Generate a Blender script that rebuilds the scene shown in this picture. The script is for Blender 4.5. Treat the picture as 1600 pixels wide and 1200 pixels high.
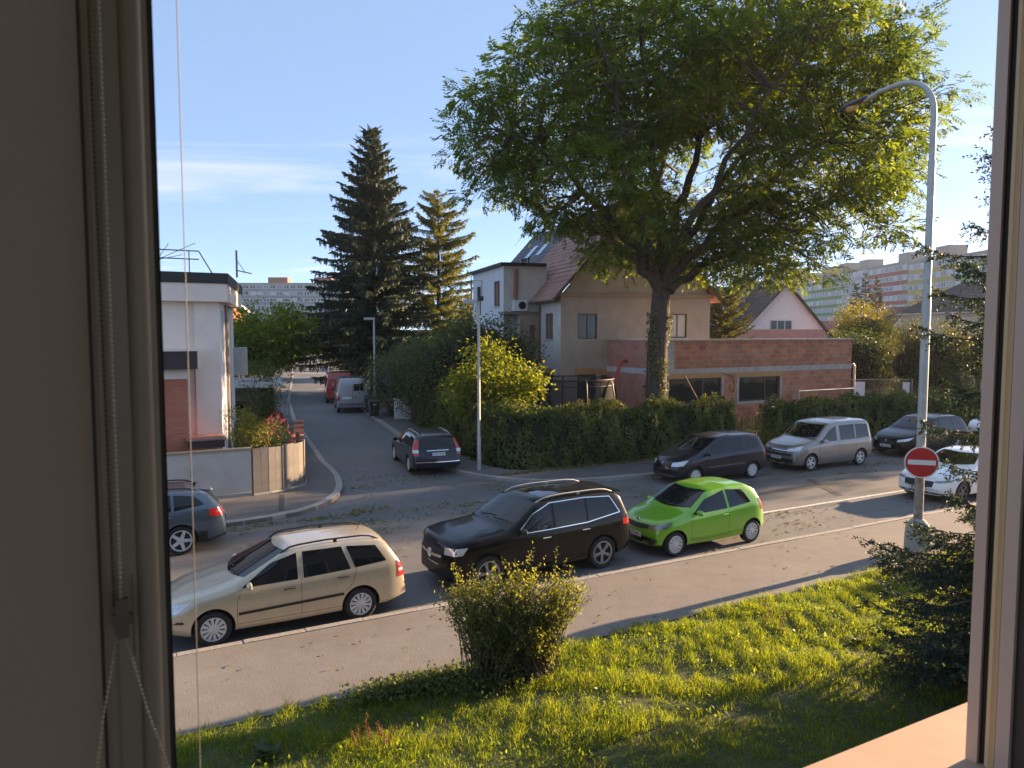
import bpy, bmesh, math, random
import numpy as np
from mathutils import Vector, Matrix
from mathutils.bvhtree import BVHTree

for _o in list(bpy.data.objects):
    bpy.data.objects.remove(_o, do_unlink=True)
R = math.radians
scene = bpy.context.scene
COL = scene.collection

# ------------------------------------------------------------------ camera
cam_d = bpy.data.cameras.new("camera")
cam_d.sensor_width = 36.0
cam_d.lens = 26.1
cam_d.clip_start = 0.05
cam_d.clip_end = 3000.0
cam_d.dof.use_dof = True
cam_d.dof.focus_distance = 24.0
cam_d.dof.aperture_fstop = 8.0
cam = bpy.data.objects.new("camera", cam_d)
COL.objects.link(cam)
cam.location = (0, 0, 5.15)
cam.rotation_euler = (R(86.0), 0, 0)
scene.camera = cam

# ------------------------------------------------------------------ sky and sun
SUN_EL, SUN_AZ = 14.0, 60.0          # azimuth clockwise from +Y
world = bpy.data.worlds.new("World")
scene.world = world
world.use_nodes = True
wn = world.node_tree
wn.nodes.clear()
w_out = wn.nodes.new("ShaderNodeOutputWorld")
w_bg = wn.nodes.new("ShaderNodeBackground")
w_bg.inputs["Strength"].default_value = 0.112
sky = wn.nodes.new("ShaderNodeTexSky")
sky.sky_type = 'NISHITA'
sky.sun_disc = False
sky.sun_elevation = R(SUN_EL)
sky.sun_rotation = R(SUN_AZ)
sky.altitude = 250
sky.air_density = 0.38
sky.dust_density = 0.3
sky.ozone_density = 1.3
# thin cirrus: noise on the direction vector projected to a high plane
w_tc = wn.nodes.new("ShaderNodeTexCoord")
w_sep = wn.nodes.new("ShaderNodeSeparateXYZ")
wn.links.new(w_tc.outputs["Generated"], w_sep.inputs[0])
def wmath(op, a, b=None, c=None):
    n = wn.nodes.new("ShaderNodeMath"); n.operation = op
    for i, v in enumerate((a, b, c)):
        if v is None: continue
        if isinstance(v, (int, float)): n.inputs[i].default_value = v
        else: wn.links.new(v, n.inputs[i])
    return n.outputs[0]
zz = wmath('ADD', wmath('MAXIMUM', w_sep.outputs["Z"], 0.0), 0.10)
px = wmath('DIVIDE', w_sep.outputs["X"], zz)
py = wmath('DIVIDE', w_sep.outputs["Y"], zz)
w_com = wn.nodes.new("ShaderNodeCombineXYZ")
wn.links.new(px, w_com.inputs[0]); wn.links.new(py, w_com.inputs[1])
w_map = wn.nodes.new("ShaderNodeMapping")
w_map.inputs["Location"].default_value = (3.1, 1.7, 0)
w_map.inputs["Rotation"].default_value = (0, 0, R(20))
w_map.inputs["Scale"].default_value = (0.32, 0.95, 1)
wn.links.new(w_com.outputs[0], w_map.inputs[0])
w_noi = wn.nodes.new("ShaderNodeTexNoise")
w_noi.inputs["Scale"].default_value = 1.1
w_noi.inputs["Detail"].default_value = 9
w_noi.inputs["Roughness"].default_value = 0.58
w_noi.inputs["Distortion"].default_value = 0.9
wn.links.new(w_map.outputs[0], w_noi.inputs["Vector"])
w_ramp = wn.nodes.new("ShaderNodeValToRGB")
w_ramp.color_ramp.elements[0].position = 0.52
w_ramp.color_ramp.elements[0].color = (0, 0, 0, 1)
w_ramp.color_ramp.elements[1].position = 0.76
w_ramp.color_ramp.elements[1].color = (1, 1, 1, 1)
wn.links.new(w_noi.outputs["Fac"], w_ramp.inputs[0])
w_cl = wn.nodes.new("ShaderNodeMix"); w_cl.data_type = 'RGBA'
# clouds brighten the sky behind them (sunlit ice): sky * 1.0 + white
w_cl.inputs["B"].default_value = (3.0, 2.7, 2.35, 1)
w_veil = wn.nodes.new("ShaderNodeMix"); w_veil.data_type = 'RGBA'   # even veil of thin high cloud
w_veil.inputs["Factor"].default_value = 0.70
w_veil.inputs["B"].default_value = (0.80, 1.14, 1.68, 1)
wn.links.new(sky.outputs[0], w_veil.inputs["A"])
wn.links.new(w_veil.outputs["Result"], w_cl.inputs["A"])
wn.links.new(wmath('MULTIPLY', w_ramp.outputs["Color"], 0.6), w_cl.inputs["Factor"])
wn.links.new(w_cl.outputs["Result"], w_bg.inputs["Color"])
wn.links.new(w_bg.outputs[0], w_out.inputs["Surface"])

sun_d = bpy.data.lights.new("sun", 'SUN')
sun_d.energy = 4.4
sun_d.color = (1.0, 0.68, 0.40)
sun_d.angle = R(0.55)
sun = bpy.data.objects.new("sun", sun_d)
COL.objects.link(sun)
_sd = Vector((math.sin(R(SUN_AZ)) * math.cos(R(SUN_EL)), math.cos(R(SUN_AZ)) * math.cos(R(SUN_EL)), math.sin(R(SUN_EL))))
sun.rotation_euler = (-_sd).to_track_quat('-Z', 'Y').to_euler()
sun.location = _sd * 200

vs = scene.view_settings
vs.view_transform = 'Standard'
vs.look = 'None'
vs.exposure = 2.25
vs.gamma = 1.0
vs.use_curve_mapping = False
scene.cycles.max_bounces = 8
scene.cycles.transparent_max_bounces = 8
scene.cycles.caustics_reflective = False
scene.cycles.caustics_refractive = False
scene.cycles.use_denoising = True

rng = np.random.default_rng(11)
random.seed(11)
# street frame: u runs along the main street, n across it (away from the house), origin on the near kerb
A0 = R(28.3)
OX, OY = 1.74, 15.19
UX, UY = math.cos(A0), math.sin(A0)
def S(u, n, z=0.0):
    return Vector((OX + u * UX - n * UY, OY + u * UY + n * UX, z))
# side street frame: s runs up the side street
A2 = R(17.2)

# ------------------------------------------------------------------ materials
MATS = {}
def nodes_of(name):
    m = bpy.data.materials.new(name); m.use_nodes = True
    return m, m.node_tree, m.node_tree.nodes["Principled BSDF"]
def rgba(c): return (c[0], c[1], c[2], 1.0)
def mat(name, col, rough=0.6, metal=0.0, var=0.0, scale=4.0, bump=0.0, bscale=60.0, coat=0.0, spec=0.5, col2=None, detail=6.0):
    """plain procedural surface: base colour with noise variation and optional fine relief"""
    if name in MATS: return MATS[name]
    m, nt, b = nodes_of(name)
    b.inputs["Roughness"].default_value = rough
    b.inputs["Metallic"].default_value = metal
    b.inputs["Coat Weight"].default_value = coat
    b.inputs["Coat Roughness"].default_value = 0.04
    b.inputs["Specular IOR Level"].default_value = spec
    b.inputs["Base Color"].default_value = rgba(col)
    if var > 0 or col2 is not None:
        tc = nt.nodes.new("ShaderNodeTexCoord")
        no = nt.nodes.new("ShaderNodeTexNoise")
        no.inputs["Scale"].default_value = scale
        no.inputs["Detail"].default_value = detail
        no.inputs["Roughness"].default_value = 0.62
        nt.links.new(tc.outputs["Object"], no.inputs["Vector"])
        rp = nt.nodes.new("ShaderNodeValToRGB")
        rp.color_ramp.elements[0].position = 0.30
        rp.color_ramp.elements[1].position = 0.70
        c2 = col2 if col2 is not None else tuple(min(1, c * (1 + var)) for c in col)
        c1 = col if col2 is not None else tuple(c * (1 - var) for c in col)
        rp.color_ramp.elements[0].color = rgba(c1)
        rp.color_ramp.elements[1].color = rgba(c2)
        nt.links.new(no.outputs["Fac"], rp.inputs[0])
        nt.links.new(rp.outputs[0], b.inputs["Base Color"])
    if bump > 0:
        tc2 = nt.nodes.new("ShaderNodeTexCoord")
        n2 = nt.nodes.new("ShaderNodeTexNoise")
        n2.inputs["Scale"].default_value = bscale
        n2.inputs["Detail"].default_value = 4
        nt.links.new(tc2.outputs["Object"], n2.inputs["Vector"])
        bp = nt.nodes.new("ShaderNodeBump")
        bp.inputs["Strength"].default_value = bump
        bp.inputs["Distance"].default_value = 0.02
        nt.links.new(n2.outputs["Fac"], bp.inputs["Height"])
        nt.links.new(bp.outputs[0], b.inputs["Normal"])
    MATS[name] = m
    return m

def mat_brick(name, c1, c2, mortar, bw, bh, msize=0.012, stain=0.25, axis='XZ', rough=0.9, smear=None):
    if name in MATS: return MATS[name]
    m, nt, b = nodes_of(name)
    tc = nt.nodes.new("ShaderNodeTexCoord")
    sp = nt.nodes.new("ShaderNodeSeparateXYZ"); nt.links.new(tc.outputs["Object"], sp.inputs[0])
    cb = nt.nodes.new("ShaderNodeCombineXYZ")
    ad = nt.nodes.new("ShaderNodeMath"); ad.operation = 'ADD'
    nt.links.new(sp.outputs["X"], ad.inputs[0]); nt.links.new(sp.outputs["Y"], ad.inputs[1])
    nt.links.new(ad.outputs[0], cb.inputs[0]); nt.links.new(sp.outputs["Z"], cb.inputs[1])
    br = nt.nodes.new("ShaderNodeTexBrick")
    br.inputs["Color1"].default_value = rgba(c1); br.inputs["Color2"].default_value = rgba(c2)
    br.inputs["Mortar"].default_value = rgba(mortar)
    br.inputs["Scale"].default_value = 1.0
    br.inputs["Mortar Size"].default_value = msize
    br.inputs["Brick Width"].default_value = bw; br.inputs["Row Height"].default_value = bh
    nt.links.new(cb.outputs[0], br.inputs["Vector"])
    no = nt.nodes.new("ShaderNodeTexNoise"); no.inputs["Scale"].default_value = 1.3; no.inputs["Detail"].default_value = 8
    no.inputs["Roughness"].default_value = 0.7
    nt.links.new(tc.outputs["Object"], no.inputs["Vector"])
    mr = nt.nodes.new("ShaderNodeMapRange"); mr.inputs["From Min"].default_value = 0.3; mr.inputs["From Max"].default_value = 0.7
    mr.inputs["To Min"].default_value = 1 - stain; mr.inputs["To Max"].default_value = 1 + stain
    nt.links.new(no.outputs["Fac"], mr.inputs["Value"])
    vm = nt.nodes.new("ShaderNodeVectorMath"); vm.operation = 'SCALE'
    nt.links.new(br.outputs["Color"], vm.inputs[0]); nt.links.new(mr.outputs[0], vm.inputs["Scale"])
    outc = vm.outputs[0]
    if smear:
        n3 = nt.nodes.new("ShaderNodeTexNoise"); n3.inputs["Scale"].default_value = 0.9; n3.inputs["Detail"].default_value = 10; n3.inputs["Roughness"].default_value = 0.75; n3.inputs["Distortion"].default_value = 0.6
        nt.links.new(tc.outputs["Object"], n3.inputs["Vector"])
        r3 = nt.nodes.new("ShaderNodeMapRange"); r3.inputs["From Min"].default_value = 0.50; r3.inputs["From Max"].default_value = 0.72; r3.inputs["To Max"].default_value = 0.75
        nt.links.new(n3.outputs["Fac"], r3.inputs["Value"])
        x3 = nt.nodes.new("ShaderNodeMix"); x3.data_type = 'RGBA'; x3.inputs["B"].default_value = rgba(smear)
        nt.links.new(outc, x3.inputs["A"]); nt.links.new(r3.outputs[0], x3.inputs["Factor"]); outc = x3.outputs["Result"]
    nt.links.new(outc, b.inputs["Base Color"])
    b.inputs["Roughness"].default_value = rough
    bp = nt.nodes.new("ShaderNodeBump"); bp.inputs["Strength"].default_value = 0.6; bp.inputs["Distance"].default_value = 0.015; bp.invert = True
    nt.links.new(br.outputs["Fac"], bp.inputs["Height"]); nt.links.new(bp.outputs[0], b.inputs["Normal"])
    MATS[name] = m
    return m

def mat_leaf(name, cols, trans=0.45, rough=0.5, tcol=None):
    """leaf: colour picked per leaf from the 'tint' attribute, lit through from behind"""
    if name in MATS: return MATS[name]
    m, nt, b = nodes_of(name)
    at = nt.nodes.new("ShaderNodeAttribute"); at.attribute_name = "tint"
    rp = nt.nodes.new("ShaderNodeValToRGB")
    el = rp.color_ramp.elements
    while len(el) < len(cols): el.new(0.5)
    for i, c in enumerate(cols):
        el[i].position = i / (len(cols) - 1); el[i].color = rgba(c)
    nt.links.new(at.outputs["Fac"], rp.inputs[0])
    b.inputs["Roughness"].default_value = rough
    b.inputs["Specular IOR Level"].default_value = 0.22
    nt.links.new(rp.outputs[0], b.inputs["Base Color"])
    tr = nt.nodes.new("ShaderNodeBsdfTranslucent")
    mx = nt.nodes.new("ShaderNodeMix"); mx.data_type = 'RGBA'; mx.blend_type = 'MULTIPLY'
    mx.inputs["Factor"].default_value = 1.0
    mx.inputs["B"].default_value = rgba(tcol or (2.0, 1.7, 0.55))
    nt.links.new(rp.outputs[0], mx.inputs["A"]); nt.links.new(mx.outputs["Result"], tr.inputs["Color"])
    ms = nt.nodes.new("ShaderNodeMixShader"); ms.inputs[0].default_value = trans
    nt.links.new(b.outputs[0], ms.inputs[1]); nt.links.new(tr.outputs[0], ms.inputs[2])
    nt.links.new(ms.outputs[0], nt.nodes["Material Output"].inputs["Surface"])
    MATS[name] = m
    return m

def mat_asphalt(name, base, light, patch=0.35, fine=140.0, rough=0.85, spec=0.4):
    if name in MATS: return MATS[name]
    m, nt, b = nodes_of(name)
    tc = nt.nodes.new("ShaderNodeTexCoord")
    def noise(sc, det, ro=0.6):
        n = nt.nodes.new("ShaderNodeTexNoise"); n.inputs["Scale"].default_value = sc
        n.inputs["Detail"].default_value = det; n.inputs["Roughness"].default_value = ro
        nt.links.new(tc.outputs["Object"], n.inputs["Vector"]); return n
    big = noise(0.35, 6); fin = noise(fine, 2, 0.8)
    vo = nt.nodes.new("ShaderNodeTexVoronoi"); vo.inputs["Scale"].default_value = fine * 0.55
    nt.links.new(tc.outputs["Object"], vo.inputs["Vector"])
    rp = nt.nodes.new("ShaderNodeValToRGB")
    rp.color_ramp.elements[0].position = 0.5 - patch * 0.5; rp.color_ramp.elements[1].position = 0.5 + patch * 0.5
    rp.color_ramp.elements[0].color = rgba(base); rp.color_ramp.elements[1].color = rgba(light)
    nt.links.new(big.outputs["Fac"], rp.inputs[0])
    mr = nt.nodes.new("ShaderNodeMapRange"); mr.inputs["To Min"].default_value = 0.55; mr.inputs["To Max"].default_value = 1.5
    nt.links.new(fin.outputs["Fac"], mr.inputs["Value"])
    mid = noise(2.6, 8, 0.72)
    m2 = nt.nodes.new("ShaderNodeMapRange"); m2.inputs["From Min"].default_value = 0.25; m2.inputs["From Max"].default_value = 0.75
    m2.inputs["To Min"].default_value = 0.86; m2.inputs["To Max"].default_value = 1.12; nt.links.new(mid.outputs["Fac"], m2.inputs["Value"])
    ck = nt.nodes.new("ShaderNodeTexVoronoi"); ck.feature = 'DISTANCE_TO_EDGE'; ck.inputs["Scale"].default_value = 0.42; ck.inputs["Randomness"].default_value = 1.0
    dis = nt.nodes.new("ShaderNodeVectorMath"); dis.operation = 'MULTIPLY_ADD'; dis.inputs[1].default_value = (0.9, 0.9, 0.0)
    nt.links.new(mid.outputs["Color"], dis.inputs[0]); nt.links.new(tc.outputs["Object"], dis.inputs[2]); nt.links.new(dis.outputs[0], ck.inputs["Vector"])
    m3 = nt.nodes.new("ShaderNodeMapRange"); m3.inputs["From Max"].default_value = 0.008; m3.inputs["To Min"].default_value = 0.7; m3.inputs["To Max"].default_value = 1.0
    nt.links.new(ck.outputs["Distance"], m3.inputs["Value"])
    crk = nt.nodes.new("ShaderNodeMix"); crk.inputs["A"].default_value = 1.0; nt.links.new(m3.outputs[0], crk.inputs["B"])
    cmk = nt.nodes.new("ShaderNodeMapRange"); cmk.inputs["From Min"].default_value = 0.54; cmk.inputs["From Max"].default_value = 0.60; nt.links.new(big.outputs["Fac"], cmk.inputs["Value"]); nt.links.new(cmk.outputs[0], crk.inputs["Factor"])
    ml = nt.nodes.new("ShaderNodeMath"); ml.operation = 'MULTIPLY'; nt.links.new(mr.outputs[0], ml.inputs[0]); nt.links.new(m2.outputs[0], ml.inputs[1])
    ml2 = nt.nodes.new("ShaderNodeMath"); ml2.operation = 'MULTIPLY'; nt.links.new(ml.outputs[0], ml2.inputs[0]); nt.links.new(crk.outputs["Result"], ml2.inputs[1])
    vm = nt.nodes.new("ShaderNodeVectorMath"); vm.operation = 'SCALE'
    nt.links.new(rp.outputs[0], vm.inputs[0]); nt.links.new(ml2.outputs[0], vm.inputs["Scale"])
    nt.links.new(vm.outputs[0], b.inputs["Base Color"])
    rr = nt.nodes.new("ShaderNodeMapRange"); rr.inputs["To Min"].default_value = rough - 0.22; rr.inputs["To Max"].default_value = rough + 0.1
    nt.links.new(big.outputs["Fac"], rr.inputs["Value"]); nt.links.new(rr.outputs[0], b.inputs["Roughness"])
    b.inputs["Specular IOR Level"].default_value = spec
    bp = nt.nodes.new("ShaderNodeBump"); bp.inputs["Strength"].default_value = 0.35; bp.inputs["Distance"].default_value = 0.006
    nt.links.new(vo.outputs["Distance"], bp.inputs["Height"]); nt.links.new(bp.outputs[0], b.inputs["Normal"])
    MATS[name] = m
    return m

def paint(name, col, metal=0.35, rough=0.32, coat=1.0, spec=.5):
    if name in MATS: return MATS[name]
    m = mat(name, col, rough=rough, metal=metal, var=0.06, scale=9, coat=coat, spec=spec)
    return m

# ------------------------------------------------------------------ mesh helpers
class MB:
    """collects simple shapes and links them as ONE mesh object"""
    def __init__(s): s.v = []; s.f = []; s.m = []; s.cur = 0
    def add(s, vs, fs):
        o = len(s.v); s.v.extend([tuple(p) for p in vs])
        for f in fs: s.f.append(tuple(o + i for i in f)); s.m.append(s.cur)
        return s
    def box(s, x0, x1, y0, y1, z0, z1):
        return s.add([(x0,y0,z0),(x1,y0,z0),(x1,y1,z0),(x0,y1,z0),(x0,y0,z1),(x1,y0,z1),(x1,y1,z1),(x0,y1,z1)],
                     [(3,2,1,0),(4,5,6,7),(0,1,5,4),(1,2,6,5),(2,3,7,6),(3,0,4,7)])
    def prism(s, poly, z0, z1):
        n = len(poly)
        vs = [(p[0], p[1], z0) for p in poly] + [(p[0], p[1], z1) for p in poly]
        fs = [tuple(range(n - 1, -1, -1)), tuple(range(n, 2 * n))] + [(i, (i + 1) % n, n + (i + 1) % n, n + i) for i in range(n)]
        return s.add(vs, fs)
    def prism_y(s, poly, y0, y1):
        """polygon in x,z extruded along y"""
        n = len(poly)
        vs = [(p[0], y0, p[1]) for p in poly] + [(p[0], y1, p[1]) for p in poly]
        fs = [tuple(range(n)), tuple(range(2 * n - 1, n - 1, -1))] + [(i, n + i, n + (i + 1) % n, (i + 1) % n) for i in range(n)]
        return s.add(vs, fs)
    def tube(s, pts, r, seg=8, cap=True):
        pts = [Vector(p) for p in pts]; n = len(pts)
        rs = r if isinstance(r, (list, tuple)) else [r] * n
        vs = []; prev = None
        for i, p in enumerate(pts):
            t = (pts[min(i + 1, n - 1)] - pts[max(i - 1, 0)]).normalized()
            if prev is None:
                a = t.orthogonal().normalized()
            else:
                a = (prev - t * prev.dot(t)); a = a.normalized() if a.length > 1e-6 else t.orthogonal().normalized()
            prev = a; b = t.cross(a)
            for k in range(seg):
                an = 2 * math.pi * k / seg
                vs.append(p + (a * math.cos(an) + b * math.sin(an)) * rs[i])
        fs = []
        for i in range(n - 1):
            for k in range(seg):
                fs.append((i*seg+k, i*seg+(k+1)%seg, (i+1)*seg+(k+1)%seg, (i+1)*seg+k))
        if cap:
            fs.append(tuple(range(seg - 1, -1, -1))); fs.append(tuple((n-1)*seg + k for k in range(seg)))
        return s.add(vs, fs)
    def lathe(s, prof, seg=20, axis='Z', c=(0,0,0), cap=True):
        """prof: list of (r, h)"""
        vs = []; n = len(prof)
        for r, h in prof:
            for k in range(seg):
                a = 2*math.pi*k/seg
                x, y = r*math.cos(a), r*math.sin(a)
                vs.append((c[0]+x, c[1]+y, c[2]+h) if axis == 'Z' else (c[0]+x, c[1]+h, c[2]-y) if axis == 'Y' else (c[0]+h, c[1]+x, c[2]+y))
        fs = []
        for i in range(n-1):
            for k in range(seg):
                fs.append((i*seg+k, i*seg+(k+1)%seg, (i+1)*seg+(k+1)%seg, (i+1)*seg+k))
        if cap and prof[0][0] > 1e-3: fs.append(tuple(range(seg-1,-1,-1)))
        if cap and prof[-1][0] > 1e-3: fs.append(tuple((n-1)*seg+k for k in range(seg)))
        return s.add(vs, fs)
    def quad(s, a, b, c, d): return s.add([a,b,c,d], [(0,1,2,3)])
    def mesh(s, name, mats, smooth=False, sharp=None):
        me = bpy.data.meshes.new(name)
        me.from_pydata(s.v, [], s.f)
        for mm in (mats if isinstance(mats, (list, tuple)) else [mats]): me.materials.append(mm)
        if any(s.m): me.polygons.foreach_set("material_index", s.m)
        if smooth:
            me.polygons.foreach_set("use_smooth", [True]*len(me.polygons))
            if sharp: me.set_sharp_from_angle(angle=R(sharp))
        me.update()
        return me
    def build(s, name, mats, parent=None, loc=(0,0,0), rz=0.0, smooth=False, sharp=35):
        return link(name, s.mesh(name, mats, smooth, sharp), parent, loc, rz)

def link(name, me, parent=None, loc=(0,0,0), rz=0.0):
    o = bpy.data.objects.new(name, me); COL.objects.link(o)
    o.parent = parent; o.location = loc; o.rotation_euler = (0, 0, rz)
    return o
def tag(o, label, cat, group=None, kind=None):
    if label: o["label"] = label
    if cat: o["category"] = cat
    if group: o["group"] = group
    if kind: o["kind"] = kind
    return o
def thing(name, label, cat, loc=(0,0,0), rz=0.0, group=None):
    o = bpy.data.objects.new(name, None); COL.objects.link(o)
    o.location = loc; o.rotation_euler = (0,0,rz); o.empty_display_size = 0.2
    return tag(o, label, cat, group)
def struct(o): o["kind"] = "structure"; return o

def leaf_mesh(name, P, D, Nn, L, W, tint, m, curl=0.15):
    """diamond leaves: P base points, D axis, Nn rough normal; one quad each"""
    P = np.asarray(P, float); n = len(P)
    D = np.asarray(D, float); D = D / (np.linalg.norm(D, axis=1, keepdims=True) + 1e-9)
    Sd = np.cross(D, np.asarray(Nn, float)); Sd /= (np.linalg.norm(Sd, axis=1, keepdims=True) + 1e-9)
    Nr = np.cross(Sd, D)
    L = np.broadcast_to(np.asarray(L, float), (n,))[:, None]; W = np.broadcast_to(np.asarray(W, float), (n,))[:, None]
    mid = P + D * L * 0.45 + Nr * L * curl
    v = np.empty((n, 4, 3))
    v[:, 0] = P; v[:, 1] = mid + Sd * W * 0.5; v[:, 2] = P + D * L; v[:, 3] = mid - Sd * W * 0.5
    return quads_mesh(name, v, tint, m)
def quads_mesh(name, v, tint, m, k=4):
    n = len(v)
    me = bpy.data.meshes.new(name)
    me.vertices.add(n*k); me.vertices.foreach_set("co", v.reshape(-1).astype(np.float32))
    me.loops.add(n*k); me.loops.foreach_set("vertex_index", np.arange(n*k, dtype=np.int32))
    me.polygons.add(n)
    me.polygons.foreach_set("loop_start", np.arange(0, n*k, k, dtype=np.int32))
    at = me.attributes.new("tint", 'FLOAT', 'FACE')
    at.data.foreach_set("value", np.broadcast_to(np.asarray(tint, np.float32), (n,)).copy())
    me.materials.append(m); me.update(calc_edges=True); me.validate()
    return me
def rdir(n, up=0.0):
    d = rng.normal(size=(n, 3)); d /= np.linalg.norm(d, axis=1, keepdims=True); d[:, 2] += up
    return d / np.linalg.norm(d, axis=1, keepdims=True)

# shared surfaces
M_white = mat("white_render", (0.72, 0.70, 0.68), 0.85, var=0.07, scale=1.5, bump=0.15)
M_dark = mat("dark_trim", (0.025, 0.022, 0.022), 0.6, var=0.2)
M_black = mat("black_plastic", (0.012, 0.012, 0.013), 0.55, var=0.2, scale=20)
M_tyre = mat("tyre_rubber", (0.018, 0.018, 0.019), 0.85, var=0.25, scale=30)
M_glass = mat("tinted_glass", (0.006, 0.009, 0.012), 0.015, spec=0.5)
M_pane = mat("window_glass", (0.02, 0.024, 0.028), 0.04, spec=0.6)
M_alloy = mat("alloy_silver", (0.60, 0.60, 0.60), 0.38, metal=0.25, var=0.08)
M_hubcap = mat("hubcap_silver", (0.56, 0.56, 0.55), 0.45, metal=0.1, var=0.1)
M_chrome = mat("chrome", (0.8, 0.8, 0.8), 0.12, metal=1.0)
M_steel = mat("galvanised_steel", (0.45, 0.45, 0.44), 0.5, metal=0.7, var=0.15, scale=12)
M_lampred = mat("tail_lamp_red", (0.45, 0.012, 0.015), 0.12, coat=1.0)
M_lampclear = mat("head_lamp_clear", (0.62, 0.64, 0.66), 0.1, metal=0.3, coat=1.0, var=0.25, scale=25)
M_plate = mat("plate_white", (0.72, 0.72, 0.70), 0.45)
M_ink = mat("plate_ink", (0.02, 0.02, 0.02), 0.5)
M_bark = mat("bark", (0.075, 0.055, 0.042), 0.95, var=0.45, scale=6, bump=1.0, bscale=18)
M_concrete = mat("concrete", (0.33, 0.31, 0.28), 0.9, var=0.18, scale=2.5, bump=0.3, bscale=40)
M_kerb = mat("kerb_granite", (0.30, 0.28, 0.26), 0.85, var=0.22, scale=14, bump=0.3, bscale=120)
M_wood = mat("brown_wood", (0.12, 0.065, 0.04), 0.7, var=0.3, scale=8)
# ================================================================== ground, streets, pavements
M_road = mat_asphalt("asphalt_road", (0.105, 0.103, 0.104), (0.155, 0.150, 0.148), fine=90)
M_road2 = mat_asphalt("asphalt_side_street", (0.105, 0.106, 0.110), (0.145, 0.145, 0.148), fine=90)
M_walk = mat_asphalt("asphalt_pavement", (0.165, 0.150, 0.137), (0.20, 0.184, 0.168), fine=75, rough=0.9, spec=0.3)
M_walk2 = mat_asphalt("asphalt_far_pavement", (0.105, 0.102, 0.102), (0.145, 0.14, 0.135), fine=80, rough=0.9, spec=0.3)
M_line = mat("road_paint", (0.55, 0.54, 0.52), 0.7, var=0.35, scale=6)
M_soil = mat("garden_soil", (0.055, 0.060, 0.028), 0.95, col2=(0.10, 0.085, 0.05), scale=0.8, bump=0.6, bscale=12)
M_land = mat("land_grass", (0.045, 0.065, 0.022), 0.95, col2=(0.085, 0.085, 0.04), scale=0.05)

g = MB()
g.quad((-2200, -400, -0.06), (2200, -400, -0.06), (2200, 2600, -0.06), (-2200, 2600, -0.06))
struct(g.build("ground", M_land))

SW = lambda x, y: Vector((x, y, 0))
LK = [S(-70, 8.0), S(-20, 8.0), S(-8, 8.0), S(-6.2, 8.02), S(-5.2, 8.15), S(-4.2, 8.45), S(-3.35, 9.1), S(-2.72, 10.0), S(-2.25, 11.1), S(-1.95, 12.3),
      S(-1.72, 13.6), SW(-7.3, 28.8), SW(-9.5, 34.7), SW(-12.3, 42.2), SW(-16.1, 53.7), SW(-20.6, 69.3), SW(-26.6, 90.4), SW(-38.6, 130.0), SW(-69, 230)]
RK = [SW(-64.6, 230), SW(-34.3, 130.0), SW(-22.1, 90.4), SW(-15.9, 69.3), SW(-11.4, 53.7), SW(-9.4, 47.2), SW(-5.8, 36.9), SW(-3.3, 29.6),
      S(2.12, 12.6), S(2.25, 11.5), S(2.65, 10.5), S(3.25, 9.6), S(4.2, 8.85), S(5.6, 8.35), S(7.7, 8.12), S(14, 8.1), S(60, 8.1), S(150, 8.1)]
def offset(line, d):
    """offset to the left of travel by d"""
    out = []
    for i, p in enumerate(line):
        t = (line[min(i+1, len(line)-1)] - line[max(i-1, 0)]); t.z = 0; t.normalize()
        out.append(p + Vector((-t.y, t.x, 0)) * d)
    return out
def ribbon(a, b, z, bottom=None):
    m = MB()
    for i in range(len(a)-1):
        m.add([(a[i].x,a[i].y,z),(b[i].x,b[i].y,z),(b[i+1].x,b[i+1].y,z),(a[i+1].x,a[i+1].y,z)], [(0,1,2,3)])
        if bottom is not None:
            m.add([(a[i].x,a[i].y,z),(a[i+1].x,a[i+1].y,z),(a[i+1].x,a[i+1].y,bottom),(a[i].x,a[i].y,bottom)], [(0,1,2,3)])
    return m

m = MB(); c = [S(-90, -0.4), S(170, -0.4), S(170, 9.6), S(-90, 9.6)]
m.quad(*[(p.x, p.y, 0.0) for p in c])
struct(m.build("main_street", M_road))
# side street: sheet between the two kerbs (a little wider), laid over the main street sheet
n_l = [S(-4.4, 8.2)] + LK[6:]
sideL = [S(-3.7, 8.6), S(-2.9, 9.6), S(-2.3, 11.0), S(-1.9, 12.4), S(-1.8, 13.6)] + LK[11:]
sideR = [S(5.2, 8.4), S(3.4, 9.4), S(2.6, 10.6), S(2.2, 11.6), S(2.1, 12.6), SW(-3.3, 29.6), SW(-5.1, 34.7), SW(-7.65, 42.2), SW(-11.4, 53.7), SW(-15.9, 69.3), SW(-22.1, 90.4), SW(-34.3, 130), SW(-64.6, 230)]
struct(ribbon(sideL, sideR, 0.004).build("side_street", M_road2))

# pavements
LW = [S(-70, 11.2), S(-20, 11.2), S(-8, 11.2), S(-6.5, 11.2), S(-5.6, 11.2), S(-4.8, 11.3), S(-4.2, 11.5), S(-3.7, 11.9), S(-3.4, 12.3), S(-3.2, 12.8), S(-3.1, 13.8)] + offset(LK[11:], 1.5)
struct(ribbon(LK, LW, 0.11, -0.02).build("pavement_left_corner", M_walk2))
RW = offset(RK[:8], 1.6)
RW = RW + [S(3.6, 12.8), S(3.7, 12.0), S(3.9, 11.4), S(4.3, 11.0), S(5.0, 10.7), S(6.2, 10.5), S(7.9, 10.5), S(14, 10.5), S(60, 10.5), S(150, 10.5)]
struct(ribbon(RW, RK, 0.11, None).build("pavement_right_corner", M_walk2))
a = [S(u, -0.14) for u in (-60, -20, 0, 20, 120)]; b = [S(u, -2.68) for u in (-60, -20, 0, 20, 120)]
struct(ribbon(a[::-1], b[::-1], 0.10).build("pavement_near", M_walk))

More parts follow.
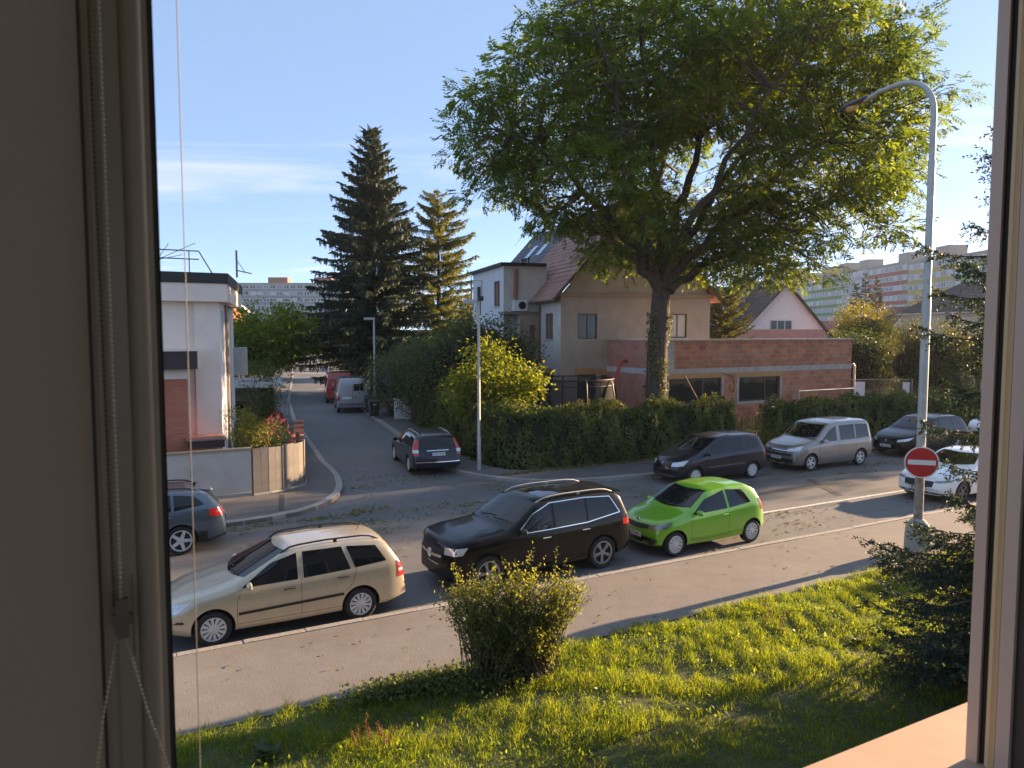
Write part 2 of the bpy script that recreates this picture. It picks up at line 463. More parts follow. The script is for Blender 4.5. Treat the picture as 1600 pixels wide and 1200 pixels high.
# garden ground behind the walls and hedges
m = MB(); c = [S(-70, 11.2), S(-3.2, 11.6), S(-3.1, 13.8)] + offset(LK[11:], 1.5) + [SW(-140, 230), S(-110, 60)]
m.add([(p.x, p.y, 0.07) for p in c], [tuple(range(len(c)))]); struct(m.build("garden_ground", M_soil))
m = MB(); c = [S(150, 10.5), S(5.0, 10.7), S(3.6, 12.8)] + RW[:8][::-1] + [SW(60, 200), SW(160, 110)]
m.add([(p.x, p.y, 0.07) for p in c], [tuple(range(len(c)))]); struct(m.build("garden_ground", M_soil))

# kerbs: single stones along each line, near ones as objects of their own
def kerb_line(name, line, width, height, step, side, gap=0.012, first=0.0, limit=None, jit=0.006, zoff=0.0):
    """stones along a polyline; side=+1 puts the stone on the left of travel"""
    root = bpy.data.objects.new(name, None); COL.objects.link(root); root["kind"] = "structure"
    mb = MB(); L = step - gap; bv = 0.018
    sec = [(0, -0.12), (0, height - bv), (bv, height), (width, height), (width, -0.12)]
    vs = [(x, p[0]*side, p[1]) for x in (-L/2, L/2) for p in sec]; n = len(sec)
    mb.add(vs, [tuple(range(n)), tuple(range(2*n-1, n-1, -1))] + [(i, n+i, n+(i+1) % n, (i+1) % n) for i in range(n)])
    me = mb.mesh("kerb_stone", M_kerb)
    bm = bmesh.new(); bm.from_mesh(me); bmesh.ops.recalc_face_normals(bm, faces=bm.faces); bm.to_mesh(me); bm.free()
    d = first; cum = [0.0]
    for i in range(len(line)-1): cum.append(cum[-1] + (line[i+1]-line[i]).length)
    cnt = 0
    while d < cum[-1] - step and (limit is None or cnt < limit):
        mid = d + step/2
        k = max(i for i in range(len(cum)) if cum[i] <= d); k = min(k, len(line)-2)
        def pt(x):
            j = 0
            while j < len(cum)-2 and cum[j+1] < x: j += 1
            return line[j].lerp(line[j+1], (x-cum[j])/(cum[j+1]-cum[j]))
        p0, p1 = pt(d), pt(d+step); t = p1-p0
        o = link("kerb_stone", me, root, ((p0+p1)/2) + Vector((0, 0, zoff + random.uniform(-jit, jit))), math.atan2(t.y, t.x) + random.uniform(-.006, .006))
        d += step; cnt += 1
    return root
kerb_line("kerb_near", [S(-14, 0), S(40, 0)], 0.16, 0.112, 1.0, -1)
kerb_line("kerb_left_corner", [S(-9.0, 8.0)] + LK[3:12] + [SW(-9.5, 34.7), SW(-12.3, 42.2), SW(-16.1, 53.7)], 0.22, 0.125, 0.8, 1)
kerb_line("kerb_right_corner", [SW(-11.4, 53.7)] + RK[5:15] + [S(40, 8.1)], 0.20, 0.12, 0.8, 1)
for nm, ln, sd in (("kerb_far_left", LK[14:], 1), ("kerb_far_right", RK[:5], 1)):
    off = offset(ln, 0.16*sd); struct(ribbon(ln, off, 0.118, 0.0).build(nm, M_kerb))

# painted lines
def line_mark(name, p0, p1, w, z):
    t = (p1-p0).normalized(); s = Vector((-t.y, t.x, 0))*w/2
    m = MB(); m.quad(*[(q.x, q.y, z) for q in (p0-s, p1-s, p1+s, p0+s)]); return struct(m.build(name, M_line))
line_mark("parking_line_marking", S(6.6, 2.45), S(40, 2.35), 0.11, 0.005)
line_mark("speed_hump_marking", SW(-27.0, 93.2), SW(-22.6, 93.2), 0.55, 0.010)
line_mark("speed_hump_marking", SW(-24.4, 84.0), SW(-21.9, 84.0), 0.25, 0.010)
line_mark("dash_marking", SW(-17.5, 66.5), SW(-16.3, 66.5), 0.28, 0.010)

# repair patches and joints in the asphalt
M_patch = mat_asphalt("asphalt_patch", (0.045, 0.044, 0.044), (0.062, 0.060, 0.060), fine=80)
def sheet(name, pts, z, mt):
    m = MB(); m.add([(p.x, p.y, z) for p in pts], [tuple(range(len(pts)))]); return struct(m.build(name, mt))
sheet("asphalt_patch_strip", [S(8.0, 4.2), S(13.5, 4.0), S(13.6, 4.35), S(8.1, 4.5)], 0.004, M_patch)
sheet("asphalt_patch_strip", [S(11.2, 2.9), S(11.5, 2.9), S(12.8, 5.2), S(12.5, 5.2)], 0.0065, M_patch)
sheet("asphalt_patch_strip", [S(-4.75, 8.75), S(-4.60, 8.75), S(-4.15, 10.9), S(-4.3, 10.9)], 0.114, M_patch)

# lawn: rises gently towards the house
def lawn_z(u, n):
    k = np.clip((-2.62 - n) / 8.5, 0, 1)
    return 0.085 + 0.42 * k + 0.022 * np.sin(u * 1.7 + n * 0.9 + 1.2*np.sin(u*.37)) * np.clip(k*6, 0, 1) + 0.022 * np.sin(u * 0.6 - n * 2.3 + 1.5*np.sin(n*.9+u*.8)) * np.clip(k*6, 0, 1)
us = np.linspace(-14, 30, 111); ns = np.linspace(-2.66, -11.31, 40)
m = MB(); vs_ = []
for n_ in ns:
    for u_ in us:
        p = S(u_, n_); vs_.append((p.x, p.y, float(lawn_z(u_, n_))))
nu = len(us)
m.add(vs_, [(j*nu+i, (j+1)*nu+i, (j+1)*nu+i+1, j*nu+i+1) for j in range(len(ns)-1) for i in range(nu-1)])
M_lawnsoil = mat("lawn_soil", (0.035, 0.045, 0.014), 0.95, col2=(0.06, 0.07, 0.022), scale=3, bump=0.8, bscale=20)
struct(m.build("lawn", M_lawnsoil, smooth=True))

# grass blades
def grass_patch(name, label, u0, u1, n0, n1, dens, hmin, hmax, seed):
    r = np.random.default_rng(seed)
    N = int(abs((u1-u0)*(n1-n0))*dens)
    u = r.uniform(u0, u1, N); n = r.uniform(n1, n0, N)
    # tufts: thin out by a smooth pattern
    pat = np.zeros(N)
    for q in range(14):
        k_ = r.normal(0, 1, 2)*r.uniform(2.5, 11); pat += np.sin(u*k_[0]+n*k_[1]+r.uniform(0, 6.3))
    pat = pat/14**.5*.42 + 0.5
    keep = r.random(N) < np.clip(pat+0.35, 0.25, 1); u = u[keep]; n = n[keep]; pat = pat[keep]; N = len(u)
    x = OX + u*UX - n*UY; y = OY + u*UY + n*UX; z = lawn_z(u, n) - 0.005
    edge = (r.random(N) < 0.6) & (n > -2.78)
    h = r.uniform(hmin, hmax, N) * (0.40 + 1.0*np.clip(pat, 0, 1.3))
    lean = r.normal(0, 0.42, (N, 2)); lean[:, 0] += -0.12
    ang = r.uniform(0, 2*np.pi, N); w = r.uniform(0.0045, 0.0095, N)
    sx, sy = np.cos(ang)*w/2, np.sin(ang)*w/2
    B = np.stack([x, y, z], 1); up = np.stack([lean[:, 0]*h, lean[:, 1]*h, h], 1)
    side = np.stack([sx, sy, np.zeros(N)], 1)
    mid = B + up*0.55*np.array([0.7, 0.7, 1.08]); tip = B + up*np.array([1.25, 1.25, 0.92])
    v = np.empty((N, 2, 4, 3))
    v[:, 0, 0] = B - side; v[:, 0, 1] = B + side; v[:, 0, 2] = mid + side*0.85; v[:, 0, 3] = mid - side*0.85
    v[:, 1, 0] = mid - side*0.85; v[:, 1, 1] = mid + side*0.85; v[:, 1, 2] = tip + side*0.06; v[:, 1, 3] = tip - side*0.06
    t = np.clip(r.normal(0.42, 0.2, N) + 0.25*(pat-.5), 0, 1)
    me = quads_mesh("grass", v.reshape(-1, 4, 3), np.repeat(t, 2), M_grass)
    o = link("grass", me); tag(o, label, "grass", kind="stuff"); return o
M_grass = mat_leaf("grass_blade", [(0.055, 0.105, 0.016), (0.095, 0.160, 0.024), (0.145, 0.200, 0.032), (0.22, 0.21, 0.055)], trans=0.6, rough=0.45, tcol=(2.4, 2.0, 0.5))
grass_patch("grass", "uneven sunlit grass of the lawn below the window", -9.5, 9.5, -2.60, -5.6, 2050, 0.045, 0.14, 5)
grass_patch("grass", "shaded grass of the lawn nearest the window sill", -7.0, 6.0, -5.6, -8.8, 1050, 0.045, 0.14, 6)
# broad leaved weeds in the lawn
N = 5200
uc = rng.uniform(-9, 11, 260); nc = rng.uniform(-7.5, -2.9, 260)
k = rng.integers(0, 260, N); u = uc[k] + rng.normal(0, .13, N); n = nc[k] + rng.normal(0, .13, N)
P = np.stack([OX + u*UX - n*UY, OY + u*UY + n*UX, lawn_z(u, n) + rng.uniform(0.02, 0.09, N)], 1)
D = rdir(N, 0.5)
tag(link("weed_leaves", leaf_mesh("weed_leaves", P, D, rdir(N, 1.5), rng.uniform(.035, .085, N), rng.uniform(.02, .04, N), rng.uniform(0, .75, N), M_grass)), "low broad-leaved weeds scattered through the lawn", "weeds", kind="stuff")

# leaf litter on the street
M_litter = mat_leaf("fallen_leaf", [(0.10, 0.13, 0.035), (0.19, 0.20, 0.06), (0.26, 0.23, 0.08), (0.20, 0.13, 0.06)], trans=0.2, rough=0.7)
pu = []; pn = []
def litter(N, u0, u1, n0, n1, clump=0):
    if clump:
        cu = rng.uniform(u0, u1, clump); cn = rng.uniform(n0, n1, clump); kk = rng.integers(0, clump, N)
        pu.append(cu[kk] + rng.normal(0, .55, N)); pn.append(cn[kk] + rng.normal(0, .16, N))
    else:
        pu.append(rng.uniform(u0, u1, N)); pn.append(rng.uniform(n0, n1, N))
litter(900, -6, 5, 5.5, 13, 30); litter(380, -6, 9, 3.6, 8.2, 20); litter(380, -5, 4, 2, 16); litter(420, -6.3, -2.6, 7.6, 8.2, 14)
litter(800, 6, 20, 5.2, 7.9, 22); litter(250, 2, 3.5, 8, 12); litter(120, -9, 14, 0.1, 2.5); litter(140, 6, 14, 0.4, 2.4, 14)
u = np.concatenate(pu); n = np.concatenate(pn); N = len(u)
x = OX + u*UX - n*UY; y = OY + u*UY + n*UX
# the raised kerb corners carry few leaves: drop those that fall inside the pavements
ok = (n < 7.95) | ((u > -2.0) & (u < 2.1)) | ((n < 10) & (u > -2.9) & (u < 2.9))
P = np.stack([x, y, np.full(N, 0.012)], 1)[ok]; N = len(P)
D = rng.normal(size=(N, 3)); D[:, 2] = np.abs(D[:, 2])*0.12
tag(link("leaf_litter", leaf_mesh("leaf_litter", P, D, np.tile([0, 0, 1.0], (N, 1)) + rng.normal(0, .3, (N, 3)), rng.uniform(.06, .15, N), rng.uniform(.03, .065, N), rng.uniform(0, 1, N), M_litter, curl=0.12)),
    "yellow-green fallen leaves scattered over the street junction", "leaf litter", kind="stuff")
N = 70
u = rng.uniform(-9, 8, N); n = rng.uniform(-2.5, -.2, N)
P = np.stack([OX + u*UX - n*UY, OY + u*UY + n*UX, np.full(N, 0.108)], 1); D = rng.normal(size=(N, 3)); D[:, 2] = 0.1
tag(link("pavement_leaves", leaf_mesh("pavement_leaves", P, D, np.tile([0, 0, 1.0], (N, 1)), rng.uniform(.05, .1, N), rng.uniform(.025, .05, N), rng.uniform(.3, 1, N), M_litter)),
    "few dry leaves lying on the near pavement", "leaf litter", kind="stuff")
# ================================================================== the room and the window we look out of
WC = S(-8.73, -12.55)
def wl(name, mb, mt, parent=None, smooth=False):
    if parent is not None: return mb.build(name, mt, parent, smooth=smooth)
    return mb.build(name, mt, None, (WC.x, WC.y, 0), A0, smooth=smooth)
M_room = mat("room_plaster", (0.74, 0.68, 0.60), 0.9, var=0.05, scale=2)
M_facade = mat("facade_render", (0.30, 0.25, 0.20), 0.9, var=0.08, scale=2, bump=0.3)
M_upvc = mat("window_frame_white", (0.64, 0.45, 0.34), 0.4, var=0.03)
M_upvc_in = mat("window_frame_inner", (0.44, 0.33, 0.22), 0.45, var=0.06, scale=6)
M_blind = mat("blind_fabric", (0.12, 0.088, 0.06), 0.9, var=0.14, scale=2.5, bump=0.3, bscale=500)
_nt = M_blind.node_tree; _b = _nt.nodes["Principled BSDF"]; _tr = _nt.nodes.new("ShaderNodeBsdfTranslucent"); _tr.inputs["Color"].default_value = (.52, .36, .23, 1)
_mx = _nt.nodes.new("ShaderNodeMixShader"); _mx.inputs[0].default_value = .45; _nt.links.new(_b.outputs[0], _mx.inputs[1]); _nt.links.new(_tr.outputs[0], _mx.inputs[2]); _nt.links.new(_mx.outputs[0], _nt.nodes["Material Output"].inputs["Surface"])
M_clear, _nt, _b = nodes_of("clear_pane"); _b.inputs["Base Color"].default_value = (.02, .02, .02, 1); _b.inputs["Roughness"].default_value = .03
_tr = _nt.nodes.new("ShaderNodeBsdfTransparent"); _mx = _nt.nodes.new("ShaderNodeMixShader"); _mx.inputs[0].default_value = .12; _nt.links.new(_tr.outputs[0], _mx.inputs[1]); _nt.links.new(_b.outputs[0], _mx.inputs[2]); _nt.links.new(_mx.outputs[0], _nt.nodes["Material Output"].inputs["Surface"])
M_bead = mat("bead_plastic", (0.62, 0.52, 0.36), 0.35)
M_beadw = mat("bead_warm", (0.75, 0.52, 0.26), 0.5)  # warm tone stands in for light bounced off the sill
M_gasket = mat("rubber_gasket", (0.02, 0.018, 0.017), 0.7)
M_brown = mat("brown_lining", (0.075, 0.052, 0.036), 0.7, var=0.15)
M_sill = mat("sill_peach_stone", (0.45, 0.315, 0.225), 0.75, var=0.08, scale=5)
ZB, ZT, XL, XR = 3.84, 6.32, -1.45, 2.2
m = MB()
m.box(-7, XL, 0.95, 1.24, 0, 9); m.box(XR+.12, 12, 0.95, 1.24, 0, 9); m.box(XL, XR+.12, 0.95, 1.24, ZT, 9); m.box(XL, XR+.12, 0.95, 1.24, 0, ZB-.06)
hw_ = struct(wl("house_wall", m, M_facade))
for x_, z_ in [(x, z) for x in (-5.9, -3.6, 4.2, 6.6, 9.0) for z in (.9, 4.0, 7.0)] + [(-.8, .9), (1.4, .9), (-.8, 7.0), (1.4, 7.0)]:   # the other windows of this facade
    q = MB(); q.box(x_, x_+1.5, 1.24, 1.27, z_, z_+1.5); fo_ = wl("facade_window", q, mat("facade_window_white", (.7, .7, .68), .5), hw_)
    for k in (0, 1): wl("facade_pane", MB().box(x_+.09+k*.69, x_+.72+k*.69, 1.272, 1.276, z_+.09, z_+1.41), M_pane, fo_)
_rb = MB(); _rb.box(-2.6, -1.9, -3.6, -3.5, 3.0, 6.6); _rb.box(2.7, 3.4, -3.6, -3.5, 3.0, 6.6); _rb.box(-1.9, 2.7, -3.6, -3.5, 3.0, 3.7); _rb.box(-1.9, 2.7, -3.6, -3.5, 6.2, 6.6)
struct(wl("room_wall_back", _rb, M_room))   # opening added in the back wall so sky light fills the room
struct(wl("room_wall_left", MB().box(-2.7, -2.6, -3.6, .95, 3.0, 6.6), M_room))
struct(wl("room_wall_right", MB().box(3.4, 3.5, -3.6, .95, 3.0, 6.6), M_room))
struct(wl("room_ceiling", MB().box(-2.7, 3.5, -3.6, .95, 6.6, 6.7), M_room))
struct(wl("room_floor", MB().box(-2.7, 3.5, -3.6, .95, 2.9, 3.0), M_wood))
# outer sill
sill = thing("window_sill", "peach coloured outer window sill below the open window", "window sill", (WC.x, WC.y, 0), A0)
m = MB()
m.add([(x, y, z) for x in (-1.6, 4.2) for (y, z) in ((1.16, 3.885), (1.45, 3.862), (1.462, 3.855), (1.462, 3.79), (1.445, 3.79), (1.445, 3.82), (1.16, 3.84))],
      [tuple(range(7)), tuple(range(13, 6, -1))] + [(i, 7+i, 7+(i+1) % 7, (i+1) % 7) for i in range(7)])
wl("slab", m, M_sill, sill)
for i, (x, y, L, w, a) in enumerate(((1.72, 1.34, .016, .007, .3), (1.60, 1.40, .008, .005, 1), (1.86, 1.31, .007, .004, 2), (1.95, 1.26, .013, .005, .6))):
    q = MB(); ca, sa = math.cos(a), math.sin(a)
    q.add([(x+ca*L, y+sa*L, 3.885), (x-sa*w, y+ca*w, 3.892), (x-ca*L, y-sa*L, 3.885), (x+sa*w, y-ca*w, 3.881)], [(0, 1, 2, 3)])
    o = wl("dead_leaf", q, M_wood)
    tag(o, ("largest dark dry leaf lying on the peach window sill", "small dark speck of leaf near the sill's outer edge", "small dry leaf right of the largest one on the sill", "pale curled scrap on the sill by the right frame")[i], "leaf", "dead leaves on the sill")
# window: fixed frame, closed left casement, open right side
win = thing("window", "window frame with closed left casement and open right side", "window", (WC.x, WC.y, 0), A0)
m = MB(); m.box(XR, XR+.12, 1.205, 1.238, ZB, ZT); wl("frame_rebate", m, M_upvc, win)
m = MB(); m.box(XR+.012, XR+.12, 1.186, 1.205, ZB, ZT); wl("gasket", m, M_gasket, win)
m = MB(); m.box(XR+.004, XR+.12, 1.16, 1.186, ZB, ZT); wl("guide_strip", m, M_beadw, win)
m = MB(); m.box(XR+.014, XR+.12, 1.154, 1.16, ZB, ZT); wl("gasket", m, M_gasket, win)
m = MB(); m.box(XR-.004, XR+.12, 1.117, 1.154, ZB, ZT); wl("frame_stile", m, M_upvc, win)
m = MB(); m.box(XR+.01, XR+.12, 0.951, 1.117, ZB, ZT); wl("reveal_lining", m, M_brown, win)
m = MB(); m.box(XL, XR, 1.10, 1.232, ZB-.05, ZB+.03); wl("bottom_rail", m, M_upvc_in, win)
m = MB(); m.box(XL, XR, 1.10, 1.232, ZT-.06, ZT); wl("top_rail", m, M_upvc_in, win)
sash = MB(); sash.box(-.026, .050, 1.100, 1.165, ZB, ZT)
sash.tube([(-.018, 1.100, ZB), (-.018, 1.100, ZT)], .010, 10); sash.tube([(.030, 1.100, ZB), (.030, 1.100, ZT)], .014, 12)
so = wl("left_casement", sash, M_upvc_in, win, smooth=True)
wl("edge_strip", MB().box(.050, .0565, 1.135, 1.16, ZB, ZT), M_brown, so); wl("gasket", MB().box(.050, .0605, 1.16, 1.17, ZB, ZT), M_gasket, so)
m = MB(); m.box(XL, -.026, 1.13, 1.136, ZB, ZT); wl("pane", m, M_clear, win)
# roller blind over the left casement
bl = thing("roller_blind", "dark brown roller blind drawn down over the left casement", "blind", (WC.x, WC.y, 0), A0)
m = MB(); nx = 40
for i in range(nx):
    x0, x1 = XL+.02+(1.402)*i/nx, XL+.02+1.402*(i+1)/nx
    y0, y1 = 1.070+.003*math.sin(x0*23), 1.070+.003*math.sin(x1*23)
    m.quad((x0, y0, ZB+.03), (x1, y1, ZB+.03), (x1, y1, ZT-.02), (x0, y0, ZT-.02))
bmx = wl("fabric", m, M_blind, bl, smooth=True)
wl("tube", MB().tube([(XL+.02, 1.06, ZT-.03), (-.03, 1.06, ZT-.03)], .03, 14), M_blind, bl)
wl("side_hem", MB().box(-.0285, -.0245, 1.066, 1.074, ZB+.03, ZT-.03), M_brown, bl)
def beads(name, pts, pitch, r, mt, parent):
    """ball chain along a polyline"""
    mb = MB(); line = [Vector(p) for p in pts]; d = 0.0; i = 0
    pr = [(0, -r), (r*.7, -r*.7), (r, 0), (r*.7, r*.7), (0, r)]
    for i in range(len(line)-1):
        seg = line[i+1]-line[i]; L = seg.length; d = 0
        while d < L:
            p = line[i]+seg*(d/L); mb.lathe([(max(a, 1e-6), b) for a, b in pr], 5, 'Z', p); d += pitch
    mb.tube(pts, r*.25, 5)
    return wl(name, mb, mt, parent, smooth=True)
ch = thing("bead_chain", "beige bead chain hanging beside the left roller blind", "bead chain", (WC.x, WC.y, 0), A0)
beads("chain_strand", [(-.004, 1.040, ZT-.04), (-.004, 1.040, 4.80)], .0062, .0022, M_bead, ch)
beads("chain_strand", [(-.018, 1.055, ZT-.04), (-.012, 1.050, 4.80)], .0062, .0022, M_blind, ch)
beads("chain_strand", [(-.010, 1.040, 4.765), (-.030, 1.038, 4.66), (-.052, 1.035, 4.50)], .0062, .0022, M_bead, ch)
beads("chain_strand", [(.000, 1.040, 4.765), (.022, 1.038, 4.66), (.044, 1.036, 4.58), (.05, 1.034, 4.5)], .0062, .0022, M_bead, ch)
cl = MB(); cl.box(-.010, .004, 1.034, 1.046, 4.765, 4.815); cl.box(-.015, .009, 1.036, 1.044, 4.782, 4.795); cl.box(.008, .0105, 1.036, 1.056, 4.74, 4.84)
wl("clip", cl, mat("clip_brown", (.20, .14, .09), .4), ch)
ch2 = thing("bead_chain", "yellowish bead chain running down the right window frame", "bead chain", (WC.x, WC.y, 0), A0)
beads("chain_strand", [(XR-.003, 1.172, ZB), (XR-.003, 1.172, ZT)], .0062, .0026, M_beadw, ch2)
gw = MB(); gw.tube([(.095, 1.2, ZB+.04), (.0955, 1.2, 5.2), (.095, 1.2, ZT)], .0008, 6)
tag(wl("guide_wire", gw, mat("nylon_wire", (0.11, 0.115, 0.12), 0.6), smooth=True), "thin pale blind wire stretched down the left of the opening", "wire")
# ================================================================== parked cars
def resample(pts, n):
    pts = [Vector(p) for p in pts]
    cum = [0.0]
    for i in range(len(pts)-1): cum.append(cum[-1] + (pts[i+1]-pts[i]).length)
    out = []
    for k in range(n):
        d = cum[-1]*k/(n-1); j = 0
        while j < len(cum)-2 and cum[j+1] < d: j += 1
        L = cum[j+1]-cum[j]
        out.append(pts[j].lerp(pts[j+1], 0 if L < 1e-9 else (d-cum[j])/L))
    return out
def patch(bvh, low, high, d, off=0.004, nx=10, nz=4, mb=None):
    """sheet lying on the body, cast from the quad between two polylines along d"""
    mb = mb or MB(); d = Vector(d).normalized()
    lo, hi = resample(low, nx), resample(high, nx)
    ids = {}; vs = []
    for j in range(nz):
        for i in range(nx):
            p = lo[i].lerp(hi[i], j/(nz-1))
            loc, nor, idx, dist = bvh.ray_cast(p - d*3.0, d, 8.0)
            if loc is None: continue
            if nor.dot(d) > 0: nor = -nor
            ids[(i, j)] = len(vs); vs.append(loc + nor*off)
    fs = []
    for j in range(nz-1):
        for i in range(nx-1):
            k = [ids.get(q) for q in ((i, j), (i+1, j), (i+1, j+1), (i, j+1))]
            if None in k: continue
            q = [vs[a] for a in k]
            if max((q[a]-q[(a+1) % 4]).length for a in range(4)) > 0.6: continue
            fs.append(tuple(k))
    mb.add(vs, fs); return mb
def strip(bvh, pts, w, d, off=0.003, mb=None, axis=2, n=None):
    """thin strip of width w along a polyline projected on the body"""
    n = n or max(2, int(sum((Vector(pts[i+1])-Vector(pts[i])).length for i in range(len(pts)-1))/0.05))
    P = resample(pts, n); dv = Vector(d).normalized(); lo = []; hi = []
    for i, p in enumerate(P):
        t = (P[min(i+1, n-1)]-P[max(i-1, 0)]).normalized(); s = t.cross(dv).normalized()
        lo.append(p - s*w/2); hi.append(p + s*w/2)
    mb = mb or MB(); vs = []; ok = []
    for i in range(n):
        row = []
        for p in (lo[i], hi[i]):
            loc, nor, idx, dist = bvh.ray_cast(p - dv*3.0, dv, 8.0)
            if loc is None: row = None; break
            if nor.dot(dv) > 0: nor = -nor
            row.append(loc+nor*off)
        ok.append(row)
    for i in range(n-1):
        if ok[i] and ok[i+1] and (ok[i][0]-ok[i+1][0]).length < .4: mb.add([ok[i][0], ok[i+1][0], ok[i+1][1], ok[i][1]], [(0, 1, 2, 3)])
    return mb

def smooth_interp(pts, xs, sig):
    z = np.interp(xs, [p[0] for p in pts], [p[1] for p in pts])
    if sig <= 0: return z
    k = int(sig/(xs[1]-xs[0])); ker = np.hanning(2*k+3); ker /= ker.sum()
    zp = np.concatenate([2*z[0]-z[1:k+2][::-1], z, 2*z[-1]-z[-k-2:-1][::-1]])
    return np.convolve(zp, ker, 'valid')

def car_body(sp):
    L, W = sp['L'], sp['W']; dx = 0.029; nst = int(L/dx); xs = np.linspace(0, L, nst)
    zt = smooth_interp(sp['top'], xs, sp.get('sm', 0.06)); bl = smooth_interp(sp['belt'], xs, 0.1)
    zb = smooth_interp(sp.get('bot', [(0, .26), (.35, .20), (L*.5, .19), (L-.4, .22), (L, .32)]), xs, 0.05)
    nr = sp.get('nose', .62); tr = sp.get('tail', .40)
    wf = np.clip((nr-xs)/nr, 0, 1); wr_ = np.clip((xs-(L-tr))/tr, 0, 1)
    w = W/2*(1 - sp.get('nz', .16)*wf**2.2 - sp.get('tz', .09)*wr_**2.4)
    tum = sp.get('tumble', .26); vs = []; bulge = sp.get('bulge', .16); rb = sp.get('rbulge', .09)
    x0 = sp['fo'] + sp['wb']/2
    ring = None
    for i in range(nst):
        x = xs[i]; t = zt[i]; b = zb[i]; ww = w[i]
        s = min(bl[i], t-.035); s = max(s, b+.12); t = max(t, s+.03)
        g = t-s; c = min(1, g/.35)
        ws = ww*.958; r = ws - tum*g - .012
        p8z = max(s+.55*g, t-.02-.075*c)
        half = [(0, b), (ww*.80, b), (ww*.945, b+.035), (ww*.982, b+.10), (ww*.995, b+.36*(s-b)), (ww, b+.62*(s-b)), (ww*.992, b+.84*(s-b)), (ww*.978, b+.95*(s-b)), (ws, s),
                (ws+(r-ws)*.35+.006*c, s+(p8z-s)*.35), (ws+(r-ws)*.72+.006*c, s+(p8z-s)*.72), (r, p8z), (r-.022-.012*c, t-.012-.034*c), (r-.06-.05*c, t-.008-.018*c), (r*.62, t-.003-.006*c), (r*.3, t), (0, t)]
        full = half + [(-y, z) for (y, z) in half[-2:0:-1]]
        ring = len(full)
        for y, z in full:
            f = abs(y)/max(ww, .01); fr = max(0, 1-x/(L*.5)); fb = max(0, 1-(L-x)/(L*.4))
            X = x + bulge*fr*f**2.4 - rb*fb*f**2.4
            vs.append((x0-X, y, z))
    fs = [(i*ring+k, i*ring+(k+1) % ring, (i+1)*ring+(k+1) % ring, (i+1)*ring+k) for i in range(nst-1) for k in range(ring)]
    fs.append(tuple(range(ring-1, -1, -1))); fs.append(tuple((nst-1)*ring+k for k in range(ring)))
    me = bpy.data.meshes.new("body"); me.from_pydata(vs, [], fs)
    bm = bmesh.new(); bm.from_mesh(me); bmesh.ops.recalc_face_normals(bm, faces=bm.faces)
    bm.to_mesh(me); bvh = BVHTree.FromBMesh(bm); bm.free()
    # wheel arches
    cut = MB(); Ra = sp['R']+sp.get('arch', .045)
    for xw in (sp['wb']/2, -sp['wb']/2):
        for sd in (1, -1):
            prof = [(1e-4, 0), (Ra, 0), (Ra, .9), (1e-4, .9)]
            sub = MB(); sub.lathe(prof, 32, 'Y', (xw, 0, sp['R']+.012))
            for q in range(len(sub.v)):
                v = sub.v[q]; yy = W/2-.27+v[1]; sub.v[q] = (v[0], sd*yy, v[2])
            cut.add(sub.v, sub.f)
    cme = cut.mesh("cutter", M_black)
    bm = bmesh.new(); bm.from_mesh(cme); bmesh.ops.remove_doubles(bm, verts=bm.verts, dist=1e-3); bmesh.ops.recalc_face_normals(bm, faces=bm.faces); bm.to_mesh(cme); bm.free()
    ob = bpy.data.objects.new("tmp_body", me); oc = bpy.data.objects.new("tmp_cut", cme)
    COL.objects.link(ob); COL.objects.link(oc)
    md = ob.modifiers.new("b", 'BOOLEAN'); md.operation = 'DIFFERENCE'; md.object = oc; md.solver = 'FAST'
    dg = bpy.context.evaluated_depsgraph_get(); dg.update()
    out = bpy.data.meshes.new_from_object(ob.evaluated_get(dg))
    bpy.data.objects.remove(ob); bpy.data.objects.remove(oc)
    out.materials.clear(); out.materials.append(sp['paint']); out.materials.append(M_black)
    mi = []
    co = np.empty(len(out.vertices)*3); out.vertices.foreach_get("co", co); co = co.reshape(-1, 3)
    lowcut = sp.get('cladz', 0.0)
    for p in out.polygons:
        vv = co[list(p.vertices)]; inside = False
        for xw in (sp['wb']/2, -sp['wb']/2):
            if np.all(np.hypot(vv[:, 0]-xw, vv[:, 2]-sp['R']-.012) < Ra+.004) and np.all(np.abs(vv[:, 1]) > W/2-.285): inside = True
        if not inside and (p.center.z < zb.min()+.045 or p.center.z < lowcut): inside = True
        mi.append(1 if inside else 0)
    out.polygons.foreach_set("material_index", mi)
    out.polygons.foreach_set("use_smooth", [True]*len(out.polygons)); out.set_sharp_from_angle(angle=R(32))
    out.name = "body"
    return out, bvh, xs, zt

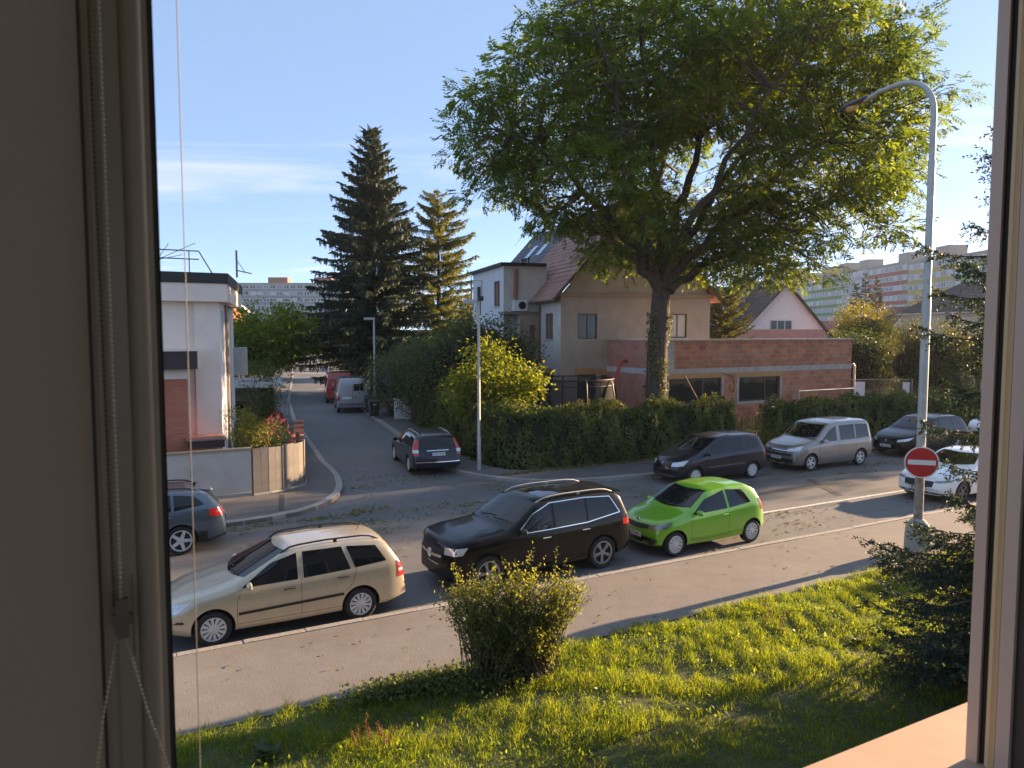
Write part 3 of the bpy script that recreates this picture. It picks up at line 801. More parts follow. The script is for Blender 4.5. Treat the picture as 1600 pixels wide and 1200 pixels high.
def wheel_meshes(Rw, kind, wd=.19, rimf=.68, rimmat=None):
    rr = Rw*rimf; h = wd/2
    t = MB(); t.lathe([(rr, -h*.85), (Rw-.035, -h), (Rw-.008, -h*.8), (Rw, -h*.55), (Rw, h*.55), (Rw-.008, h*.8), (Rw-.035, h), (rr, h*.85), (rr*.99, 0), (rr, -h*.85)], 36, 'Y', cap=False)
    tm = t.mesh("tyre", M_tyre, True, 40)
    b = MB(); y1 = h*.88
    b.cur = 1; b.lathe([(rr*1.0, -h*.6), (rr*.97, y1-.055), (1e-4, y1-.055)], 28, 'Y', cap=False); b.cur = 0
    b.lathe([(rr*1.01, y1-.05), (rr*1.02, y1), (rr*.93, y1+.004), (rr*.89, y1-.03)], 36, 'Y', cap=False)
    def spoke(a, w0, w1, r0, r1, ya, yb):
        ca, sa = math.cos(a), math.sin(a)
        def pt(r, s, y): return (r*ca - s*sa, y, -(r*sa + s*ca))
        b.add([pt(r0, -w0/2, ya), pt(r0, w0/2, ya), pt(r1, w1/2, yb), pt(r1, -w1/2, yb), pt(r0, -w0/2, ya-.03), pt(r0, w0/2, ya-.03), pt(r1, w1/2, yb-.03), pt(r1, -w1/2, yb-.03)],
              [(3, 2, 1, 0), (0, 1, 5, 4), (1, 2, 6, 5), (2, 3, 7, 6), (3, 0, 4, 7)])
    if kind == 'hubcap':
        for k in range(12): spoke(2*math.pi*k/12, .030, .062, rr*.34, rr*.93, y1-.006, y1-.004)
        b.lathe([(rr*.42, y1-.03), (rr*.40, y1-.006), (rr*.2, y1+.008), (1e-4, y1+.01)], 24, 'Y')
    elif kind == 'hubcap7':
        for k in range(7): spoke(2*math.pi*k/7, .07, .115, rr*.25, rr*.93, y1-.006, y1-.004)
        b.lathe([(rr*.40, y1-.03), (rr*.38, y1-.004), (1e-4, y1+.012)], 24, 'Y')
    elif kind == 'twin':
        for k in range(5):
            a = 2*math.pi*k/5+.3
            spoke(a-.11, .028, .030, rr*.2, rr*.95, y1-.012, y1-.004); spoke(a+.11, .028, .030, rr*.2, rr*.95, y1-.012, y1-.004)
        b.lathe([(rr*.26, y1-.03), (rr*.24, y1-.008), (1e-4, y1-.004)], 20, 'Y')
    else:
        for k in range(5): spoke(2*math.pi*k/5+.2, .085, .062, rr*.18, rr*.95, y1-.014, y1-.002)
        b.lathe([(rr*.28, y1-.03), (rr*.26, y1-.01), (1e-4, y1-.004)], 20, 'Y')
    rm = b.mesh("rim", [rimmat or (M_hubcap if 'hub' in kind else M_alloy), M_black], True, 30)
    return tm, rm

def text_obj(txt, size, parent, loc, rot, m):
    cu = bpy.data.curves.new("plate_lettering", 'FONT'); cu.body = txt; cu.size = size; cu.align_x = 'CENTER'; cu.align_y = 'CENTER'
    cu.materials.append(m); o = bpy.data.objects.new("plate_lettering", cu); COL.objects.link(o)
    dg = bpy.context.evaluated_depsgraph_get(); me = bpy.data.meshes.new_from_object(o.evaluated_get(dg)); bpy.data.objects.remove(o)
    o = link("plate_lettering", me, parent, loc); o.rotation_euler = rot
    return o

def make_car(name, label, u, n, rz, sp, world=None, cat="car", group="cars parked along the kerbs"):
    p = Vector((world[0], world[1], 0)) if world else S(u, n)
    t = thing(name, label, cat, (p.x, p.y, sp.get('z', 0.004)), rz, group)
    L, W, x0 = sp['L'], sp['W'], sp['fo']+sp['wb']/2
    body, bvh, xs, zt = car_body(sp)
    bo = link("body", body, t)
    X = lambda x: x0-x
    side_dir = lambda s: (0, -s, 0)
    sides = sp.get('sides', (1, -1))
    # glass
    for s in (1, -1):
        for low, high in sp['win']:
            mb = patch(bvh, [(X(x), s*W/2, z) for x, z in low], [(X(x), s*W/2, z) for x, z in high], side_dir(s), .004, 14, 7)
            mb.build("side_window", M_glass, t, smooth=True)
    xb, xt, yb, yt, bow = sp['ws']
    mb = patch(bvh, [(X(xb+bow*abs(q)**2), yb*q, 1) for q in np.linspace(-1, 1, 11)], [(X(xt+bow*.6*abs(q)**2), yt*q, 1) for q in np.linspace(-1, 1, 11)], (0, 0, -1), .004, 19, 12)
    wsn = mb.build("windscreen", M_glass, t, smooth=True)
    for q0, q1 in ((-.75, .05), (.0, .72)):
        strip(bvh, [(X(xb+.05), yb*q0, 1), (X(xb+.11), yb*q1, 1)], .018, (0, 0, -1), .016).build("wiper", M_black, wsn)
    if 'rw' in sp:
        z0, z1, y0, y1 = sp['rw']
        mb = patch(bvh, [(X(L), -y0, z0), (X(L), 0, z0-.01), (X(L), y0, z0)], [(X(L), -y1, z1), (X(L), 0, z1+.01), (X(L), y1, z1)], (1, 0, 0), .004, 14, 6)
        mb.build("rear_window", M_glass, t, smooth=True)
    # lamps: approximate corner points (x from nose, y, z), cast diagonally
    dg = sp.get('hdir', (-.75, -.66)); 
    for s in (1, -1):
        if 'head' in sp:
            lo, hi = sp['head']
            mb = patch(bvh, [(X(x), s*y, z) for x, y, z in lo], [(X(x), s*y, z) for x, y, z in hi], (dg[0], dg[1]*s, 0), .006, 8, 5)
            h = mb.build("headlight", sp.get('headmat', M_lampclear), t, smooth=True)
        if 'tailq' in sp:
            lo, hi = sp['tailq']
            mb = patch(bvh, [(X(x), s*y, z) for x, y, z in lo], [(X(x), s*y, z) for x, y, z in hi], (.7, -.7*s, 0), .006, 8, 6)
            mb.build("tail_light", M_lampred, t, smooth=True)
            if 'tailw' in sp:
                lo, hi = sp['tailw']
                patch(bvh, [(X(x), s*y, z) for x, y, z in lo], [(X(x), s*y, z) for x, y, z in hi], (.7, -.7*s, 0), .009, 6, 4).build("reversing_light", M_lampclear, t, smooth=True)
    # grille, lower intake, chrome bars: front quads (y0,z0,y1,z1,material)
    for nm, pts_lo, pts_hi, mt, of in sp.get('front', []):
        mb = patch(bvh, [(X(0), y, z) for y, z in pts_lo], [(X(0), y, z) for y, z in pts_hi], (-1, 0, 0), of, 16, 5)
        mb.build(nm, mt, t, smooth=True)
    for nm, pts_lo, pts_hi, mt, of in sp.get('rear', []):
        mb = patch(bvh, [(X(L), y, z) for y, z in pts_lo], [(X(L), y, z) for y, z in pts_hi], (1, 0, 0), of, 12, 4)
        mb.build(nm, mt, t, smooth=True)
    # door seams, handles, rubbing strips
    for s in (1, -1):
        for ln in sp.get('seams', []):
            mb = strip(bvh, [(X(x), s*W/2, z) for x, z in ln], .0065, side_dir(s), .0022)
            if mb.v: mb.build("door_seam", M_black, t)
        if 'rub' in sp:
            mb = MB(); x_0, x_1, z_0, z_1 = sp['rub']
            strip(bvh, [(X(x_0), s*W/2, z_0), (X(x_1), s*W/2, z_1)], sp.get('rubw', .045), side_dir(s), .012, mb)
            mb.build("rubbing_strip", sp.get('rubmat', M_black), t, smooth=True)
        if 'trim' in sp:
            mb = MB()
            for ln in sp['trim']: strip(bvh, [(X(x), s*W/2, z) for x, z in ln], .018, side_dir(s), .008).build("chrome_trim", M_chrome, t, smooth=True)
        for x, z in sp.get('handles', []):
            loc, nor, _, _ = bvh.ray_cast(Vector((X(x), s*3, z)), Vector((0, -s, 0)))
            if loc:
                mb = MB(); mb.tube([(X(x)-.10, loc.y+s*.010, z-.004), (X(x)-.085, loc.y+s*.026, z), (X(x)+.085, loc.y+s*.026, z), (X(x)+.10, loc.y+s*.010, z-.004)], .013, 6)
                mb.build("door_handle", sp.get('hmat', sp['paint']), t, smooth=True)
        if 'mirror' in sp:
            x, z = sp['mirror']
            loc, nor, _, _ = bvh.ray_cast(Vector((X(x), s*3, z)), Vector((0, -s, 0)))
            yy = (abs(loc.y) if loc else W/2)
            mb = MB(); seg = 12
            prof = []
            for k in range(7):
                a = math.pi*k/6; prof.append((max(1e-4, math.sin(a)**.7), -math.cos(a)))
            mb.lathe(prof, seg, 'Y')
            for q in range(len(mb.v)):
                v = mb.v[q]; mb.v[q] = (X(x)+.02+v[0]*.062*(1.0 if v[0] > 0 else .55), s*(yy+.115+v[1]*.10), z+.055+v[2]*.072)
            mm = mb.build("wing_mirror", sp.get('mmat', sp['paint']), t, smooth=True)
            MB().box(X(x)-.005, X(x)+.04, min(s*(yy-.03), s*(yy+.06)), max(s*(yy-.03), s*(yy+.06)), z+.0, z+.03).build("mirror_arm", M_black, mm)
    if 'rails' in sp:
        xa, xc, yr, h, mt = sp['rails']
        for s in (1, -1):
            pts = []
            for k in range(12):
                q = k/11; x = xa+(xc-xa)*q
                yq = s*(yr-.03*q)
                loc, nor, _, _ = bvh.ray_cast(Vector((X(x), yq, 4)), Vector((0, 0, -1)))
                lift = h*min(1, min(q, 1-q)*9)
                if loc: pts.append((loc.x, yq, loc.z+lift-.004))
            mb = MB(); mb.tube(pts, .017, 7)
            ro = mb.build("roof_rail", mt, t, smooth=True)
            mid = pts[6]; MB().box(mid[0]-.03, mid[0]+.03, mid[1]-.012, mid[1]+.012, mid[2]-h-.01, mid[2]).build("rail_foot", mt, ro)
    if 'ant' in sp:
        x, h = sp['ant']; loc, *_ = bvh.ray_cast(Vector((X(x), 0, 4)), Vector((0, 0, -1)))
        if sp.get('fin'):
            MB().prism_y([(loc.x+.10, loc.z-.01), (loc.x-.07, loc.z-.01), (loc.x-.09, loc.z+.06), (loc.x-.05, loc.z+.06)], -.02, .02).build("shark_fin_aerial", M_black, t)
        else:
            MB().tube([loc, loc+Vector((-h*.45, 0, h*.9))], .006, 5).build("aerial", M_black, t)
    if 'roofpanel' in sp:
        xa, xc, yy = sp['roofpanel']
        patch(bvh, [(X(xa), -yy, 3), (X(xa), yy, 3)], [(X(xc), -yy, 3), (X(xc), yy, 3)], (0, 0, -1), .004, 10, 8).build("sunroof", M_glass, t, smooth=True)
    # spoiler lip
    if 'spoiler' in sp:
        xa, xc, yy, z = sp['spoiler']
        MB().prism_y([(X(xa), z+.005), (X(xc), z-.035), (X(xc), z-.055), (X(xa), z-.03)], -yy, yy).build("roof_spoiler", sp['paint'], t, smooth=True)
    # number plates
    for end in ('f', 'r'):
        if 'plate_'+end not in sp: continue
        z, txt = sp['plate_'+end]; sg = 1 if end == 'f' else -1
        o = Vector((sg*4, 0, z)); loc, *_ = bvh.ray_cast(o, Vector((-sg, 0, 0)))
        xx = loc.x + sg*.012
        pl = MB().box(xx-.004, xx+.004, -.26, .26, z-.056, z+.056).build("number_plate", M_plate, t)
        MB().box(xx-.0055, xx+.0055, sg*-.26 if sg*-.26 < sg*-.215 else sg*-.215, max(sg*-.26, sg*-.215), z-.055, z+.055).build("plate_band", mat("plate_blue", (.02, .06, .35), .4), pl)
        text_obj(txt, .098, pl, (xx+sg*.0065, sg*.02, z), (R(90), 0, R(90)*sg), M_ink)
    for zb_, nm in sp.get('badge', []):
        loc, *_ = bvh.ray_cast(Vector((4, 0, zb_)), Vector((-1, 0, 0)))
        mb = MB(); rr = nm
        mb.lathe([(1e-4, .02), (rr*.8, .02), (rr*.82, .026), (rr, .026), (rr, .0)], 20, 'X', (loc.x, 0, zb_))
        bd = mb.build("badge", M_chrome, t, smooth=True)
        if sp.get('star'):
            st = MB()
            for k in range(3):
                a = math.pi/2+2*math.pi*k/3
                st.add([(loc.x+.034, .012*-math.sin(a), zb_+.012*math.cos(a)), (loc.x+.034, rr*.9*math.cos(a), zb_+rr*.9*math.sin(a)), (loc.x+.034, -.012*-math.sin(a), zb_-.012*math.cos(a))], [(0, 1, 2)])
            st.build("star", M_chrome, bd)
    # wheels
    tm, rm = wheel_meshes(sp['R'], sp['wheel'], sp.get('tw', .19), sp.get('rimf', .68), sp.get('rimmat'))
    for xw in (sp['wb']/2, -sp['wb']/2):
        for s in (1, -1):
            wo = link("wheel", tm, t, (xw, s*(W/2-.115), sp['R']), 0 if s == 1 else math.pi)
            ro = link("rim", rm, wo); ro.rotation_euler = (0, random.uniform(0, 6), 0)
    return t

HU = A0+math.pi      # heading down the street, nose to the left
# --- beige estate
fabia = dict(L=4.23, W=1.66, fo=.83, wb=2.46, R=.297, wheel='hubcap', rimf=.66, paint=paint("paint_beige", (.50, .435, .325), .4, .34),
    top=[(0, .46), (.02, .58), (.07, .68), (.17, .755), (.40, .84), (1.0, .955), (1.12, .985), (1.98, 1.395), (2.15, 1.425), (2.7, 1.45), (3.4, 1.435), (3.72, 1.405), (3.86, 1.33), (4.10, .98), (4.17, .88), (4.20, .70), (4.23, .5)],
    belt=[(0, .6), (.5, .78), (1.1, .875), (2.2, .91), (3.2, .95), (4.23, .97)],
    win=[([(1.30, .91), (1.55, .915), (2.20, .925)], [(1.30, .925), (1.78, 1.235), (2.20, 1.345)]), ([(2.30, .93), (3.12, .965)], [(2.30, 1.35), (2.98, 1.35)]), ([(3.20, .975), (3.78, 1.02)], [(3.07, 1.345), (3.60, 1.30)])],
    ws=(1.17, 1.93, .66, .54, .17), rw=(.98, 1.33, .58, .50),
    head=([(.08, .44, .60), (.22, .78, .62)], [(.16, .42, .71), (.46, .80, .775)]),
    tailq=([(4.18, .60, .70), (3.98, .82, .70)], [(4.10, .60, .96), (3.98, .80, .985)]), tailw=([(4.17, .62, .80), (3.99, .80, .80)], [(4.15, .62, .85), (3.99, .80, .85)]),
    front=[("grille", [(-.36, .56), (.36, .56)], [(-.36, .66), (.36, .66)], M_black, .006), ("lower_grille", [(-.5, .28), (.5, .28)], [(-.55, .38), (.55, .38)], M_black, .006), ("bumper_strip", [(-.76, .45), (-.3, .45), (.3, .45), (.76, .45)], [(-.76, .49), (-.3, .49), (.3, .49), (.76, .49)], M_black, .010)],
    rear=[("bumper_strip", [(-.76, .53), (.76, .53)], [(-.76, .58), (.76, .58)], M_black, .010)],
    seams=[[(1.20, .33), (1.20, .7), (1.28, .88)], [(2.25, .33), (2.25, .92)], [(3.02, .60), (3.15, .72), (3.22, .96)], [(1.20, .33), (2.95, .33)]],
    rub=(1.22, 2.98, .50, .55), handles=[(2.06, .80), (2.98, .855)], hmat=M_black, mirror=(1.42, .90), rails=(1.95, 3.70, .56, .06, M_black), ant=(3.45, .22), plate_f=(.42, "2A8 5174"), plate_r=(.80, "2A8 5174"), nose=.75, nz=.20)
make_car("estate_car", "beige metallic estate car with black roof rails at the near kerb", -6.19, .95, HU-.004, fabia)
# --- black SUV
suv = dict(L=4.634, W=1.834, fo=.88, wb=2.829, R=.352, tw=.22, rimf=.70, wheel='twin', arch=.055, paint=paint("paint_black", (.003, .004, .007), .0, .35, coat=.5, spec=.1), rimmat=mat("rim_grey", (.30, .29, .28), .4, metal=.2),
    tumble=.20, top=[(0, .55), (.02, .82), (.05, .95), (.13, 1.02), (.5, 1.075), (1.22, 1.135), (1.36, 1.16), (2.06, 1.60), (2.24, 1.64), (2.8, 1.675), (3.7, 1.67), (4.18, 1.635), (4.34, 1.54), (4.48, 1.18), (4.54, 1.02), (4.60, .8), (4.634, .5)],
    belt=[(0, .85), (.5, .98), (1.3, 1.03), (3.0, 1.05), (4.0, 1.09), (4.63, 1.12)], bot=[(0, .30), (.4, .22), (2.3, .22), (4.2, .25), (4.634, .38)], cladz=.36,
    win=[([(1.58, 1.05), (2.42, 1.06)], [(1.60, 1.08), (1.98, 1.38), (2.42, 1.55)]), ([(2.49, 1.06), (3.28, 1.085)], [(2.49, 1.555), (3.28, 1.565)]), ([(3.34, 1.09), (4.16, 1.20)], [(3.34, 1.565), (3.95, 1.53)])],
    ws=(1.42, 2.03, .76, .66, .17), rw=(1.12, 1.54, .68, .60),
    head=([(.10, .50, .76), (.30, .88, .78)], [(.14, .48, .90), (.42, .88, .925)]), hdir=(-.72, -.69),
    tailq=([(4.50, .60, .90), (4.25, .92, .92)], [(4.47, .60, 1.05), (4.25, .90, 1.05)]),
    front=[("grille", [(-.48, .58), (.48, .58)], [(-.46, .86), (.46, .86)], M_black, .006), ("grille_bar", [(-.45, .68), (0, .66), (.45, .68)], [(-.45, .73), (0, .71), (.45, .73)], M_chrome, .02), ("skid_plate", [(-.62, .27), (-.2, .24), (.2, .24), (.62, .27)], [(-.64, .31), (-.2, .285), (.2, .285), (.64, .31)], M_chrome, .02)],
    rear=[("bumper_strip", [(-.6, .40), (.6, .40)], [(-.6, .44), (.6, .44)], M_chrome, .010)],
    seams=[[(1.42, .42), (1.36, .8), (1.48, 1.0)], [(2.46, .42), (2.46, 1.03)], [(3.25, .70), (3.35, .85), (3.36, 1.05)], [(1.42, .42), (3.1, .42)]],
    trim=[[(1.54, 1.04), (2.4, 1.047), (3.3, 1.072), (4.19, 1.19)], [(1.58, 1.07), (1.97, 1.395), (2.4, 1.568), (3.3, 1.585), (3.97, 1.545), (4.19, 1.19)]], handles=[(2.25, .90), (3.25, .94)], hmat=M_chrome, mirror=(1.68, 1.05), mmat=M_black,
    rails=(2.12, 4.15, .64, .055, M_steel), roofpanel=(2.35, 3.3, .45), plate_f=(.54, "6AJ 3702"), plate_r=(.80, "6AJ 3702"), badge=[(.70, .095)], star=True, nose=.6, nz=.14, spoiler=(4.12, 4.42, .58, 1.63))
make_car("suv", "glossy black off-road car with chrome window line behind the bush", -.90, 1.35, HU+.035, suv)
# --- green city car
green = dict(L=3.563, W=1.645, fo=.585, wb=2.42, R=.284, rimf=.70, wheel='hubcap', paint=paint("paint_green", (.165, .42, .02), .12, .30),
    top=[(0, .46), (.02, .60), (.07, .72), (.18, .80), (.42, .875), (.78, .955), (.88, .985), (1.62, 1.395), (1.78, 1.43), (2.3, 1.475), (2.9, 1.45), (3.10, 1.40), (3.22, 1.30), (3.42, .98), (3.49, .85), (3.54, .68), (3.563, .45)],
    belt=[(0, .62), (.4, .79), (.95, .88), (2.0, .93), (3.0, 1.0), (3.56, 1.02)],
    win=[([(1.12, .915), (1.35, .92), (2.18, .945)], [(1.12, .93), (1.52, 1.21), (2.14, 1.365)]), ([(2.25, .95), (2.95, 1.02)], [(2.21, 1.37), (2.74, 1.33)])],
    ws=(.93, 1.58, .68, .56, .17), rw=(.98, 1.33, .55, .48),
    head=([(.09, .44, .625), (.28, .80, .655)], [(.12, .42, .70), (.46, .82, .81)]), headmat=mat("lamp_smoked", (.22, .23, .24), .1, metal=.3, coat=1.0, var=.5, scale=20),
    tailq=([(3.49, .60, .80), (3.28, .80, .80)], [(3.38, .60, 1.08), (3.20, .76, 1.08)]),
    front=[("grille", [(-.40, .625), (-.2, .60), (.2, .60), (.40, .625)], [(-.42, .71), (-.2, .71), (.2, .71), (.42, .71)], M_black, .006), ("lower_grille", [(-.55, .27), (-.3, .25), (.3, .25), (.55, .27)], [(-.62, .38), (-.3, .40), (.3, .40), (.62, .38)], M_black, .006)],
    seams=[[(1.03, .33), (1.03, .75), (1.10, .90)], [(2.20, .36), (2.22, .60), (2.21, .94)], [(1.03, .33), (2.20, .33)]], handles=[(2.08, .82)], mirror=(1.24, .90), ant=(2.75, .28), plate_f=(.47, "5AT 0881"), plate_r=(.72, "5AT 0881"), badge=[(.765, .042)], nose=.6, nz=.19, tail=.45, tz=.12)
make_car("city_car", "small bright green three-door city car at the near kerb", 3.71, 1.20, HU+.01, green)
# --- dark compact MPV
scen = dict(L=4.17, W=1.70, fo=.80, wb=2.58, R=.30, wheel='hubcap7', paint=paint("paint_ink_blue", (.010, .012, .022), .1, .32, coat=.7, spec=.25),
    top=[(0, .48), (.02, .62), (.08, .74), (.25, .86), (.55, .97), (.85, 1.06), (1.75, 1.49), (1.95, 1.54), (2.5, 1.60), (3.4, 1.585), (3.74, 1.54), (3.88, 1.43), (4.06, 1.02), (4.12, .88), (4.15, .66), (4.17, .5)],
    belt=[(0, .65), (.5, .85), (1.1, .95), (2.0, .98), (3.2, 1.03), (4.17, 1.05)],
    win=[([(1.22, .985), (1.42, .985)], [(1.24, 1.0), (1.42, 1.16)]), ([(1.47, .985), (2.22, 1.0)], [(1.47, 1.19), (1.82, 1.40), (2.22, 1.47)]), ([(2.31, 1.0), (3.02, 1.03)], [(2.31, 1.475), (3.0, 1.47)]), ([(3.09, 1.035), (3.74, 1.12)], [(3.07, 1.475), (3.60, 1.42)])],
    ws=(.92, 1.70, .68, .55, .20), rw=(1.05, 1.45, .55, .48),
    head=([(.10, .40, .62), (.28, .78, .66)], [(.17, .38, .74), (.50, .80, .85)]),
    tailq=([(4.08, .58, .72), (3.9, .80, .72)], [(3.98, .58, 1.0), (3.82, .78, 1.0)]),
    front=[("lower_grille", [(-.55, .28), (.55, .28)], [(-.6, .37), (.6, .37)], M_black, .006), ("bumper_strip", [(-.76, .45), (-.3, .45), (.3, .45), (.76, .45)], [(-.76, .54), (-.3, .54), (.3, .54), (.76, .54)], M_black, .010)],
    seams=[[(1.28, .33), (1.26, .7), (1.22, .96)], [(2.26, .33), (2.26, .99)], [(3.0, .62), (3.1, .8), (3.06, 1.02)]], rub=(1.32, 2.98, .56, .60), rubmat=mat("rub_grey", (.10, .10, .11), .5), handles=[(2.08, .87), (2.92, .91)], mirror=(1.30, .97), ant=(3.0, .15), badge=[(.70, .05)], nose=.8, nz=.24)
make_car("compact_van", "dark blue compact people carrier parked before the ivy hedge", 9.74, 7.08, HU-.02, scen)
# --- grey family van
berl = dict(L=4.38, W=1.81, fo=.89, wb=2.728, R=.318, wheel='five', paint=paint("paint_grey_brown", (.235, .215, .20), .45, .34),
    top=[(0, .48), (.02, .68), (.07, .82), (.20, .93), (.55, 1.03), (.95, 1.12), (1.08, 1.15), (1.80, 1.66), (1.98, 1.73), (2.5, 1.79), (3.7, 1.785), (4.12, 1.76), (4.22, 1.68), (4.31, 1.25), (4.35, .85), (4.38, .5)],
    belt=[(0, .7), (.5, .92), (1.2, 1.0), (2.4, 1.02), (4.38, 1.05)], tumble=.16,
    win=[([(1.42, 1.04), (2.28, 1.05)], [(1.43, 1.07), (1.92, 1.46), (2.28, 1.60)]), ([(2.46, 1.055), (3.30, 1.06)], [(2.46, 1.60), (3.30, 1.62)]), ([(3.36, 1.06), (4.10, 1.10)], [(3.36, 1.62), (4.05, 1.58)])],
    ws=(1.12, 1.76, .74, .64, .16), rw=(1.08, 1.62, .66, .60),
    head=([(.10, .46, .74), (.32, .85, .80)], [(.14, .44, .86), (.50, .85, .96)]),
    tailq=([(4.36, .74, .75), (4.25, .88, .75)], [(4.30, .74, 1.15), (4.22, .88, 1.15)]),
    front=[("grille", [(-.42, .72), (.42, .72)], [(-.42, .80), (.42, .80)], M_black, .006), ("grille_bar", [(-.45, .755), (.45, .755)], [(-.45, .775), (.45, .775)], M_chrome, .012), ("upper_intake", [(-.62, .58), (.62, .58)], [(-.62, .66), (.62, .66)], M_black, .006), ("bumper_insert", [(-.72, .26), (.72, .26)], [(-.78, .52), (.78, .52)], M_black, .006)],
    seams=[[(1.36, .36), (1.33, .75), (1.38, 1.02)], [(2.36, .36), (2.36, 1.55)], [(3.33, .62), (3.33, 1.05)], [(2.36, .80), (4.2, .82)]], handles=[(2.2, .90), (2.55, .90)], mirror=(1.55, 1.03), mmat=M_hubcap, ant=(2.05, .12), plate_f=(.50, "7AE 1960"), nose=.7, nz=.18, tail=.25, tz=.05)
make_car("family_van", "grey-brown family van with rear side windows before the hedge", 15.3, 7.02, HU-.012, berl)
# --- black people carrier
mz5 = dict(L=4.585, W=1.75, fo=.94, wb=2.75, R=.32, wheel='five', paint=MATS["paint_black"],
    top=[(0, .46), (.02, .62), (.08, .74), (.25, .84), (.6, .94), (1.1, 1.04), (1.20, 1.07), (2.1, 1.53), (2.3, 1.57), (2.8, 1.615), (3.8, 1.59), (4.1, 1.53), (4.24, 1.42), (4.46, 1.0), (4.54, .8), (4.585, .5)],
    belt=[(0, .65), (.5, .85), (1.2, .95), (2.4, 1.0), (4.585, 1.06)],
    win=[([(1.45, .98), (2.35, 1.0)], [(1.46, 1.0), (1.95, 1.33), (2.35, 1.49)]), ([(2.43, 1.0), (3.3, 1.03)], [(2.43, 1.5), (3.3, 1.5)]), ([(3.37, 1.03), (4.1, 1.1)], [(3.37, 1.5), (3.95, 1.43)])],
    ws=(1.26, 2.04, .70, .57, .20), rw=(1.05, 1.4, .6, .5),
    head=([(.12, .42, .62), (.36, .80, .70)], [(.18, .42, .72), (.66, .84, .84)]),
    front=[("grille", [(-.36, .55), (.36, .55)], [(-.36, .62), (.36, .62)], M_black, .006), ("lower_grille", [(-.5, .26), (.5, .26)], [(-.5, .40), (.5, .40)], M_black, .006)],
    seams=[[(1.4, .36), (1.38, .75), (1.42, .96)], [(2.4, .36), (2.4, 1.0)]], handles=[(2.2, .85), (3.2, .88)], mirror=(1.55, .97), plate_f=(.46, "4AL 9026"), badge=[(.66, .06)], nose=.8, nz=.24)
make_car("people_carrier", "black people carrier behind the lamp post, facing left", 21.75, 7.05, HU, mz5)
# --- white hatchback
wmz = dict(L=4.46, W=1.795, fo=.92, wb=2.725, R=.325, wheel='five', rimmat=mat("rim_dark", (.09, .09, .095), .35, metal=.7), paint=paint("paint_white", (.74, .73, .71), .0, .3),
    top=[(0, .45), (.02, .58), (.07, .68), (.2, .755), (.6, .84), (1.25, .945), (1.42, .985), (2.25, 1.36), (2.45, 1.395), (2.9, 1.435), (3.5, 1.40), (3.9, 1.30), (4.2, 1.10), (4.36, .92), (4.43, .7), (4.46, .45)],
    belt=[(0, .6), (.5, .78), (1.4, .90), (2.4, .94), (4.46, 1.02)],
    win=[([(1.72, .94), (2.6, .955)], [(1.74, .96), (2.2, 1.21), (2.6, 1.32)]), ([(2.68, .96), (3.4, 1.0)], [(2.68, 1.325), (3.3, 1.28)])],
    ws=(1.50, 2.19, .72, .57, .22), rw=(1.0, 1.25, .58, .5),
    head=([(.14, .46, .62), (.40, .84, .66)], [(.16, .46, .68), (.55, .86, .745)]), headmat=MATS["lamp_smoked"],
    front=[("grille", [(-.42, .44), (-.25, .40), (.25, .40), (.42, .44)], [(-.46, .66), (-.2, .66), (.2, .66), (.46, .66)], M_black, .006), ("bumper_insert", [(-.72, .22), (.72, .22)], [(-.78, .33), (.78, .33)], M_black, .006)],
    seams=[[(1.62, .33), (1.60, .7), (1.68, .92)], [(2.64, .33), (2.64, .95)]], handles=[(2.45, .80)], mirror=(1.82, .94), plate_f=(.385, "8AB 4415"), badge=[(.58, .06)], nose=.8, nz=.22)
make_car("hatchback", "white hatchback with black grille behind the no-entry sign", 15.05, 1.33, HU+.01, wmz)
wht = dict(mz5); wht.update(paint=MATS["paint_white"], top=[(x, z*1.12) for x, z in mz5['top']], belt=[(x, z*1.1) for x, z in mz5['belt']])
wht['win'] = [([(x, z*1.1) for x, z in a], [(x, z*1.1) for x, z in b]) for a, b in mz5['win']]
make_car("white_van", "white car nose at the right edge behind the spruce", 28.4, 7.0, HU, wht)
# --- blue-grey estate at the left
octv = dict(L=4.69, W=1.83, fo=.92, wb=2.69, R=.335, wheel='five', rimf=.72, cladz=.42, paint=paint("paint_slate_blue", (.075, .115, .155), .5, .3),
    top=[(0, .5), (.02, .66), (.08, .78), (.25, .86), (.7, .94), (1.3, 1.02), (1.42, 1.05), (2.2, 1.44), (2.4, 1.475), (2.9, 1.51), (3.8, 1.475), (4.15, 1.43), (4.28, 1.36), (4.52, 1.05), (4.60, .92), (4.66, .75), (4.69, .5)],
    belt=[(0, .7), (.5, .85), (1.4, .96), (2.6, 1.0), (3.9, 1.05), (4.69, 1.06)],
    win=[([(1.7, .99), (2.55, 1.0)], [(1.72, 1.01), (2.1, 1.28), (2.55, 1.39)]), ([(2.62, 1.0), (3.42, 1.03)], [(2.62, 1.40), (3.42, 1.39)]), ([(3.48, 1.035), (4.14, 1.13)], [(3.48, 1.385), (3.92, 1.33)])],
    ws=(1.48, 2.14, .72, .58, .2), rw=(1.07, 1.36, .62, .54),
    head=([(.14, .46, .66), (.40, .84, .70)], [(.16, .46, .76), (.55, .86, .82)]),
    tailq=([(4.60, .42, .86), (4.25, .92, .84)], [(4.55, .42, 1.0), (4.22, .90, 1.02)]),
    rear=[("bumper_insert", [(-.74, .34), (.74, .34)], [(-.78, .52), (.78, .52)], M_black, .006)],
    seams=[[(2.6, .44), (2.6, 1.0)], [(3.38, .72), (3.5, .9), (3.5, 1.03)]], handles=[(2.4, .87), (3.3, .90)], mirror=(1.8, .99), rails=(2.2, 4.0, .60, .04, M_black), ant=(3.95, .1), fin=True, plate_r=(.66, "3AX 2267"), spoiler=(4.1, 4.36, .56, 1.435), nose=.7, nz=.2)
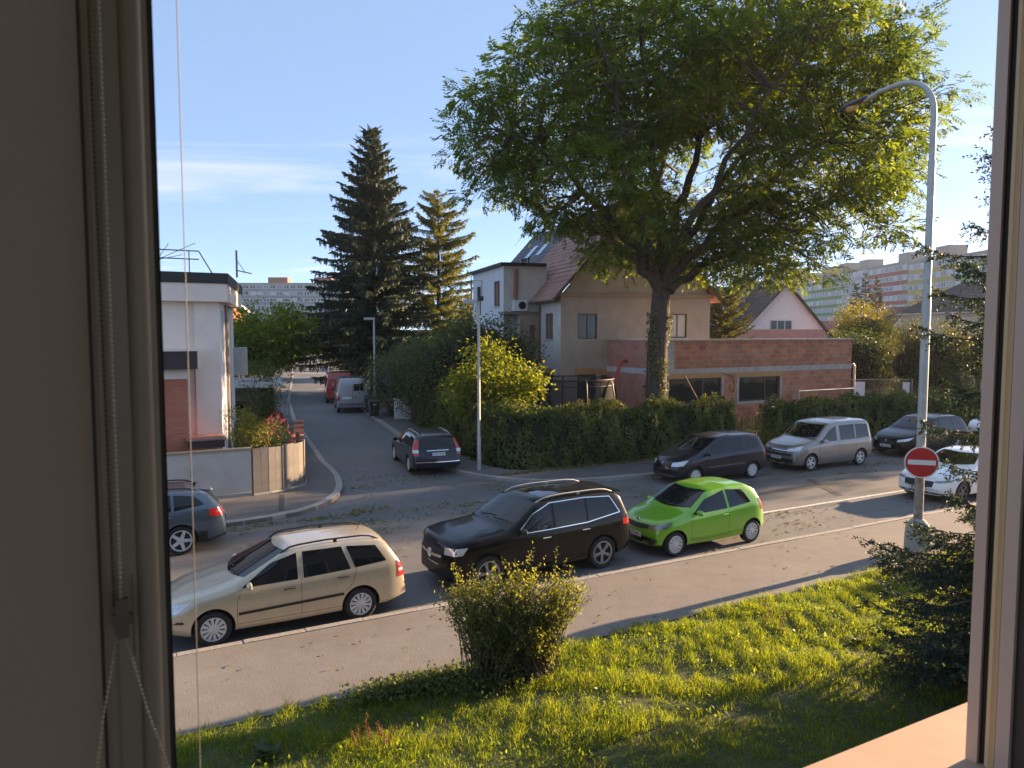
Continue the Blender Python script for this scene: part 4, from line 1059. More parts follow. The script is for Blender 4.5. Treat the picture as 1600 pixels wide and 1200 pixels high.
make_car("estate_car", "blue-grey estate car with red tail light at the left edge", -8.82, 6.78, HU, octv)
# --- dark estate in the side street
mon = dict(L=4.80, W=1.81, fo=.94, wb=2.754, R=.315, wheel='five', paint=paint("paint_navy", (.010, .013, .022), .1, .32, coat=.7, spec=.25),
    top=[(0, .48), (.02, .62), (.08, .72), (.25, .80), (.7, .89), (1.35, .99), (1.45, 1.01), (2.25, 1.41), (2.45, 1.445), (2.9, 1.475), (3.9, 1.455), (4.25, 1.42), (4.38, 1.35), (4.62, 1.0), (4.69, .88), (4.75, .68), (4.80, .48)],
    belt=[(0, .64), (.5, .80), (1.4, .91), (2.6, .95), (4.8, 1.0)],
    win=[([(1.72, .94), (2.55, .955)], [(1.74, .96), (2.14, 1.24), (2.55, 1.36)]), ([(2.63, .955), (3.42, .975)], [(2.63, 1.365), (3.42, 1.36)]), ([(3.48, .98), (4.28, 1.03)], [(3.48, 1.355), (4.15, 1.31)])],
    ws=(1.5, 2.19, .72, .58, .2), rw=(.98, 1.36, .72, .60),
    head=([(.12, .46, .62), (.36, .84, .66)], [(.18, .46, .72), (.5, .86, .78)]),
    tailq=([(4.68, .70, .74), (4.5, .90, .74)], [(4.42, .68, 1.30), (4.32, .80, 1.30)]), tailw=([(4.66, .72, .84), (4.5, .90, .84)], [(4.62, .72, .95), (4.5, .88, .95)]),
    rear=[("bumper_strip", [(-.80, .50), (.80, .50)], [(-.80, .525), (.80, .525)], M_chrome, .010), ("boot_strip", [(-.4, .90), (.4, .90)], [(-.4, .925), (.4, .925)], M_chrome, .010)],
    seams=[[(2.6, .36), (2.6, .95)], [(3.42, .65), (3.5, .8), (3.48, .97)]], trim=[[(1.7, .935), (2.6, .945), (3.4, .965), (4.3, 1.02)]], handles=[(2.4, .83), (3.3, .86)], mirror=(1.8, .94), rails=(2.3, 4.1, .60, .04, M_steel), plate_r=(.79, "6A2 7838"), nose=.7, nz=.2, tail=.35)
make_car("estate_car", "dark navy estate car seen from behind in the side street", 0, 0, R(110), mon, world=(-3.46, 28.6))
# --- vans up the side street
van = dict(L=4.95, W=1.97, fo=.93, wb=3.1, R=.335, wheel='hubcap7', arch=.05, paint=paint("paint_silver", (.36, .37, .39), .5, .4), sm=.05,
    top=[(0, .5), (.02, .75), (.08, .92), (.3, 1.05), (.75, 1.2), (.85, 1.24), (1.45, 1.95), (1.75, 2.16), (2.2, 2.22), (4.6, 2.24), (4.82, 2.20), (4.88, 1.9), (4.92, 1.1), (4.95, .5)],
    belt=[(0, .8), (.5, 1.0), (1.0, 1.15), (2.0, 1.2), (4.95, 1.2)], tumble=.14, tail=.2, tz=.04, rbulge=.03, bot=[(0, .3), (.4, .26), (4.6, .30), (4.95, .40)],
    win=[([(1.15, 1.2), (2.0, 1.2)], [(1.17, 1.25), (1.55, 1.62), (2.0, 1.75)])],
    ws=(.92, 1.42, .78, .70, .14),
    head=([(.1, .5, .78), (.3, .9, .85)], [(.14, .5, .95), (.4, .9, 1.05)]),
    tailq=([(4.93, .82, .82), (4.86, .95, .82)], [(4.91, .82, 1.12), (4.86, .94, 1.12)]),
    rear=[("rear_window", [(.06, 1.42), (.68, 1.42)], [(.06, 1.86), (.64, 1.86)], M_glass, .006), ("rear_bumper", [(-.86, .48), (.86, .48)], [(-.86, .66), (.86, .66)], mat("bumper_grey", (.16, .165, .18), .6), .02), ("door_seam", [(-.012, .68), (.012, .68)], [(-.012, 2.1), (.012, 2.1)], M_black, .005), ("plate_recess", [(-.68, .92), (-.10, .92)], [(-.68, 1.06), (-.10, 1.06)], M_plate, .01), ("door_handle_recess", [(.10, .98), (.24, .98)], [(.10, 1.03), (.24, 1.03)], M_black, .008)],
    seams=[[(2.1, .5), (2.1, 2.0)], [(3.3, .5), (3.3, 2.0)]], mirror=(1.2, 1.2), mmat=M_black)
van['rear'][0] = ("rear_window", [(-.68, 1.42), (-.06, 1.42)], [(-.64, 1.86), (-.06, 1.86)], M_glass, .006)
van['rear'][3] = ("plate_recess", [(.10, .92), (.66, .92)], [(.10, 1.06), (.66, 1.06)], M_plate, .01)
van['rear'][4] = ("door_handle_recess", [(-.24, .98), (-.10, .98)], [(-.24, 1.03), (-.10, 1.03)], M_black, .008)
make_car("delivery_van", "silver panel van seen from behind beside the dustbins", 0, 0, R(106), van, world=(-10.75, 49.2), cat="van")
rvan = dict(van); rvan.update(paint=paint("paint_red", (.32, .028, .022), .1, .4), rear=[])
make_car("delivery_van", "red van mostly hidden ahead of the silver panel van", 0, 0, R(106), rvan, world=(-13.05, 55.6), cat="van")
mar = dict(scen); mar.update(paint=paint("paint_maroon", (.07, .012, .018), .3, .35), rear=[("boot_strip", [(-.3, .78), (.3, .78)], [(-.3, .86), (.3, .86)], M_plate, .01)], rub=None); mar.pop('rub')
make_car("hatchback", "maroon car parked under the carport in the left garden", 0, 0, R(106), mar, world=(-14.4, 38.6), group="cars parked along the kerbs")
# ================================================================== buildings
def wall_panel(w, z0, z1, holes, depth=.16, mb=None, x0=0.0):
    """wall sheet facing -y with real openings and reveals"""
    mb = mb or MB()
    xs = sorted({x0, w} | {h[0] for h in holes} | {h[1] for h in holes}); zs = sorted({z0, z1} | {h[2] for h in holes} | {h[3] for h in holes})
    for i in range(len(xs)-1):
        for j in range(len(zs)-1):
            cx, cz = (xs[i]+xs[i+1])/2, (zs[j]+zs[j+1])/2
            if any(h[0] < cx < h[1] and h[2] < cz < h[3] for h in holes): continue
            mb.quad((xs[i], 0, zs[j]), (xs[i+1], 0, zs[j]), (xs[i+1], 0, zs[j+1]), (xs[i], 0, zs[j+1]))
    for a, b, c, d in holes:
        mb.quad((a, 0, c), (a, 0, d), (a, depth, d), (a, depth, c)); mb.quad((b, 0, c), (b, depth, c), (b, depth, d), (b, 0, d))
        mb.quad((a, 0, c), (a, depth, c), (b, depth, c), (b, 0, c)); mb.quad((a, 0, d), (b, 0, d), (b, depth, d), (a, depth, d))
    return mb
def add_window(parent, loc, rz, h, fm, depth=.13, mull=1, fw=.07, sill=None, curtain=None, pane=None, name="window"):
    a, b, c, d = h
    mb = MB(); y0, y1 = depth-.06, depth
    mb.box(a, a+fw, y0, y1, c, d); mb.box(b-fw, b, y0, y1, c, d); mb.box(a+fw, b-fw, y0, y1, c, c+fw); mb.box(a+fw, b-fw, y0, y1, d-fw, d)
    for k in range(1, mull+1):
        xm = a+(b-a)*k/(mull+1); mb.box(xm-fw*.45, xm+fw*.45, y0+.002, y1, c+fw, d-fw)
    o = mb.build(name, fm, parent, loc, rz)
    MB().box(a+fw*.5, b-fw*.5, y1-.03, y1-.02, c+fw*.5, d-fw*.5).build("pane", pane or M_pane, o)
    if curtain:
        cu = MB(); n = 8
        for k in range(n):
            xa = a+fw+(b-a-2*fw)*k/n; xb = a+fw+(b-a-2*fw)*(k+1)/n
            cu.quad((xa, y1-.036, c+fw), (xb, y1-.032, c+fw), (xb, y1-.032, d-fw), (xa, y1-.036, d-fw))
        cu.build("curtain", curtain, o)
    if sill: MB().box(a-.06, b+.06, -.06, y0, c-.05, c).build("sill", sill, o)
    return o
def slope_roof(parent, name, p0, p1, q0, q1, courses, mt, th=.10, step=.022):
    """tiled slope: eave edge p0-p1, ridge edge q0-q1, laid in overlapping courses (real steps)"""
    mb = MB(); p0, p1, q0, q1 = map(Vector, (p0, p1, q0, q1)); nrm = (p1-p0).cross(q0-p0).normalized()
    if nrm.z < 0: nrm = -nrm
    for k in range(courses):
        a, b = k/courses, (k+1)/courses
        A, B, Cc, D_ = p0.lerp(q0, a)+nrm*step, p1.lerp(q1, a)+nrm*step, p1.lerp(q1, b)+nrm*.002, p0.lerp(q0, b)+nrm*.002
        mb.add([A, B, Cc, D_, A-nrm*(step+.01), B-nrm*(step+.01)], [(0, 1, 2, 3), (4, 5, 1, 0)])
    mb.add([p0-nrm*th, p1-nrm*th, q1-nrm*th, q0-nrm*th, p0, p1, q1, q0], [(0, 1, 2, 3), (0, 4, 5, 1), (1, 5, 6, 2), (2, 6, 7, 3), (3, 7, 4, 0)])
    return mb.build(name, mt, parent)

M_rend = mat("brown_grey_render", (0.44, 0.34, 0.28), 0.92, var=0.13, scale=1.2, bump=0.35, bscale=50)
M_rend2 = mat("grey_render", (0.56, 0.51, 0.47), 0.92, var=0.12, scale=1.4, bump=0.3, bscale=50)
M_rend3 = mat("dark_brown_render", (0.36, 0.25, 0.19), 0.92, var=0.12, scale=1.4, bump=0.3, bscale=50)
M_block = mat_brick("red_hollow_block", (0.38, 0.125, 0.066), (0.52, 0.20, 0.105), (0.36, 0.23, 0.175), 0.50, 0.25, 0.018, 0.34, smear=(.40, .27, .21))
M_brickred = mat_brick("red_facing_brick", (0.50, 0.14, 0.075), (0.56, 0.18, 0.09), (0.38, 0.19, 0.14), 0.25, 0.085, 0.012, 0.15)
M_rtile = mat_brick("red_roof_tile", (0.30, 0.15, 0.115), (0.38, 0.20, 0.155), (0.17, 0.11, 0.10), 0.30, 0.30, 0.02, 0.3, rough=.8)
M_gtile = mat_brick("grey_roof_tile", (0.085, 0.095, 0.115), (0.12, 0.13, 0.15), (0.05, 0.055, 0.07), 0.33, 0.33, 0.02, 0.25, rough=.7)
M_btile = mat_brick("brown_roof_tile", (0.070, 0.060, 0.058), (0.095, 0.082, 0.078), (0.045, 0.040, 0.038), 0.33, 0.33, 0.02, 0.25, rough=.8)
M_lintel = mat("ochre_lintel", (0.46, 0.24, 0.10), 0.85, var=0.12)
M_band = mat("concrete_band", (0.42, 0.37, 0.33), 0.92, var=0.22, scale=3, bump=0.3)
M_wframe = mat("brown_window_frame", (0.13, 0.065, 0.038), 0.55, var=0.2)
M_wwhite = mat("white_window_frame", (0.70, 0.70, 0.70), 0.5)
M_anth = mat("anthracite_frame", (0.025, 0.028, 0.03), 0.5)
M_curt = mat("white_curtain", (0.62, 0.58, 0.52), 0.9, var=0.1, scale=12)
M_shut = mat("brown_shutter", (0.20, 0.115, 0.085), 0.7, var=0.15)
M_gutter = mat("zinc_gutter", (0.22, 0.19, 0.18), 0.5, metal=.6, var=.15)

# ---- the brown gable house (frame: x along the gable, y to the back)
HC = (2.55, 39.0)
hs = thing("gable_house", "brown rendered two-storey house with steep tiled gable behind the big tree", "house", (HC[0], HC[1], 0), A2)
GW, GD, ZE, ZA = 8.9, 9.0, 7.1, 12.2
holes = [(.97, 2.08, 4.77, 6.12), (6.33, 7.46, 4.83, 6.16), (.95, 2.05, .75, 2.9), (2.3, 3.1, .75, 2.85)]
mb = wall_panel(GW, 0, ZE, holes); mb.add([(0, 0, ZE), (GW, 0, ZE), (GW/2, 0, ZA)], [(0, 1, 2)])
mb.build("wall", M_rend, hs)
add_window(hs, (0, 0, 0), 0, holes[0], M_wframe, mull=1, sill=M_rend2)
add_window(hs, (0, 0, 0), 0, holes[1], M_wframe, mull=1, sill=M_rend2, curtain=M_curt)
add_window(hs, (0, 0, 0), 0, holes[2], M_anth, mull=0, name="window"); add_window(hs, (0, 0, 0), 0, holes[3], M_anth, mull=0)
for a, b, c, d in holes[2:]: MB().box(a-.12, b+.12, -.025, .06, d, d+.34).build("lintel", M_lintel, hs)
hl = [(GD-2.39, GD-1.15, 4.77, 6.17), (GD-2.75, GD-1.15, .75, 2.85)]
mb = wall_panel(GD, 0, ZE, hl); mb.build("wall", M_rend2, hs, (0, GD, 0), R(-90))
add_window(hs, (0, GD, 0), R(-90), hl[0], M_wframe, mull=1, sill=M_rend2, pane=M_shut); add_window(hs, (0, GD, 0), R(-90), hl[1], M_anth, mull=0)
MB().box(GD-2.9, GD-1.0, -.025, .06, 2.85, 3.18).build("lintel", M_lintel, hs, (0, GD, 0), R(-90))
wall_panel(GD, 0, ZE, []).build("wall", M_rend, hs, (GW, 0, 0), R(90)); wall_panel(GW, 0, ZE, []).build("wall", M_rend, hs, (GW, GD, 0), R(180))
MB().box(-.10, GW+.10, -.10, .02, ZE-.10, ZE+.12).build("cornice", M_rend3, hs)
MB().box(0, GW, -.035, .01, 4.30, 4.40).build("string_course", M_rend3, hs) if False else None
ov = .55
slope_roof(hs, "roof", (-ov, -.35, ZE-.25), (-ov, GD-.2, ZE-.25), (GW/2, -.35, ZA+.18), (GW/2, GD-.2, ZA+.18), 21, M_rtile)
slope_roof(hs, "roof", (GW+ov, -.35, ZE-.25), (GW+ov, GD-.2, ZE-.25), (GW/2, -.35, ZA+.18), (GW/2, GD-.2, ZA+.18), 21, M_rtile)
for sx in (-1, 1):
    x0 = GW/2+sx*(GW/2+ov); bp = MB()
    bp.add([(x0, -.37, ZE-.42), (x0, -.33, ZE-.42), (GW/2, -.33, ZA), (GW/2, -.37, ZA), (x0, -.37, ZE-.20), (x0, -.33, ZE-.20), (GW/2, -.33, ZA+.22), (GW/2, -.37, ZA+.22)], [(0, 1, 2, 3), (4, 7, 6, 5), (0, 3, 7, 4), (1, 5, 6, 2), (0, 4, 5, 1)])
    bp.build("bargeboard", M_wood, hs)
MB().tube([(-ov-.05, -.35, ZE-.28), (-ov-.05, 3.3, ZE-.28)], .075, 8).build("gutter", M_gutter, hs, smooth=True)
MB().tube([(-.06, 3.15, ZE-.45), (-.06, 3.15, .2)], .05, 8).build("downpipe", mat("copper_pipe", (.22, .07, .05), .5), hs, smooth=True)
MB().tube([(GW/2, -.36, ZA+.2), (GW/2, GD, ZA+.2)], .10, 8).build("ridge", M_rtile, hs, smooth=True)
# ---- neighbour half with grey roof, flat-roofed annex
nb = thing("annex_house", "pale flat-roofed annex and blue-grey tiled half of the double house", "house", (HC[0], HC[1], 0), A2)
ha = [(-.56+2.05, -.29+2.05, 4.57, 5.54)]
up = [(1.75, 2.75, 6.5, 8.1), (4.6, 5.3, 6.0, 7.6)]
wall_panel(2.55, 6.25, 8.85, []).build("wall", M_rend2, nb, (-2.05, 3.6, 0))
hh = [(6.9-2.0, 6.9-.75, 6.62, 8.08), (.9, 1.9, 6.2, 8.0)]
wall_panel(6.9, 0, 8.85, hh).build("wall", mat("bluish_white_render", (.60, .60, .61), .9, var=.08, scale=1.5), nb, (-2.05, 10.5, 0), R(-90))
add_window(nb, (-2.05, 10.5, 0), R(-90), hh[0], M_wframe, mull=1, pane=M_shut, sill=M_rend2); add_window(nb, (-2.05, 10.5, 0), R(-90), hh[1], M_anth, mull=0)
MB().box(-2.25, .45, 3.42, 10.6, 8.85, 9.03).build("flat_roof", M_dark, nb)
lo = [(.62, .92, 4.57, 5.54)]
wall_panel(1.2, 0, 6.15, lo).build("wall", M_rend3, nb, (-1.2, 3.35, 0)); add_window(nb, (-1.2, 3.35, 0), 0, lo[0], M_wframe, mull=0, pane=M_shut, sill=M_rend2)
wall_panel(.9, 0, 6.15, []).build("wall", M_rend2, nb, (-1.2, 4.25, 0), R(-90)); wall_panel(.84, 0, 6.15, []).build("wall", M_rend2, nb, (-2.04, 4.25, 0))
MB().box(-2.15, .0, 3.25, 4.3, 6.15, 6.30).build("ledge", M_gutter, nb)
MB().tube([(-1.38, 3.52, 6.9), (-1.38, 3.52, 8.7)], .11, 10).build("flue_pipe", mat("flue_red", (.33, .10, .07), .5), nb, smooth=True)
ac = MB().box(-1.55, -.75, 3.28, 3.56, 6.34, 6.95).build("air_conditioner", M_white, nb)
MB().lathe([(.22, 0), (.22, -.02), (.2, -.03), (.05, -.03), (1e-4, -.03)], 18, 'Y', (-1.05, 3.278, 6.64)).build("fan_grille", M_black, ac)
slope_roof(nb, "roof", (-ov, GD-.18, ZE-.25), (-ov, 17.5, ZE-.25), (GW/2, GD-.18, ZA+.18), (GW/2, 17.5, ZA+.18), 19, M_gtile)
slope_roof(nb, "roof", (GW+ov, GD-.18, ZE-.25), (GW+ov, 17.5, ZE-.25), (GW/2, GD-.18, ZA+.18), (GW/2, 17.5, ZA+.18), 19, M_gtile)
wall_panel(8.5, 0, ZE, []).build("wall", M_white, nb, (0, 17.5, 0), R(-90)); wall_panel(8.5, 0, ZE, []).build("wall", M_white, nb, (GW, 9.0, 0), R(90))
for yv in (10.6, 13.0):
    k = .62; a = Vector((-ov, yv, ZE-.25)).lerp(Vector((GW/2, yv, ZA+.18)), k); b = Vector((-ov, yv, ZE-.25)).lerp(Vector((GW/2, yv, ZA+.18)), k+.16); nn = Vector((-.73, 0, .68))*.06
    sk = MB(); sk.add([a+nn, a+nn+Vector((0, .9, 0)), b+nn+Vector((0, .9, 0)), b+nn, a, a+Vector((0, .9, 0)), b+Vector((0, .9, 0)), b], [(0, 1, 2, 3), (0, 4, 5, 1), (1, 5, 6, 2), (2, 6, 7, 3), (3, 7, 4, 0)])
    sk.build("skylight", mat("skylight_glass", (.35, .42, .5), .05, metal=.4), nb)
for yv in (9.9, 10.6, 11.2):
    k = .42; a = Vector((-ov, yv, ZE-.25)).lerp(Vector((GW/2, yv, ZA+.18)), k)
    MB().tube([a, a+Vector((0, 0, .75))], .05, 6).tube([a+Vector((-.0, 0, .75)), a+Vector((0, 0, .85))], .09, 6).build("vent_pipe", M_dark, nb)

# ---- unfinished brick extension
ex = thing("brick_extension", "unfinished red block extension with ochre lintels behind the ivy hedge", "building", (7.14, 36.0, 0), A0)
EL = 14.05
eh = [(.61, 4.09, 1.56, 2.84), (5.30, 8.30, 1.53, 2.80)]
wall_panel(EL, 0, 4.72, eh, .2).build("wall", M_block, ex)
for i, h in enumerate(eh):
    w_ = add_window(ex, (0, 0, 0), 0, h, M_anth, .17, 0, .09)
    xm = h[0]+(h[1]-h[0])*.66; MB().box(xm-.05, xm+.05, .105, .165, h[2]+.09, h[3]-.09).build("mullion", M_anth, w_)
    l = MB().box(h[0]-.28, h[1]+.28, -.02, .1, h[3]+.0, h[3]+.27).build("lintel", M_lintel, ex)
    for q in (h[0], h[1]): MB().box(q-.13 if q == h[0] else q, q if q == h[0] else q+.13, -.012, .05, h[2]-.1, h[3]).build("plaster_surround", M_band, ex)
    MB().box(h[0]-.13, h[1]+.13, -.02, .05, h[2]-.13, h[2]).build("sill", M_band, ex)
MB().box(.9, EL+.02, -.015, .05, 3.06, 3.33).build("concrete_band", M_band, ex); MB().box(.38, .92, -.012, .05, 3.1, 4.68).build("concrete_post", M_band, ex)
MB().box(-.04, EL+.06, -.05, .45, 4.72, 4.80).build("coping", M_band, ex)
mb = wall_panel(4.6, 0, 4.72, []); mb.build("wall", mat_brick("pink_hollow_block", (.44, .185, .14), (.50, .23, .175), (.42, .25, .21), .5, .25, .014, .2), ex, (0, 4.6, 0), R(-90))
MB().box(0, 4.6, -.02, .05, 3.06, 3.34).build("concrete_band", mat("pale_band", (.55, .53, .52), .9, var=.12), ex, (0, 4.6, 0), R(-90))
MB().box(-.04, 4.6, -.05, .4, 4.722, 4.802).build("coping", M_band, ex, (0, 4.6, 0), R(-90))
wall_panel(7, 0, 4.72, []).build("wall", M_block, ex, (EL, 0, 0), R(90)); MB().box(.1, EL, .3, 7, 4.45, 4.55).build("flat_roof", M_band, ex)
MB().tube([(EL+.12, -.02, 3.35), (EL+.22, -.05, 3.2), (EL+.22, -.05, .3)], .06, 8).build("downpipe", M_steel, ex, smooth=True)
dr = MB(); dr.tube([(4.25, -.05, 3.0), (4.75, -.08, 2.9), (4.95, -.06, 2.4), (4.85, -.05, 2.05), (4.6, -.05, 2.2), (4.62, -.05, 2.45)], .02, 6); dr.build("cable_loop", M_wood, ex, smooth=True)
hose = MB(); hose.tube([(-.75, 1.6, 3.7), (-1.0, 1.5, 3.75), (-1.35, 1.4, 3.5), (-1.6, 1.35, 2.6), (-1.9, 1.2, 1.2), (-2.1, 1.1, .1)], .09, 10)
o = hose.build("debris_hose", mat("hose_red", (.42, .05, .04), .45), None, (7.14, 36.0, 0), A0, smooth=True); tag(o, "bent red corrugated hose hanging beside the brick extension", "hose")
pl = MB(); pl.tube([(1.2, -.5, 3.0), (2.6, -1.3, .1)], .035, 6); o = pl.build("leaning_pole", M_wood, None, (7.14, 36.0, 0), A0); tag(o, "thin pole leaning against the left extension window", "pole")
fr = thing("metal_frame", "grey tubular frame leaning at the right end of the brick extension", "frame", (7.14, 36.0, 0), A0)
MB().tube([(9.3, -.7, .1), (9.35, -.35, 1.95)], .035, 6).build("leg", M_steel, fr); MB().tube([(13.9, -.7, .1), (13.85, -.35, 1.95)], .035, 6).build("leg", M_steel, fr)
MB().tube([(9.35, -.35, 1.95), (13.85, -.35, 1.95)], .035, 6).build("crossbar", M_steel, fr); MB().tube([(6.9, -.8, 1.25), (9.32, -.6, 1.32)], .028, 6).build("side_bar", M_steel, fr); MB().tube([(6.9, -.8, 1.25), (6.85, -.9, .1)], .028, 6).build("leg", M_steel, fr)

# ---- modern house on the left corner
lh = thing("corner_house", "white flat-roofed house with dark eaves and brick bay at the left", "house", (*S(-5.55, 14.0).xy, 0), A0)
lhw = mat("cream_render", (.84, .69, .59), .9, var=.07, scale=1.6, bump=.2)
FW = 7.0
# front wall pieces around the dark vertical slot (x negative to the left)
wall_panel(-.78, 0, 6.15, [], x0=-FW).build("wall", lhw, lh, (0, 0, 0)); MB().box(-.78, 0, -.10, .30, 0, 6.15).build("corner_panel", lhw, lh)
MB().box(-1.01, -.78, .06, .2, 0, 6.15).build("dark_slot", mat("slot_brown", (.055, .035, .032), .7), lh); MB().box(-FW, -1.01, -.04, .3, 4.5, 6.15).build("upper_panel", lhw, lh)
A_side = R(107.2)-A0   # side wall leaves at this angle
ca, sa = math.cos(A_side), math.sin(A_side)
MB().prism([(-FW, -.38), (.22, -.38), (.22+7.4*ca+.1, -.38+7.4*sa), (-FW, 7.0)], 6.15, 6.74).build("eaves_band", lhw, lh)
MB().prism([(-FW, -.42), (.26, -.42), (.26+7.5*ca+.1, -.42+7.5*sa), (-FW, 7.2)], 6.74, 7.08).build("roof_edge", M_dark, lh)
lsd = [(.9, 1.9, 3.6, 5.9), (2.7, 3.5, 3.6, 5.9), (4.7, 5.9, 3.4, 5.9), (1.0, 2.2, .9, 2.6)]
wall_panel(7.6, 0, 6.15, lsd).build("wall", mat("side_render", (.74, .73, .74), .9, var=.06), lh, (0, 0, 0), A_side)
for h in lsd: add_window(lh, (0, 0, 0), A_side, h, M_wwhite, mull=0 if h[1]-h[0] < 1.1 else 1)
MB().tube([(2.3, -.08, .2), (2.3, -.08, 6.2)], .06, 8).build("downpipe", M_gutter, lh, (0, 0, 0), A_side, smooth=True)
MB().box(3.8, 4.4, -.05, .02, 2.0, 6.15).build("dark_slot", M_anth, lh, (0, 0, 0), A_side)
MB().box(7.2, 7.6, -.55, 0, 3.3, 4.5).build("grey_box", M_steel, lh, (0, 0, 0), A_side)
# bay: brick shaft, cream band, dark planter
bay = MB().box(-FW, -1.10, -.75, .06, 0, 3.66).build("brick_bay", M_brickred, lh); MB().box(-FW, -1.08, -.77, .06, 3.66, 3.98).build("bay_band", lhw, lh)
MB().box(-FW, -.80, -1.05, .06, 3.98, 4.55).build("bay_planter", mat("bay_dark", (.05, .035, .035), .75), lh)
MB().box(-FW, -.76, -1.09, .03, 4.55, 4.62).build("bay_coping", lhw, lh); MB().box(-.80, -.77, -1.05, .0, 4.0, 4.548).build("bay_lit_end", lhw, lh)  # pale end sheet puts the planter's sunlit side into its colour
cp = MB().box(-1.15, -.08, -1.25, -.10, 1.45, 1.70).build("porch_roof", mat("porch_brown", (.06, .035, .03), .7), lh); MB().box(-1.2, -.03, -1.30, -.10, 1.70, 1.75).build("porch_sheet", mat("porch_sheet_red", (.34, .17, .13), .7, var=.1), cp)
rl = MB()
for z in (7.55, 7.82): rl.tube([(-FW, .2, z), (-.55, .2, z)], .02, 6)
rl.tube([(-.55, .2, 7.82), (-.15, .2, 7.1)], .02, 6)
for x in (-.85, -2.2, -3.6): rl.tube([(x, .2, 7.08), (x, .2, 7.82)], .018, 6)
rl.build("roof_railing", M_gutter, lh)
an = thing("roof_aerial", "thin rod aerial with radiating arms on the left flat roof", "aerial", (*S(-7.35, 14.1).xy, 7.08), A0)
MB().tube([(0, 0, 0), (0, 0, .85)], .02, 6).build("mast", M_gutter, an)
for k, (x, z) in enumerate(((1.15, 1.0), (.75, .6), (-.6, .95), (-.9, .6), (.35, .95))): MB().tube([(0, 0, .4), (x, .1, z)], .011, 5).build("arm", M_gutter, an)
ap = thing("mast_aerial", "short aerial mast at the back corner of the left roof", "aerial", (*S(-4.75, 15.4).xy, 7.08), A0)
MB().tube([(0, 0, 0), (0, 0, .95)], .035, 6).build("mast", M_gutter, ap); MB().tube([(0, 0, .25), (.5, 0, .15)], .02, 6).build("arm", M_gutter, ap); MB().tube([(0, 0, .62), (.28, 0, .2)], .012, 6).build("stay", M_gutter, ap)

# ---- white house with big gable, middle distance right
wh = thing("white_gable_house", "white house with tall triangular gable and dark tiled roof", "house", (-.95, 0, 0))
wg = [(21.0, 22.75, 5.3, 6.1)]
mb = wall_panel(25.7, 0, 4.9, [], x0=18.5); mb.add([(18.5, 0, 4.9), (25.7, 0, 4.9), (22.25, 0, 8.85)], [(0, 1, 2)])
w0 = mb.build("wall", mat("warm_white_render", (.86, .82, .78), .9, var=.05), wh, (0, 58.0, 0))
add_window(wh, (0, 57.84, 0), 0, wg[0], M_wwhite, depth=.13, mull=2, fw=.07)
slope_roof(wh, "roof", (18.2, 57.6, 4.6), (18.2, 64, 4.6), (22.25, 57.6, 9.0), (22.25, 64, 9.0), 14, M_btile); slope_roof(wh, "roof", (26.0, 57.6, 4.6), (26.0, 64, 4.6), (22.25, 57.6, 9.0), (22.25, 64, 9.0), 14, M_btile)
slope_roof(wh, "roof", (14.8, 59.3, 4.6), (25.9, 59.3, 4.6), (16.4, 64, 9.0), (24.4, 64, 9.0), 14, M_btile)
MB().box(15.2, 25.4, 59.6, 68, 0, 4.7).build("wall", M_white, wh); slope_roof(wh, "roof", (25.9, 69, 4.6), (14.8, 69, 4.6), (24.4, 64, 9.0), (16.4, 64, 9.0), 14, M_btile)
MB().box(19.7, 20.5, 62.5, 63.3, 7.5, 9.9).build("chimney", M_concrete, wh)
MB().add([(18.05, 61.6, 7.02), (18.75, 61.6, 7.02), (18.75, 62.4, 7.78), (18.05, 62.4, 7.78)], [(0, 1, 2, 3)]).build("skylight", MATS["skylight_glass"], wh)
MB().box(16.2, 24.6, 56.4, 56.6, 4.1, 5.35).build("balcony_parapet", mat("pink_panel", (.52, .30, .27), .85, var=.08), wh); MB().box(16.2, 24.6, 56.6, 58.0, 4.0, 4.15).build("balcony_slab", M_white, wh)
MB().box(16.2, 24.6, 56.8, 58.0, 0, 4.0).build("wall", M_white, wh)
bd = thing("tv_aerial", "small rod aerial on the white gable wall", "aerial", (23.05, 57.8, 6.6)); MB().tube([(0, .2, 0), (0, -.25, .1), (0, -.25, .6)], .025, 6).build("bracket", M_gutter, bd); MB().tube([(-.4, -.25, .35), (.4, -.25, .45)], .02, 6).build("boom", M_gutter, bd)
for i, x in enumerate((-.3, 0, .3)): MB().tube([(x, -.25, .15), (x, -.25, .65)], .012, 5).build("rod", M_gutter, bd)

# ---- smaller houses further off
def small_house(name, label, x, y, w, d, ze, za, wallm, roofm, rz=0, wins=()):
    t = thing(name, label, "house", (x, y, 0), rz)
    hl_ = [h for h in wins]
    mb = wall_panel(w, 0, ze, [h for h in hl_ if h[3] <= ze]); mb.add([(0, 0, ze), (w, 0, ze), (w/2, 0, za)], [(0, 1, 2)]); mb.build("wall", wallm, t)
    for h in hl_: add_window(t, (0, 0 if h[3] <= ze else -.16, 0), 0, h, M_wwhite, mull=1)
    wall_panel(d, 0, ze, []).build("wall", wallm, t, (0, d, 0), R(-90)); wall_panel(d, 0, ze, []).build("wall", wallm, t, (w, 0, 0), R(90))
    k = (za-ze)/(w/2)
    for sx in (0, 1):
        xe = -.4 if sx == 0 else w+.4; slope_roof(t, "roof", (xe, -.4, ze-.4*k), (xe, d, ze-.4*k), (w/2, -.4, za+.1), (w/2, d, za+.1), 12, roofm)
    for s_, xx in ((1, 0.0), (-1, w)):
        MB().add([(xx-s_*.4, -.42, ze-.4*k-.25), (w/2, -.42, za-.15), (w/2, -.42, za+.12), (xx-s_*.4, -.42, ze-.4*k+.02)], [(0, 1, 2, 3)]).build("bargeboard", M_wwhite, t)
    return t
